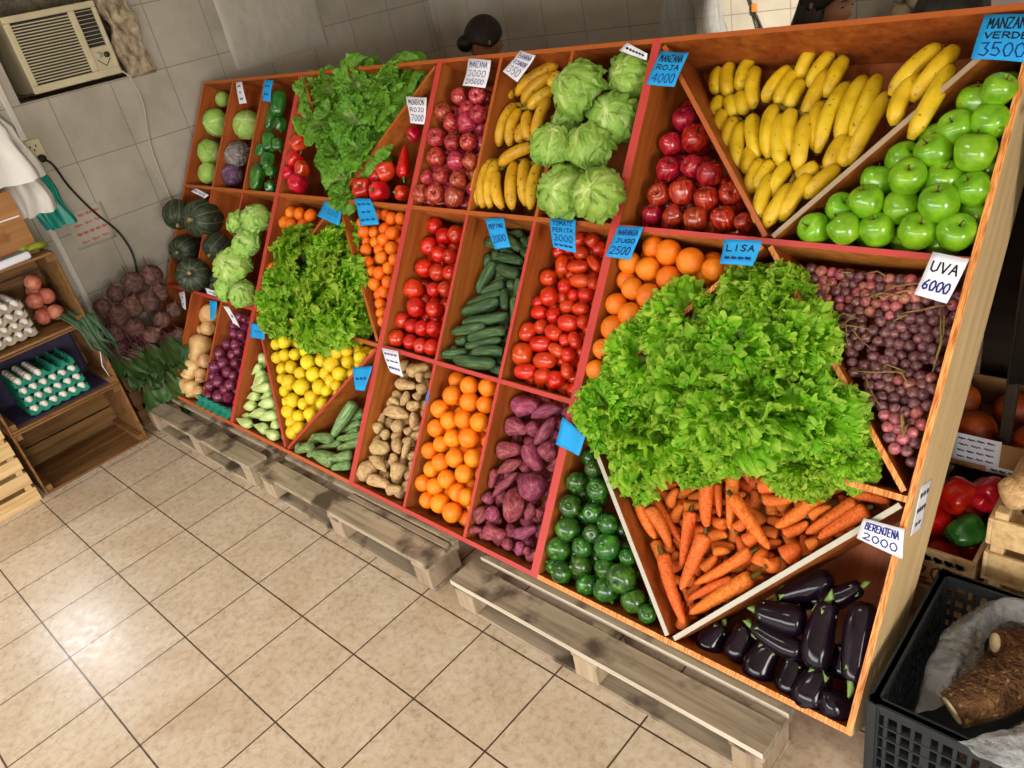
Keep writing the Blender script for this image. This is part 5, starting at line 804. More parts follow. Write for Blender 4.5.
ICE = [ball_head(s, m_ice, 10, .075, .15, .3) for s in (1, 2, 3)]; CAB = [ball_head(s + 20, m_cab, 7, .03, .03, .2) for s in (1, 2)]; PCAB = [ball_head(31, m_pcab, 7, .03, .03, .2)]; WCAB = [ball_head(33, m_wcab, 8, .08, .12, .4)]
H = 'crumpled iceberg lettuce, '
heads(ICEBERG, ICE, 'iceberg_lettuce', 'lettuce', [H + x for x in ('top right corner under the white card', 'upper left beside the bananas', 'right side, second from top', 'small one in the middle of the pile', 'left side next to the bananas', 'middle of the pile, ribbed', 'bottom left on the shelf', 'bottom right, loose leaves hanging over the shelf')], 'iceberg lettuces', 1.06, .9, 4)
PALE = [ball_head(s + 9, m_cab, 9, .08, .14, .32) for s in (1, 2, 3)]
P5 = lambda key: [tuple(i[:3]) + (i[-1],) for i in PILES[key]]
H = 'pale green crinkled lettuce, '
heads(PALE_LETTUCES, PALE, 'pale_lettuce', 'lettuce', [H + x for x in ('top right beside the coral edge', 'top left against the divider', 'second row with a white rib', 'largest, left of centre', 'bottom left above the onions', 'bottom right corner')], 'pale lettuces right of the pumpkins', .98, .8, 6)
H = 'pale green cabbage in the leftmost top bin, '
heads(P5('cabbages'), CAB, 'cabbage', 'cabbage', [H + x for x in ('small one at the top', 'second from top', 'third from top', 'lowest')], 'cabbages in the leftmost bin', 1.1, .9, 7)
S = P5('second_cabbages')
heads(S[:1], CAB, 'cabbage', 'cabbage', ['round pale cabbage alone above the purple ones'], None, 1.1, .5, 2); heads(S[1:2], WCAB, 'cabbage', 'cabbage', ['dusty greyish purple cabbage with loose outer leaves'], None, 1.12, .5, 3); heads(S[2:], PCAB, 'cabbage', 'cabbage', ['dark purple cabbage at the bottom of its bin'], None, 1.1, .5, 4)
# ------------------------------------------------------------------ grapes
gb = M1('grape', lathe([(math.sin(PI * k / 8) + .001, -1.12 * math.cos(PI * k / 8)) for k in range(9)], 11), m_grape); gp = gb.copy(); gp.materials.clear(); gp.materials.append(m_grape_p)
GL = ['bunch of pinkish red grapes at the top left beside the lettuce', 'bunch of pinkish grapes with bare twigs at the top, left of the white card', 'bunch of dusky red grapes in the middle of the grape bin', 'bunch of dark red grapes below the white card', 'bunch of dark purple red grapes low in the grape bin', 'bunch of bright pink grapes at the lower corner of the grape bin']
rnd = random.Random(2)
for j in range(6):
    G = [dmm(g[1:]) for g in GRAPES if g[0] == j]; c = sum(G, Vector()) / len(G)
    root = empty('grape_bunch', c); tag(root, GL[j], 'grapes', 'grape bunches')
    for p in G:
        o = obj('grape', gp if (j in (0, 1, 5) and rnd.random() < .6) or rnd.random() < .06 else gb, root); r = .0144 * rnd.uniform(.88, 1.1)
        o.matrix_local = Matrix.Translation(p - c) @ Euler((rnd.uniform(0, 6), rnd.uniform(0, 6), 0)).to_matrix().to_4x4() @ Matrix.Diagonal((r, r, r, 1))
    mb = MB(); top = sorted(G, key=lambda p: -p.z)
    for q in range(4):
        a = top[rnd.randrange(max(1, len(top) // 2))] - c + OUT * .016; b = top[rnd.randrange(len(top))] - c + OUT * .014
        m = (a + b) / 2 + OUT * rnd.uniform(.01, .03) + Vector((rnd.uniform(-.02, .02), 0, rnd.uniform(-.02, .02)))
        mb.tube([a, a.lerp(m, .5) + OUT * .008, m, m.lerp(b, .5) + OUT * .006, b], [.0022, .002, .002, .0017, .0015], 5)
    obj('stalk', mb.mesh('stalk', [m_twig]), root)
# ------------------------------------------------------------------ price cards with hand lettering
GL_ = {'A': '0,0 .5,1 1,0|.2,.4 .8,.4', 'B': '0,0 0,1 .7,1 .85,.78 .7,.55 0,.52|.7,.53 1,.28 .75,0 0,0', 'C': '1,.85 .6,1 .15,.8 0,.45 .2,.1 .6,0 1,.15', 'D': '0,0 0,1 .6,.95 1,.5 .6,.05 0,0', 'E': '.9,1 0,1 0,0 .9,0|0,.52 .7,.52', 'G': '1,.85 .5,1 0,.6 .1,.15 .6,0 1,.2 1,.45 .6,.45',
 'I': '.5,0 .5,1', 'J': '.2,1 1,1|.7,1 .7,.2 .4,0 .1,.2', 'L': '0,1 0,0 .9,0', 'M': '0,0 .1,1 .5,.4 .9,1 1,0', 'N': '0,0 0,1 1,0 1,1', 'O': '.5,1 .1,.8 0,.4 .3,0 .75,.05 1,.5 .8,.9 .5,1', 'P': '0,0 0,1 .75,.98 .95,.75 .7,.5 0,.48', 'R': '0,0 0,1 .75,.98 .9,.75 .7,.52 0,.5|.4,.5 1,0', 'S': '.95,.88 .5,1 .1,.78 .4,.55 .9,.3 .6,0 .05,.1', 'T': '0,1 1,1|.5,1 .5,0', 'U': '0,1 .05,.2 .45,0 .9,.2 1,1', 'V': '0,1 .5,0 1,1', 'X': '0,0 1,1|0,1 1,0', 'Z': '0,1 1,1 0,0 1,0',
 '0': '.5,1 .1,.8 0,.4 .3,0 .75,.05 1,.5 .8,.9 .5,1', '1': '.2,.8 .5,1 .5,0', '2': '0,.8 .4,1 .9,.8 .7,.45 0,0 1,0', '3': '0,.95 .8,1 .5,.58 .95,.35 .6,0 0,.1', '4': '.7,0 .7,1 0,.35 1,.35', '5': '.9,1 .1,1 .05,.55 .6,.6 .95,.3 .6,0 0,.1', '6': '.8,1 .2,.6 0,.25 .4,0 .85,.15 .8,.45 .3,.5 .05,.3', '7': '0,1 1,1 .4,0', '8': '.5,.55 .1,.75 .5,1 .85,.78 .5,.55 .05,.25 .5,0 .95,.25 .5,.55', ',': '.4,.1 .3,-.2', '~': '0,.4 .15,.8 .3,.2 .45,.75 .6,.2 .8,.7 1,.3', ' ': ''}
def letter(mb, surf, lines, lw, mis=(0,), seed=0, marg=.1, only=None):
    """lines = (text, height, slot); surf(u, v) gives the point on the card"""
    rnd = random.Random(seed); tot = sum(l[1] for l in lines); y = 1 - (1 - tot) / (len(lines) + 1)
    for li, (txt, hgt, mi) in enumerate(lines):
        gap = (1 - tot) / (len(lines) + 1); n = max(len(txt), 1); cw = (1 - 2 * marg) / max(n, 3); x0 = .5 - cw * n / 2 + rnd.uniform(-.01, .02)
        for k, ch in enumerate(txt if only in (None, li) else ''):
            for st in GL_.get(ch, '').split('|'):
                pt = [tuple(float(c) for c in q.split(',')) for q in st.split()] if st and ch != ',' else ([(.4, .1), (.3, -.2)] if st else [])
                pt = [(x0 + cw * (k + .1 + .75 * px) + rnd.uniform(-.004, .004), y - hgt + hgt * py * .92 + .02 * k / n) for px, py in pt]
                for a, b in zip(pt, pt[1:]):
                    A, An = surf(*a); B, _ = surf(*b); d = (B - A)
                    if d.length < 1e-6: continue
                    d.normalize(); s = d.cross(An).normalized() * lw; A = A - d * lw * .6; B = B + d * lw * .6
                    mb.add([A - s, A + s, B + s, B - s], [(0, 1, 2, 3)], mi, False)
        y -= hgt + gap
def card(q3, mat, lines, label, lw=.0016, curl=.006, seed=0, cat='price card', name='price_card', group='price cards', ink=(m_ink, m_ink2), nrm=OUT):
    """card on four corner points (top-left, top-right, bottom-right, bottom-left)"""
    c = sum(q3, Vector()) / 4; q = [p - c for p in q3]
    n0 = (q[1] - q[0]).cross(q[3] - q[0]).normalized(); n0 = n0 if n0.dot(CAM_POS - c) > 0 else -n0
    def pos(u, v): return (q[3] * (1 - u) + q[2] * u) * (1 - v) + (q[0] * (1 - u) + q[1] * u) * v + n0 * curl * (math.sin(v * 3 + seed) + .6 * math.sin(u * 4 + seed * 2))
    mb = MB(); N = 6; v = [pos(i / N, j / N) for j in range(N + 1) for i in range(N + 1)]; m = len(v); v += [p - n0 * .0008 for p in v]; f = []
    for j in range(N):
        for i in range(N):
            a = j * (N + 1) + i; f += [(a, a + 1, a + N + 2, a + N + 1), (m + a + N + 1, m + a + N + 2, m + a + 1, m + a)]
    ring = [i for i in range(N)] + [j * (N + 1) + N for j in range(N)] + [N * (N + 1) + i for i in range(N, 0, -1)] + [j * (N + 1) for j in range(N, 0, -1)]
    for a, b in zip(ring, ring[1:] + ring[:1]): f.append((a, m + a, m + b, b))
    mb.add(v, f, 0, True); o = obj(name, mb.mesh(name, [mat])); o.location = c; tag(o, label, cat, group)
    for li in range(len(lines)):
        mb = MB(); letter(mb, lambda u, v: (pos(u, v) + n0 * .0009, n0), lines, lw, seed=seed, only=li)
        if mb.v: obj('lettering', mb.mesh('lettering', list(ink)), o)
    return o
B_, W_ = m_blue_tag, m_white_tag
TAGS = [('t1', B_, [('MANZANA', .26, 1), ('VERDE', .14, 1), ('3500', .3, 0)], 'blue price card reading MANZANA VERDE 3500', .0016), ('t2', B_, [('MANZANA', .22, 1), ('ROJA', .16, 1), ('4000', .28, 0)], 'blue price card reading 4000 above the right-hand red apples', .0015),
 ('t3', W_, [('BANANA', .18, 0), ('ECUADOR', .16, 0), ('350', .3, 0)], 'white tilted card over the middle rack bananas, price 350', .0011), ('t4', W_, [('MANZANA', .22, 0), ('3000', .24, 0), ('2X5000', .2, 0)], 'white card reading 3000 and 2X5000 above streaky apples', .0012),
 ('t5', W_, [('MORRON', .2, 1), ('ROJO', .16, 1), ('7000', .26, 0)], 'white card reading MORRON ROJO beside leafy lettuces', .0014), ('t6', W_, [('~~~~~~', .4, 1)], 'small white curled card on top of the iceberg lettuces', .0014),
 ('t7', B_, [('PEPINO', .16, 0), ('2000', .24, 0)], 'blue price card hanging above the cucumbers', .0014), ('t8', B_, [('TOMATE', .15, 0), ('PERITA', .14, 0), ('3000', .22, 0), ('~~~~', .1, 0)], 'blue price card hanging above the plum tomatoes', .0014),
 ('t9', B_, [('NARANJA', .17, 0), ('JUGO', .13, 0), ('2500', .26, 0)], 'blue card reading 2500 above the right rack oranges', .0017), ('t10', B_, [('LISA', .26, 1), ('~~~~', .16, 0)], 'blue card reading LISA behind the big lettuce heap', .0018),
 ('t11', W_, [('UVA', .24, 1), ('6000', .24, 0)], 'white card reading UVA 6000 over the grapes', .002), ('t12', B_, [], 'plain glaring blue card left of the big lettuce heap', .0016), ('t13', W_, [('BERENJENA', .3, 0), ('2000', .3, 0)], 'white card reading BERENJENA 2000 above the eggplants', .0015),
 ('t14', W_, [('~~~~', .14, 0), ('~~~', .12, 0), ('~~~~', .16, 0)], 'white curled card above the tan roots', .0012), ('t15', B_, [('~~~', .2, 0)], 'blue card above the striped zucchini', .0013), ('t16', B_, [('1500', .26, 0)], 'blue slanting card left of the small lettuce heap top', .0013),
 ('t17', B_, [('~~~', .16, 0), ('~~', .16, 0), ('~~~', .16, 0)], 'blue card hanging above the right-hand mandarins', .0012), ('t18', B_, [('~~', .2, 0)], 'blue card between red onions and the small lettuce heap', .0012), ('t19', W_, [('~~', .16, 0), ('~', .16, 0), ('~~', .16, 0)], 'narrow white card above the single round cabbage', .0012),
 ('t20', B_, [('~~', .14, 0), ('~~', .14, 0)], 'narrow blue card above the green peppers', .0012), ('t21', W_, [('~~~', .3, 0)], 'small pale card on the shelf above the pumpkins', .0012), ('t22', W_, [('~', .2, 0), ('~', .2, 0)], 'narrow white card at the rack edge by the beets', .0012), ('t23', B_, [], 'narrow blue card beside the top squash', .0012),
 ('t24', W_, [('~', .3, 0)], 'thin white slanting card above the red onions', .0012), ('t25', W_, [('~~', .3, 0)], 'small lilac-white card below the pumpkins', .0012)]
for k, (key, mt, lines, lab, lw) in enumerate(TAGS): card([dmm(p) for p in TAG_QUADS[key]], mt, lines, lab, lw, .005, k)
xs = U[4] * T + .0022
Q = [RM @ Vector((0, s * T, -d * T)) for s, d in ((2.0, .1), (2.06, .36), (1.66, .4), (1.6, .14))]
for p in Q: p.x = xs
card(Q, m_white_tag, [('~~~', .2, 1), ('~~~~', .2, 1), ('~~', .16, 1)], 'small worn sticker on the outer face of the right end panel', .0012, .0008, 2, 'sticker', 'sticker', None)
Q = [Vector((XL + .003, y * T, z * T)) for y, z in ((2.62, 3.7), (3.3, 3.7), (3.3, 3.05), (2.62, 3.05))]
card(Q, plain('faded_paper', 'c2baac', .8), [('~~~~', .14, 1), ('~~~', .14, 1), ('~~~~~', .14, 1), ('~~~', .14, 1)], 'faded paper notice with red writing on the left wall', .0018, .001, 5, 'notice', 'wall_notice', None, (m_redink, m_redink))
# ------------------------------------------------------------------ egg corner: stacked crates on the left
def fruit_crate(x0, x1, y0, y1, z0, z1, label, mat, group, open_x=True, slats=3, ends='solid'):
    """wooden crate; open_x: lying on its side, mouth towards +x; else upright, mouth upwards with slatted sides"""
    root = empty('wooden_crate', ((x0 + x1) / 2 * T, (y0 + y1) / 2 * T, z0 * T)); tag(root, label, 'crate', group); t = .035
    cx, cy = (x0 + x1) / 2, (y0 + y1) / 2
    def part(name, *bx):
        mb = MB()
        for (a, b, c, d, e, f) in bx: mb.box(((a - cx) * T, (b - cy) * T, (c - z0) * T), ((d - cx) * T, (e - cy) * T, (f - z0) * T), bev=.0015)
        return obj(name, mb.mesh(name, [mat]), root)
    if open_x:
        part('end_board', (x0, y0, z0, x1, y0 + t, z1)); part('end_board', (x0, y1 - t, z0, x1, y1, z1))
        h = (x1 - x0 - .08) / 2
        for z in (z0, z1 - t): part('slat', (x0 + .02, y0 + t, z, x0 + .02 + h, y1 - t, z + t)); part('slat', (x0 + .06 + h, y0 + t, z, x1 - .0, y1 - t, z + t))
        hh = (z1 - z0 - .16) / slats; [part('base_slat', (x0, y0 + t, z0 + .05 + k * (hh + .03), x0 + t, y1 - t, z0 + .05 + k * (hh + .03) + hh)) for k in range(slats)]
        for ya in (y0 + t, y1 - t - .1): [part('corner_post', (x0 + .05, ya, z, x1 - .03, ya + .1, z + .1)) for z in (z0 + t, z1 - t - .1)]
    else:
        part('base_slats', (x0, y0, z0, x1, y1, z0 + t))
        hh = (z1 - z0 - .02 * slats) / slats
        for k in range(slats):
            z = z0 + t + k * (hh + .02); zz = min(z + hh * .78, z1)
            part('slat', (x0, y0, z, x0 + t, y1, zz)); part('slat', (x1 - t, y0, z, x1, y1, zz)); part('slat', (x0 + t, y0, z, x1 - t, y0 + t, zz)); part('slat', (x0 + t, y1 - t, z, x1 - t, y1, zz))
        for xa in (x0 + t, x1 - t - .1):
            for ya in (y0 + t, y1 - t - .1): part('corner_post', (xa, ya, z0 + t, xa + .1, ya + .1, z1))
    return root
G = 'crates lying on their sides in the egg stack'
fruit_crate(-5.42, -4.2, .12, 1.88, 0, 1.15, 'empty brown crate on the floor at the bottom of the egg stack', CRATE, G); fruit_crate(-5.42, -4.2, .12, 1.88, 1.16, 2.30, 'brown crate holding the teal egg trays', CRATE, G); fruit_crate(-5.42, -4.2, .12, 1.88, 2.31, 3.50, 'brown crate holding the grey egg trays and tomatoes, topmost of the stack', CRATE, G)
G = 'slatted crates left of the egg stack'
fruit_crate(-5.4, -4.16, -1.6, .04, 0, .86, 'pale slatted crate on the floor at the left edge', CRATE_PALE, G, False, 3); fruit_crate(-5.4, -4.16, -1.6, .04, .87, 1.73, 'pale slatted crate stacked on another at the left edge', CRATE_PALE, G, False, 3)
# dark liner sheet inside the teal tray crate
mb = MB(); v = []; N = 24
for j in range(N + 1):
    for i in range(N + 1):
        u, w = i / N, j / N; y = .2 + 1.6 * u
        if w < .45: x, z = -4.3 - w / .45 * 1.0, 1.205
        else: x, z = -5.32, 1.21 + (w - .45) / .55 * .98
        k = .03 * mnoise.noise(Vector((y * 4, w * 6, 3))); v.append(((x + abs(k)) * T, y * T, (z + max(0, k) * .6) * T))
f = [(j * (N + 1) + i, j * (N + 1) + i + 1, (j + 1) * (N + 1) + i + 1, (j + 1) * (N + 1) + i) for j in range(N) for i in range(N)]
mb.add(v, f); o = obj('crate_liner', mb.mesh('crate_liner', [plain('purple_liner', '3c3552', .7, .3, 0, .2, 9)])); tag(o, 'dark purple paper lining behind the teal egg trays', 'paper')
_md = o.modifiers.new('thickness', 'SOLIDIFY'); _md.thickness = .001
CELL = .0475
def tray_mesh(name, mat, nx=5, ny=6):
    mb = MB(); q = 6; NX, NY = nx * q, ny * q; v = []
    for j in range(NY + 1):
        for i in range(NX + 1):
            x, y = i / q, j / q; z = .018 * math.cos(2 * PI * x) * .5 + .018 * math.cos(2 * PI * y) * .5; z = z + .012 * (1 if (math.cos(2 * PI * x) > .7 and math.cos(2 * PI * y) > .7) else 0)
            v.append(((x - nx / 2) * CELL, (y - ny / 2) * CELL, z + .018))
    f = [(j * (NX + 1) + i, j * (NX + 1) + i + 1, (j + 1) * (NX + 1) + i + 1, (j + 1) * (NX + 1) + i) for j in range(NY) for i in range(NX)]; n = len(v)
    mb.add(v + [(a, b, c - .003) for a, b, c in v], f + [tuple(n + k for k in reversed(t)) for t in f])
    ring = [i for i in range(NX)] + [j * (NX + 1) + NX for j in range(NY)] + [NY * (NX + 1) + i for i in range(NX, 0, -1)] + [j * (NX + 1) for j in range(NY, 0, -1)]
    low = [(v[i][0] * 1.03, v[i][1] * 1.03, v[i][2] * .35 - .004) for i in ring]; k = len(ring)
    mb.add([v[i] for i in ring] + low, [(a, k + a, k + (a + 1) % k, (a + 1) % k) for a in range(k)])                  # rolled rim
    return mb.mesh(name, [mat])
TRAY_T, TRAY_G = tray_mesh('egg_tray', m_teal), tray_mesh('egg_tray', m_grey)
EGG = M1('egg', lathe(smooth_prof([(.01, -1), (.45, -.9), (.82, -.5), (.92, 0), (.8, .5), (.45, .88), (.01, 1.02)], 3), 14), m_eggshell)
TH_EG = ['bottom', 'second', 'third', 'fourth', 'fifth']
def egg_stack(x, y, z, n, mesh, colr, full, rot, where, step=.043, shear=0.0, front=6):
    R = Matrix.Translation((x, y, z)) @ Matrix.Rotation(rot, 4, 'Z')
    for k in range(n):
        o = obj('egg_tray', mesh); o.matrix_world = R @ Matrix.Translation((-shear * k, 0, step * k)); lvl = TH_EG[k] if k < n - 1 else 'top'
        tag(o, f'{colr} pulp egg tray, {lvl} one of the stack {where}', 'egg tray', f'{colr} egg trays')
        for i in range(5):
            for j in range(6):
                vis = (i == 4) or (k == n - 1 and full(i, j))
                if not vis or (k == n - 1 and not full(i, j)): continue
                rr = random.Random(i * 31 + j * 7 + k); e = obj('egg', EGG)
                e.matrix_world = R @ Matrix.Translation((-shear * k + (i - 2) * CELL + rr.uniform(-.001, .001), (j - 2.5) * CELL, step * k + .026)) @ Euler((rr.uniform(-.2, .2), rr.uniform(-.2, .2), 0)).to_matrix().to_4x4() @ Matrix.Diagonal((.0215, .0215, .026, 1))
                tag(e, f'white egg, {"front row" if i == 4 else ORD[4 - i] + " row back"}, {ORD[j] if j else "leftmost"}{" from left" if j else ""}, in {lvl} tray {where}', 'egg', 'eggs ' + where)
egg_stack(-4.72 * T, 1.0 * T, 1.23 * T, 4, TRAY_T, 'teal', lambda i, j: j < 3, 0.0, 'in the middle crate', .047, .012)
egg_stack(-4.78 * T, .72 * T, 2.37 * T, 4, TRAY_G, 'grey', lambda i, j: True, 0.0, 'in the upper crate', .047)
# tomatoes in a clear bag, upper crate
rnd = random.Random(4)
_tp = [(-4.75, 1.42, 2.5), (-4.72, 1.62, 2.5), (-4.98, 1.52, 2.5), (-4.82, 1.44, 2.76), (-4.84, 1.64, 2.76), (-5.02, 1.54, 2.84), (-4.9, 1.56, 3.02)]
_pt = [M1('tomato', lathe(tomato_p, 20, 5, .05, .8, .08, q), skin('pale_tomato_skin', [(.3, 'c0604a'), (.7, 'd08a70')], 2, rough=.4)) for q in range(3)]
_tl = ['front left at the bottom', 'front right at the bottom', 'bottom at the back', 'middle left', 'middle right', 'upper back', 'topmost']
for k, p in enumerate(_tp):
    o = obj('tomato', _pt[k % 3]); o.matrix_world = Matrix.Translation(Vector(p) * T) @ Euler((rnd.uniform(0, 6), rnd.uniform(0, 6), 0)).to_matrix().to_4x4() @ Matrix.Diagonal((.041, .041, .039, 1)); tag(o, f'pale red tomato stacked beside grey egg trays, {_tl[k]}', 'tomato', 'tomatoes in the egg crate')
# scale, cardboard panel, yellow pods on top
root = empty('kitchen_scale', (-4.36 * T, 1.16 * T, 3.50 * T), (0, 0, .1)); tag(root, 'small digital scale with a coloured keypad at the left edge', 'scale')
mb = MB(); mb.box((-.10, -.17, 0), (.045, .13, .035), bev=.006); obj('body', mb.mesh('body', [m_white_tag]), root)
mb = MB(); mb.box((-.05, -.15, .0352), (.036, .115, .037)); kp = obj('keypad', mb.mesh('keypad', [plain('keypad_grey', '6a7a88', .5)]), root)
KC = [plain('key_teal', '1f8f8a', .5), plain('key_red', 'b0443c', .5)]
for j in range(6):
    for i in range(3):
        mb = MB(); mb.box((-.045 + i * .027, -.14 + j * .042, .0372), (-.023 + i * .027, -.105 + j * .042, .0395), bev=.001); obj('key', mb.mesh('key', [KC[1 if (j > 2 and i < 2) else 0]]), kp)
mb = MB(); mb.box((-.2, -.52, 0), (-.17, .0, .30)); mb.box((-.41, -.52, 0), (-.38, .0, .30)); mb.box((-.38, -.52, 0), (-.2, -.49, .3)); mb.box((-.38, -.03, 0), (-.2, 0, .3)); mb.box((-.38, -.49, 0), (-.2, -.03, .01)); mb.box((-.395, -.5, .285), (-.185, -.02, .3))
o = obj('cardboard_box', mb.mesh('cardboard_box', [wood('orange_brown_board', '8a5a34', '9c6c42', 'ae8054', 1, 5, .7, .05, ('7a4a26', 6, .6))])); o.location = (-3.95 * T, 1.78 * T, 3.50 * T); tag(o, 'orange-brown cardboard box behind the scale on the crate stack', 'box')
mb = MB(); mb.box((-.169, -.52, .18), (-.1685, -.01, .186)); obj('tape', mb.mesh('tape', [m_white_tag]), o)
for k, (y, z, w, l) in enumerate(((1.62, 3.56, .2, 'curved yellow-green pod lying behind the scale, nearer'), (1.74, 3.57, -.1, 'curved yellow-green pod lying behind the scale, further'))):
    pts = [Vector((-4.5 + .12 * k - .05 * q * q, y + .16 * q, z + .05 - .04 * q * q)) * T for q in (-1, -.6, -.2, .2, .6, 1)]
    mb = MB(); mb.tube(pts, [.006, .014, .017, .017, .014, .006], 9); tag(obj('green_pod', mb.mesh('green_pod', [plain('yellow_green_pod', '8f9a24', .5, .4, 0, .3, 20)])), l, 'pod', 'pods on the crates')
# leek leaves trailing over the crate edge
root = empty('leek_bundle', (-4.3 * T, 1.85 * T, 2.3 * T)); tag(root, 'bundle of dark green leeks drooping over the crate edge', 'leeks'); rnd = random.Random(9)
for k in range(11):
    y = 1.62 + .03 * k; pts = [Vector((-4.75 + .02 * k, y - .1, 2.40)), Vector((-4.45, y - .02, 2.46 + .02 * (k % 3))), Vector((-4.18 + rnd.uniform(0, .06), y + rnd.uniform(.0, .1), 2.36)), Vector((-4.1 + rnd.uniform(0, .1), y + rnd.uniform(.02, .16), 2.05 - rnd.uniform(0, .2))), Vector((-4.08 + rnd.uniform(0, .1), y + rnd.uniform(.05, .22), 1.85 - rnd.uniform(0, .3)))]
    mb = MB(); mb.tube([p * T - root.location for p in pts], [.006, .009, .012, .010, .002], 8, flat=.3); mb.col = [.3 + .15 * (i // 8) for i in range(len(mb.v))]; obj('leek_leaf', mb.mesh('leek_leaf', [m_leek]), root)
mb = MB(); mb.tube([Vector(p) * T - root.location for p in ((-4.15, 1.88, 2.25), (-4.1, 1.83, 1.9), (-4.06, 1.72, 1.6), (-4.05, 1.74, 1.38))], [.003, .0025, .002, .0015], 5); obj('root_strand', mb.mesh('root_strand', [m_white_tag]), root)
# beets and their leaves between crates and rack
fruit_crate(-5.55, -4.75, 2.05, 3.3, 0, 1.1, 'dark crate buried under the beets in the corner', CRATE, None, False, 3)
rnd = random.Random(12)
BT = [(-4.78, 2.28, 1.75, .17), (-4.75, 2.62, 1.72, .17), (-4.86, 2.50, 2.0, .19), (-4.9, 2.78, 2.02, .2), (-4.9, 3.06, 2.0, .2), (-4.95, 3.32, 2.05, .17), (-4.98, 2.36, 2.2, .15), (-5.0, 3.0, 2.38, .19), (-5.0, 3.34, 2.36, .2), (-5.02, 2.66, 2.3, .15), (-4.66, 2.78, 1.5, .18), (-4.7, 3.1, 1.66, .15), (-5.05, 2.2, 1.95, .14), (-4.62, 3.22, 1.3, .13), (-4.72, 3.36, 1.72, .14), (-4.9, 2.32, 1.45, .15)]
BL = ['leftmost in the front row', 'second in the front row', 'left of centre in the middle row', 'centre of the middle row', 'right of centre in the middle row', 'right end of the middle row', 'upper left', 'top centre with a long root', 'top right by the rack with a long root', 'top left of centre', 'lowest in front, pale root pointing right', 'right of the lowest one', 'far left, half hidden', 'small one low against the rack', 'right end against the rack edge', 'low at the left above the leaves']
bm = [M1('beet', lathe(beet_p, 16, warp=.1, seed=s), m_beet) for s in range(3)]
for k, (x, y, z, r) in enumerate(BT):
    ax = Vector((-.6, rnd.uniform(-.5, .5), -1 if k not in (10, 13) else -.2)) + (Vector((1.0, 2.6, 1.0)) * -.5 if k in (10, 13) else Vector())
    o = obj('beet', bm[k % 3]); o.matrix_world = Matrix.Translation(Vector((x, y, z)) * T) @ ax.normalized().to_track_quat('Z', 'Y').to_matrix().to_4x4() @ Matrix.Scale(r * T, 4); tag(o, f'dusty dark beet with root, {BL[k]}', 'beet', 'beets in the corner')
def broad_leaf_bunch(name, seed, n, mat, L, wid, base, aim, spread, label, cat, group):
    rnd = random.Random(seed); mb = MB()
    for k in range(n):
        d = (Vector(aim) + Vector((rnd.uniform(-1, 1), rnd.uniform(-1, 1), rnd.uniform(-1, 1))) * spread).normalized(); up = Vector((1, rnd.uniform(-.5, .5), .3)); y = up.cross(d).normalized(); z = d.cross(y)
        Mx = Matrix((d, y, z)).transposed().to_4x4(); Mx.translation = Vector((rnd.uniform(-.04, .04), rnd.uniform(-.08, .08), rnd.uniform(-.06, .06)))
        leaf(mb, Mx, L * rnd.uniform(.75, 1.1), wid, 8, 10, rnd.uniform(-.1, .5), rnd.uniform(.2, .9), .02, 5, rnd, .2)
        mb.tube([Mx @ Vector((-.08, 0, -.01)), Mx @ Vector((0, 0, 0)), Mx @ Vector((L * .35, 0, .015))], .0035, 5)
    o = obj(name, mb.mesh(name, [mat])); o.location = Vector(base) * T; return tag(o, label, cat, group)
for k, (b, a, l) in enumerate((((-4.62, 2.4, 1.35), (.25, -.1, -1), 'left-hand bunch'), ((-4.55, 2.75, 1.3), (.3, .1, -1), 'middle bunch'), ((-4.6, 3.05, 1.25), (.35, .2, -1), 'right-hand bunch, against the rack'), ((-4.5, 2.55, .75), (.3, .2, -1), 'lowest bunch, touching the floor'))):
    broad_leaf_bunch('beet_greens', k, 16, m_beetleaf, .2, .055, b, a, .55, f'dark green beet leaves hanging below the beets, {l}', 'beet leaves', 'beet leaf bunches')
# bags hanging by the socket
def bag(name, top, w, h, mat, label, folds, seed, flare=1.25, thick=.03, group=None):
    mb = MB(); nu, nv = 34, 20; v = []
    for j in range(nv + 1):
        t = j / nv
        for i in range(nu):
            a = 2 * PI * i / nu; wd = w * (.35 + .65 * min(1, t * 2.2)) * (1 + (flare - 1) * t); th = thick * (.5 + .8 * t)
            q = 1 + .16 * math.sin(folds * a + seed + t * 2) + .08 * math.sin(folds * 2.3 * a + seed * 2 + 3 * t)
            v.append((th * math.cos(a) * q + .02 * math.sin(5 * t + a * 3) * t, wd / 2 * math.sin(a) * q + .012 * math.sin(7 * t + seed), -h * t - .012 * abs(math.sin(a * folds / 2)) * (t > .97)))
    f = [(j * nu + i, j * nu + (i + 1) % nu, (j + 1) * nu + (i + 1) % nu, (j + 1) * nu + i) for j in range(nv) for i in range(nu)]; f.append(tuple(range(nu - 1, -1, -1)))
    mb.add(v, f); o = obj(name, mb.mesh(name, [mat])); o.location = Vector(top) * T; return tag(o, label, 'plastic bags', group)
bag('plastic_bag', (-5.0, 1.78, 5.85), .32, .42, m_whitebag, 'bundle of white plastic bags hanging at the left edge', 7, 1.0, 1.2, .06); bag('plastic_bag', (-5.05, 2.12, 5.0), .14, .32, m_whitebag, 'smaller bunch of white plastic bags beside the teal ones', 6, 2.2, 1.2, .045); bag('plastic_bag', (-5.3, 2.42, 4.6), .10, .30, m_tealbag, 'bunch of teal plastic bags hanging under the wall socket', 8, .4, 1.35, .035)
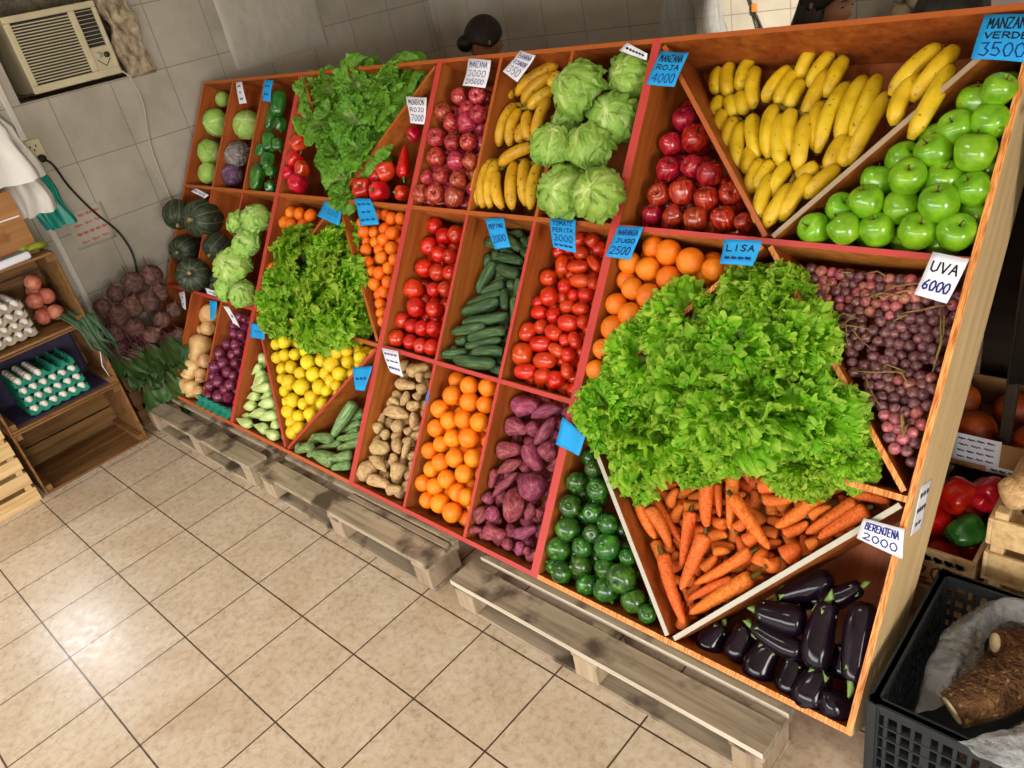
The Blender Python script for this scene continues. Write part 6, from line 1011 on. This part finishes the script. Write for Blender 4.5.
for y, z, l in ((1.78, 5.85, 'dark wall hook holding the large white bags'), (2.12, 5.0, 'dark wall hook holding the smaller white bags'), (2.42, 4.6, 'dark wall hook holding the teal bags')):
    mb = MB(); mb.tube([(XL, y * T, (z + .12) * T), (-5.2 * T, y * T, (z + .06) * T), (-5.05 * T, y * T, z * T), (-4.98 * T, y * T, (z + .06) * T)], .004, 6); tag(obj('bag_hook', mb.mesh('bag_hook', [m_darkslot])), l, 'hook', 'bag hooks')
# teal tray strip retaining the red onions
o = obj('egg_tray', tray_mesh('egg_tray', m_teal, 1, 5)); a0_, a1_ = -3.28, -2.24
o.matrix_world = RM @ Matrix.Translation(((a0_ + a1_) / 2 * T, .16 * T, -.02 * T)) @ Matrix.Rotation(PI / 2, 4, 'Z') @ Matrix.Diagonal((1.1, 1.32, 1, 1)); tag(o, 'strip of teal egg tray standing in front of the red onions', 'egg tray')
# ------------------------------------------------------------------ dark corner right of the racks
def lattice_crate(name, x0, x1, y0, y1, z0, z1, mat, label):
    root = empty(name, ((x0 + x1) / 2 * T, (y0 + y1) / 2 * T, z0 * T)); tag(root, label, 'crate'); hx, hy, h = (x1 - x0) / 2 * T, (y1 - y0) / 2 * T, (z1 - z0) * T; t = .006
    def side(L, M):
        mb = MB(); rows = 6; n = int(L / .028)
        mb.box((-L / 2, -t, h - .035), (L / 2, t, h), 0, M); mb.box((-L / 2, -t - .006, h - .012), (L / 2, t + .006, h), 0, M); mb.box((-L / 2, -t, 0), (L / 2, t, .03), 0, M)
        for k in range(1, rows): z = .03 + (h - .065) * k / rows; mb.box((-L / 2, -t, z - .003), (L / 2, t, z + .003), 0, M)
        for k in range(n + 1):
            x = -L / 2 + L * k / n; w = .004 if k % 4 else .009; mb.box((x - w, -t * .8, 0), (x + w, t * .8, h - .03), 0, M)
        for sx in (-1, 1): mb.box((sx * L / 2 - .014, -t - .003, 0), (sx * L / 2 + .014, t + .003, h), 0, M)
        return mb.mesh('lattice_side', [mat])
    for L, Mx in ((2 * hx, Matrix.Translation((0, -hy, 0))), (2 * hx, Matrix.Translation((0, hy, 0))), (2 * hy, Matrix.Translation((-hx, 0, 0)) @ Matrix.Rotation(PI / 2, 4, 'Z')), (2 * hy, Matrix.Translation((hx, 0, 0)) @ Matrix.Rotation(PI / 2, 4, 'Z'))): obj('lattice_side', side(L, Mx), root)
    mb = MB(); mb.box((-hx, -hy, 0), (hx, hy, .012)); obj('crate_base', mb.mesh('crate_base', [mat]), root)
lattice_crate('plastic_crate', 7.76, 9.5, 2.62, 4.12, 0, .97, m_blackplastic, 'black lattice plastic crate full of cassava roots beside the end panel')
def cassava(pts, rad, label, cut, seed):
    P = [Vector(p) * T for p in pts]; out = []; R = []
    for i in range(len(P) - 1):
        a, b, c, d = P[max(i - 1, 0)], P[i], P[i + 1], P[min(i + 2, len(P) - 1)]
        for k in range(7):
            t = k / 7; out.append(.5 * (2 * b + (c - a) * t + (2 * a - 5 * b + 4 * c - d) * t * t + (3 * b - a - 3 * c + d) * t ** 3)); R.append((rad[i] * (1 - t) + rad[i + 1] * t) * (1 + .12 * mnoise.noise(out[-1] * 14 + Vector((seed, 0, 0)))))
    out.append(P[-1]); R.append(rad[-1]); mb = MB(); mb.tube(out, R, 14); root = obj('cassava_root', mb.mesh('cassava_root', [m_cassava])); tag(root, label, 'cassava', 'cassava roots')
    e = (out[0] - out[2]).normalized()
    if cut: mb = MB(); mb.tube([out[0] - e * .004, out[0] + e * .004], [R[0] * .8, R[0] * .72], 12); obj('cut_end', mb.mesh('cut_end', [m_flesh]), root)
cassava([(8.2, 2.92, .84), (8.42, 3.2, .94), (8.62, 3.55, .96), (8.85, 3.9, .88)], [.042, .058, .056, .035], 'long brown cassava root across the front of the black crate', True, 1)
cassava([(8.28, 3.62, .92), (8.5, 3.75, .85), (8.8, 3.9, .75), (9.1, 4.0, .6)], [.03, .052, .056, .034], 'brown cassava root with a pale cut end facing out', True, 2)
cassava([(8.62, 2.9, .78), (8.8, 3.1, .86), (9.05, 3.5, .88), (9.25, 3.8, .8)], [.034, .05, .054, .034], 'brown cassava root at the right of the black crate', True, 3)
cassava([(8.1, 3.2, .55), (8.25, 3.5, .62), (8.5, 3.85, .6), (8.8, 4.0, .55)], [.03, .05, .05, .03], 'cassava root lying deep at the left of the black crate', False, 4)
cassava([(8.3, 2.85, .45), (8.6, 3.0, .5), (8.9, 3.2, .52), (9.2, 3.4, .5)], [.03, .05, .05, .04], 'cassava root low at the front of the black crate', False, 5)
def film_sheet(name, grid, mat, label, cat, amp=.012, seed=0, nu=26, nv=20):
    """crumpled film through a coarse grid of points"""
    G = np.array(grid, float) * T; gu, gv = G.shape[1] - 1, G.shape[0] - 1; v = []
    for j in range(nv + 1):
        for i in range(nu + 1):
            u, w = i / nu * gu, j / nv * gv; a, b = min(int(u), gu - 1), min(int(w), gv - 1); fu, fw = u - a, w - b
            p = Vector(G[b, a] * (1 - fu) * (1 - fw) + G[b, a + 1] * fu * (1 - fw) + G[b + 1, a] * (1 - fu) * fw + G[b + 1, a + 1] * fu * fw)
            n = Vector((mnoise.noise(p * 16 + Vector((seed, 0, 0))), mnoise.noise(p * 16 + Vector((0, seed, 7))), mnoise.noise(p * 16 + Vector((3, 0, seed)))))
            n2 = Vector((abs(mnoise.noise(p * 38)), abs(mnoise.noise(p * 38 + Vector((9, 9, 9)))), abs(mnoise.noise(p * 38 + Vector((2, 8, 5)))))); v.append(p + n * amp + n2 * amp * .6)
    f = [(j * (nu + 1) + i, j * (nu + 1) + i + 1, (j + 1) * (nu + 1) + i + 1, (j + 1) * (nu + 1) + i) for j in range(nv) for i in range(nu)]
    mb = MB(); mb.add(v, f); o = obj(name, mb.mesh(name, [mat])); md = o.modifiers.new('thickness', 'SOLIDIFY'); md.thickness = .0008; return tag(o, label, cat)
film_sheet('plastic_liner', [[(7.95, 2.85, .5), (7.9, 3.2, .5), (7.92, 3.6, .5), (8.05, 4.0, .55), (8.5, 4.05, .6), (9.0, 4.05, .6)], [(8.0, 2.8, .75), (7.93, 3.2, .85), (7.95, 3.6, .9), (8.1, 4.02, .92), (8.5, 4.07, .98), (9.1, 4.07, 1.0)], [(8.15, 2.95, .85), (8.12, 3.2, 1.0), (8.1, 3.6, 1.06), (8.2, 3.95, 1.08), (8.5, 4.0, 1.12), (9.1, 3.98, 1.16)], [(8.22, 3.1, .7), (8.28, 3.3, .82), (8.2, 3.6, .9), (8.3, 3.85, .95), (8.6, 3.9, 1.0), (9.1, 3.85, 1.04)]], m_clear, 'clear plastic liner bunched at the back left of the black crate', 'plastic film', .012, 1)
film_sheet('plastic_bag', [[(8.3, 2.55, 1.0), (8.55, 2.52, .98), (8.85, 2.5, .95), (9.2, 2.5, .95)], [(8.45, 2.66, 1.04), (8.6, 2.7, 1.06), (8.9, 2.7, 1.08), (9.2, 2.7, 1.08)], [(8.62, 2.9, 1.0), (8.72, 2.95, 1.12), (8.95, 3.0, 1.2), (9.25, 3.0, 1.15)], [(8.72, 3.2, .98), (8.82, 3.2, 1.1), (9.0, 3.25, 1.15), (9.3, 3.25, 1.05)]], m_clear2, 'cloudy plastic bag folded over the front of the black crate', 'plastic film', .016, 6)
G = 'wooden crates right of the racks'
fruit_crate(7.98, 9.7, 4.45, 5.5, 0, .72, 'pale wooden crate on the floor behind the black crate', CRATE_PALE, G, False, 2); fruit_crate(7.96, 9.7, 4.45, 5.5, .73, 1.46, 'pale wooden crate with open gaps, stacked behind the black crate', CRATE_PALE, G, False, 2)
for k, (x, y, z, r, m, l) in enumerate(((8.14, 4.62, 1.62, .16, m_sweet, 'pale'), (8.35, 4.7, 1.6, .2, m_cassava, 'brown'), (8.6, 4.75, 1.62, .2, m_cassava, 'second brown'))):
    o = obj('root_vegetable', M1('root_vegetable', lathe(root_p[k % 2], 16, 5, .08, 1, .3, k, .2), m)); o.matrix_world = Matrix.Translation(Vector((x, y, z)) * T) @ Euler((1.2, .3 * k, .6 + k)).to_matrix().to_4x4() @ Matrix.Diagonal((r * T, r * T, r * 1.4 * T, 1)); tag(o, f'{l} root vegetable lying on the pale stacked crate', 'root vegetable', 'roots on the pale crate')
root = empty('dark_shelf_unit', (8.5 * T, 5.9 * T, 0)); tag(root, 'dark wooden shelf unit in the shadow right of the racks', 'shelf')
def shelf_part(name, a, b, m=SHADED_DARKWOOD): mb = MB(); mb.box(tuple((a[i] - (8.5, 5.9, 0)[i]) * T for i in range(3)), tuple((b[i] - (8.5, 5.9, 0)[i]) * T for i in range(3)), bev=.002); return obj(name, mb.mesh(name, [m]), root)
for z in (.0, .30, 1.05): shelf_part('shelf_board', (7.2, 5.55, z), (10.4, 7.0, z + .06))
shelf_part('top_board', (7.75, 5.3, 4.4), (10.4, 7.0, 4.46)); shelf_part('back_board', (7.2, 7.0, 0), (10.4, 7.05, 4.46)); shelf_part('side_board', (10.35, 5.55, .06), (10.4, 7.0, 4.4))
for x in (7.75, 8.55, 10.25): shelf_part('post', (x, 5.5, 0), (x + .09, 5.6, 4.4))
mb = MB(); N = 40; v = []
for j in (0, 1, 2, 3):
    for i in range(N + 1):
        u = i / N; v.append(((7.78 + 2.6 * u) * T, (5.46 + .05 * math.sin(u * 34) + .02 * math.sin(u * 90)) * T, (4.42 - j * .78) * T))
mb.add(v, [(j * (N + 1) + i, j * (N + 1) + i + 1, (j + 1) * (N + 1) + i + 1, (j + 1) * (N + 1) + i) for j in range(3) for i in range(N)]); o = obj('shade_curtain', mb.mesh('shade_curtain', [plain('added_shade_cloth', '1e1812', .9, .1, 0, .2, 12)])); md = o.modifiers.new('thickness', 'SOLIDIFY'); md.thickness = .003; tag(o, 'added dark cloth shading the upper half of the shelf unit at the right', 'cloth')  # cloth added to keep light out of the shelf
# tray of oranges with paper notes, on the upper shelf
root = empty('cardboard_tray', (8.1 * T, 6.0 * T, 1.112 * T)); tag(root, 'brown cardboard tray with paper notes on the dark shelf', 'box')
mb = MB(); w, d, h = .42, .18, .11
for a, b in (((-w, -d, 0), (w, d, .006)), ((-w, -d, 0), (w, -d + .006, h)), ((-w, d - .006, 0), (w, d, h)), ((-w, -d, 0), (-w + .006, d, h)), ((w - .006, -d, 0), (w, d, h))): mb.box(a, b)
obj('tray_walls', mb.mesh('tray_walls', [CARD]), root)
fy = 6.0 * T - .18 - .003
card([Vector((x * T, fy, z * T)) for x, z in ((7.4, 1.5), (7.8, 1.5), (7.8, 1.2), (7.4, 1.2))], m_white_tag, [('~~~~', .12, 1), ('~~~', .12, 1), ('~~~~', .12, 1), ('~~~~', .12, 1)], 'paper note with handwriting on the dark cardboard tray', .0014, .001, 3, 'note', 'paper_note', None)
card([Vector((x * T, fy, z * T)) for x, z in ((7.7, 1.22), (8.05, 1.22), (8.05, 1.14), (7.7, 1.14))], m_white_tag, [('~~~~', .5, 1)], 'narrow paper strip at the lower edge of the cardboard tray', .0014, .001, 4, 'note', 'paper_note', None)
rnd = random.Random(3); _do = round_meshes('orange', skin('shaded_orange_peel', [(.3, '9a3c10'), (.7, 'b8541c')], 2, rough=.4, bscale=26, tint=.2))  # peel colour darkened to paint in the shelf's shade
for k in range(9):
    x, y = -.34 + (k % 5) * .155 + .07 * (k // 5), -.09 + .15 * (k // 5); o = obj('orange', _do[k % 3]); o.matrix_world = Matrix.Translation((8.1 * T + x, 6.0 * T + y, 1.112 * T + .075)) @ Euler((rnd.uniform(0, 6), rnd.uniform(0, 6), 0)).to_matrix().to_4x4() @ Matrix.Scale(.06, 4); tag(o, f'orange with shade-darkened peel in the dark cardboard tray, {ORD[k % 5] if k % 5 else "leftmost"} in the {"front" if k < 5 else "back"} row', 'orange', 'oranges in the dark tray')
for k, (x, y, z, l) in enumerate(((7.3, 4.76, .55, 'bottom left'), (7.58, 4.72, .55, 'bottom front'), (7.78, 5.0, .56, 'bottom right'), (7.5, 5.12, .55, 'bottom back'), (7.42, 4.9, .84, 'second layer left'), (7.72, 4.86, .84, 'second layer right'), (7.62, 5.14, .86, 'second layer back'), (7.58, 5.0, 1.1, 'topmost left'), (7.8, 5.18, 1.08, 'topmost right'))):
    kk = 'gpep' if k == 5 else 'rpep'; o = obj(KIND[kk][0], KIND[kk][2][k % 3]); o.matrix_world = Matrix.Translation(Vector((x, y, z)) * T) @ Euler((rnd.uniform(1, 2), rnd.uniform(-.5, .5), rnd.uniform(0, 6))).to_matrix().to_4x4() @ Matrix.Scale(.05, 4); tag(o, f'{"green" if kk == "gpep" else "red"} pepper heaped in the printed wooden crate, {l}', 'pepper', 'peppers in the printed crate')
root = empty('printed_crate', (7.55 * T, 4.95 * T, 0)); tag(root, 'low wooden crate with faded red print, half behind the end panel', 'crate')
def pc(name, *bx):
    mb = MB()
    for a, b in bx: mb.box(a, b, bev=.002)
    return obj(name, mb.mesh(name, [CRATE_PALE]), root)
pc('front_board', ((-.2, -.16, .15), (.115, -.148, .27)), ((-.2, -.16, .02), (.115, -.148, .13))); pc('back_board', ((-.2, .148, .02), (.115, .16, .27))); pc('end_board', ((.103, -.148, 0), (.115, .148, .27))); pc('end_board', ((-.2, -.148, 0), (-.188, .148, .27))); pc('crate_base', ((-.188, -.148, 0), (.103, .148, .01)))
mb = MB(); letter(mb, lambda u, v: (Vector((-.06 + .17 * u, -.1612, .155 + .11 * v)), Vector((0, -1, 0))), [('~~~~~', .25, 1), ('200', .5, 0)], .0035, seed=3); obj('red_print', mb.mesh('red_print', [plain('red_print', 'a03a34', .7), plain('green_print', '4a6a4a', .7)]), root)
# ------------------------------------------------------------------ back wall things above the racks
YW = 11.8
bag('plastic_bag', (.98, YW - .3, 5.3), .24, .46, m_clear2, 'clear plastic bag hanging on the back wall above the racks', 5, 3.0, 1.5, .05); bag('plastic_bag', (1.62, YW - .25, 5.4), .12, .5, m_clear2, 'narrow clear plastic bag hanging right of the larger one', 4, 1.2, 1.3, .035)
for x, l in ((.98, 'nail holding the larger clear bag'), (1.62, 'nail holding the narrow clear bag')): mb = MB(); mb.tube([(x * T, YB, 5.42 * T), (x * T, (YW - .3) * T, 5.36 * T)], .004, 6); tag(obj('wall_nail', mb.mesh('wall_nail', [m_darkslot])), l, 'nail', 'wall nails')
root = empty('hanging_cord', (2.2 * T, 11.7 * T, 4.7 * T)); tag(root, 'dark cord with an orange clip hanging on the back wall', 'cord')
mb = MB(); mb.tube([Vector(p) * T - root.location for p in ((1.9, 11.74, 5.6), (2.12, 11.72, 4.85), (2.25, 11.72, 4.5), (2.42, 11.74, 4.1), (2.46, 11.76, 3.6))], .006, 6); mb.tube([Vector(p) * T - root.location for p in ((2.25, 11.7, 4.5), (2.34, 11.72, 4.1), (2.36, 11.76, 3.6))], .004, 6); obj('cord', mb.mesh('cord', [m_blackrub]), root)
mb = MB(); mb.box((.01, -.01, -.075), (.035, .008, -.035), bev=.003); obj('clip', mb.mesh('clip', [plain('orange_clip', 'c8742c', .5)]), root)
card([Vector((x * T, YB - .004, z * T)) for x, z in ((5.25, 4.9), (6.9, 4.9), (6.9, 3.9), (5.25, 3.9))], plain('pinkish_paper', 'd8c4c0', .7), [('~~~~', .12, 0), ('~~~~', .12, 1), ('~~~~~ 100', .14, 0)], 'pale wall poster with red and blue handwriting at the top right', .006, .002, 7, 'poster', 'wall_poster', None, (m_redink, m_ink))
# mesh sack of garlic hanging
root = empty('garlic_sack', (4.9 * T, 11.55 * T, 4.25 * T)); tag(root, 'pale lumpy sack of garlic hanging on the back wall', 'sack'); rnd = random.Random(6)
gm = M1('garlic_bulb', lathe(onion_p, 14, 8, .06, 1, .05, 1), plain('garlic_skin', 'c8b89a', .7, .3, 0, .15, 20))
for k in range(22):
    o = obj('garlic_bulb', gm, root); o.matrix_local = Matrix.Translation((rnd.uniform(-.1, .08), rnd.uniform(-.03, .03), .035 * (k // 2) - .1)) @ Euler((rnd.uniform(-1, 1), rnd.uniform(-1, 1), 0)).to_matrix().to_4x4() @ Matrix.Scale(.034, 4)
mb = MB(); mb.tube([(0, .02, .2), (0, .06, .34), (0, .075, .36)], .004, 6); obj('tie', mb.mesh('tie', [m_darkslot]), root)
# ------------------------------------------------------------------ people standing behind the racks
def ellipse_loft(mb, secs, seg=20, col=None):
    """secs: (x, y, z, rx, ry)"""
    v = [(x + rx * math.cos(2 * PI * k / seg), y + ry * math.sin(2 * PI * k / seg), z) for (x, y, z, rx, ry) in secs for k in range(seg)]; n = len(secs)
    f = [(i * seg + k, i * seg + (k + 1) % seg, (i + 1) * seg + (k + 1) % seg, (i + 1) * seg + k) for i in range(n - 1) for k in range(seg)] + [tuple(range(seg - 1, -1, -1)), tuple(range((n - 1) * seg, n * seg))]
    mb.add(v, f)
def head_geo(hz, M):
    """head facing -y, centre at the origin, height about 0.23"""
    v = []; f = []; nu, nv = 30, 36
    for j in range(nu + 1):
        t = PI * j / nu; z = -math.cos(t)
        for i in range(nv):
            a = 2 * PI * i / nv; x, y = math.sin(t) * math.cos(a), math.sin(t) * math.sin(a); px, py, pz = x * .078, y * .096, z * .115
            if z < -.1: k = (-z - .1) / .9; px *= 1 - .28 * k; py *= 1 - .1 * k; py -= .012 * k
            if y < 0:
                g = lambda cx, cz, sx, sz: math.exp(-((px - cx) / sx) ** 2 - ((pz - cz) / sz) ** 2)
                py -= .022 * g(0, -.018, .011, .02) + .010 * g(0, .005, .008, .02) + .006 * g(0, -.062, .022, .007) + .007 * g(0, -.095, .02, .014) + .005 * g(0, .035, .05, .012)
                py += .009 * g(.031, .012, .015, .01) + .009 * g(-.031, .012, .015, .01) + .003 * g(0, -.055, .024, .003)
            v.append((px, py, pz))
    for j in range(nu):
        for i in range(nv): f.append((j * nv + i, j * nv + (i + 1) % nv, (j + 1) * nv + (i + 1) % nv, (j + 1) * nv + i))
    return [M @ Vector(p) for p in v], f
def person(x, y, hz, yaw, pitch, label, shirt, hair, bun, long_hair):
    """hz: height of the head's centre; the body faces -y before the yaw"""
    k = hz / 1.5; root_loc = Vector((x, y, 0)); R = Matrix.Rotation(yaw, 4, 'Z')
    HM = Matrix.Translation((0, -.02, hz)) @ Matrix.Rotation(pitch, 4, 'X')
    mb = MB(); mb.add(*head_geo(hz, HM))
    for sx in (-1, 1): mb.add(*[([HM @ (Vector(p) * .5 + Vector((sx * .078, .012, -.002))) for p in lathe([(.02, -.06), (.045, -.03), (.05, .02), (.03, .055)], 10)[0]]), lathe([(.02, -.06), (.045, -.03), (.05, .02), (.03, .055)], 10)[1]])
    ellipse_loft(mb, [(0, .0, z * k, rx, ry) for z, rx, ry in ((.80, .15, .10), (.9, .165, .115), (1.0, .13, .095), (1.15, .15, .11), (1.24, .165, .105), (1.30, .13, .085), (1.335, .06, .06), (1.39, .05, .052), (1.45, .05, .055))])
    arms = []
    for sx in (-1, 1):
        a = [(sx * .15, 0, 1.27 * k), (sx * .2, .01, 1.18 * k), (sx * .215, .0, 1.0 * k), (sx * .21, -.07, .86 * k), (sx * .19, -.16, .80 * k), (sx * .18, -.21, .79 * k)]; arms.append(a); mb.tube(a, [.05, .05, .04, .038, .03, .026], 12)
        mb.tube([(sx * .18, -.2, .79 * k), (sx * .178, -.25, .785 * k), (sx * .177, -.29, .775 * k)], [.026, .04, .034], 12, flat=.5)
        for q in range(4): mb.tube([(sx * .177 + (q - 1.5) * .018, -.28, .775 * k), (sx * .177 + (q - 1.5) * .02, -.32, .765 * k), (sx * .177 + (q - 1.5) * .02, -.35 + abs(q - 1.5) * .008, .745 * k)], [.009, .0085, .007], 8)
        mb.tube([(sx * .15, -.235, .785 * k), (sx * .13, -.27, .775 * k), (sx * .13, -.3, .765 * k)], [.011, .01, .008], 8)
        mb.tube([(sx * .085, 0, .84 * k), (sx * .09, -.01, .65 * k), (sx * .09, 0, .46 * k), (sx * .09, .015, .25 * k), (sx * .09, .02, .07)], [.085, .075, .052, .048, .036], 14); mb.tube([(sx * .09, .05, .035), (sx * .09, -.03, .032), (sx * .095, -.13, .025)], [.034, .038, .026], 10)
    body = obj('person', mb.mesh('person', [m_skin])); body.matrix_world = Matrix.Translation(root_loc) @ R
    md = body.modifiers.new('one_surface', 'REMESH'); md.mode = 'VOXEL'; md.voxel_size = .006; md.use_smooth_shade = True; md = body.modifiers.new('soften', 'SMOOTH'); md.factor = .5; md.iterations = 3
    tag(body, label, 'person')
    mb = MB(); ellipse_loft(mb, [(0, .0, z * k, rx, ry) for z, rx, ry in ((.82, .17, .125), (.95, .165, .125), (1.05, .15, .115), (1.15, .165, .125), (1.25, .18, .12), (1.305, .14, .1), (1.335, .085, .08))])
    for a in arms: mb.tube(a[:3] , [.068, .066, .056], 12)
    o = obj('shirt', mb.mesh('shirt', [shirt]), body); md = o.modifiers.new('one_surface', 'REMESH'); md.mode = 'VOXEL'; md.voxel_size = .01; md.use_smooth_shade = True; md = o.modifiers.new('soften', 'SMOOTH'); md.iterations = 4
    mb = MB()
    for sx in (-1, 1): mb.tube([(sx * .085, 0, .86 * k), (sx * .09, -.01, .65 * k), (sx * .09, 0, .46 * k), (sx * .09, .015, .1)], [.098, .088, .068, .062], 14)
    ellipse_loft(mb, [(0, 0, .78 * k, .17, .115), (0, 0, .9 * k, .17, .12)]); o = obj('trousers', mb.mesh('trousers', [m_trouser]), body); md = o.modifiers.new('one_surface', 'REMESH'); md.mode = 'VOXEL'; md.voxel_size = .01; md.use_smooth_shade = True
    # hair: a cap over crown and nape, strands as ripples
    v = []; nu, nv = 20, 60
    for j in range(nu + 1):
        for i in range(nv):
            a = 2 * PI * i / nv; front = max(0, -math.sin(a)); lim = 1.62 - .72 * front ** 1.5 + .12 * (1 - abs(math.sin(a))) ; t = lim * j / nu
            q = 1.11 + .02 * math.sin(i * 5.0) + .015 * mnoise.noise(Vector((i * .5, j * .3, 2))); v.append(HM @ Vector((math.sin(t) * math.cos(a) * .079 * q, math.sin(t) * math.sin(a) * .098 * q + .004, math.cos(t) * .117 * q)))
    f = [(j * nv + i, j * nv + (i + 1) % nv, (j + 1) * nv + (i + 1) % nv, (j + 1) * nv + i) for j in range(nu) for i in range(nv)]; mb = MB(); mb.add(v, f)
    if bun: vv, ff = lathe([(r * .05, z * .045) for r, z in ball], 18, warp=.25, seed=3); mb.add(vv, ff, 0, True, HM @ Matrix.Translation((0, .115, -.01)))
    if long_hair:
        for i in range(26):
            a = math.radians(-15 + 210 * i / 25); x0, y0 = math.cos(a) * .082, math.sin(a) * .1; rr = random.Random(i)
            mb.tube([HM @ Vector((x0, y0 + .004, .02)), HM @ Vector((x0 * 1.08, y0 * 1.06, -.07)), HM @ Vector((x0 * 1.15 + rr.uniform(-.01, .01), y0 * 1.05 + .01, -.16)), HM @ Vector((x0 * 1.05 + rr.uniform(-.01, .01), y0 + .02, -.26 + rr.uniform(-.02, .02)))], [.016, .018, .016, .006], 7)
    o = obj('hair', mb.mesh('hair', [hair]), body); md = o.modifiers.new('thickness', 'SOLIDIFY'); md.thickness = .012; md.offset = -1
    for sx in (-1, 1):
        vv, ff = lathe([(r * .0105, z * .0085) for r, z in ball], 12); mb = MB(); mb.add(vv, ff, 0, True, HM @ Matrix.Translation((sx * .031, -.0755, .011))); e = obj('eye', mb.mesh('eye', [plain('eye_white', '9a9088', .4)]), body)
        mb = MB(); vv, ff = lathe([(r * .006, z * .004) for r, z in ball], 10); mb.add(vv, ff, 0, True, HM @ Matrix.Translation((sx * .031, -.0848, .010))); obj('iris', mb.mesh('iris', [m_hair]), e)
        mb = MB(); mb.tube([HM @ Vector((sx * .016, -.094, .034)), HM @ Vector((sx * .032, -.092, .038)), HM @ Vector((sx * .048, -.082, .033))], [.002, .003, .0015], 6); obj('eyebrow', mb.mesh('eyebrow', [m_hair]), body)
    mb = MB(); mb.tube([HM @ Vector((-.024, -.092, -.057)), HM @ Vector((0, -.103, -.0555)), HM @ Vector((.024, -.092, -.057))], [.003, .006, .003], 8, flat=.7); obj('mouth', mb.mesh('mouth', [plain('lips', '8a4a42', .5)]), body)
    return body
person(-1.75 * T, 9.3 * T, 4.76 * T, 2.75, .25, 'person with brown hair in a bun, seen from behind above the streaky apples', m_shirt2, m_hair2, True, False)
person(4.35 * T, 9.6 * T, 4.76 * T, 1.35, .35, 'person with long dark hair and a blue shirt, face turned down to the right', m_shirt, m_hair, False, True)
person(6.5 * T, 7.32 * T, 4.74 * T, 2.9, .4, 'person of whom only the dark crown of hair shows above the right rack', m_shirt2, m_hair, False, False)
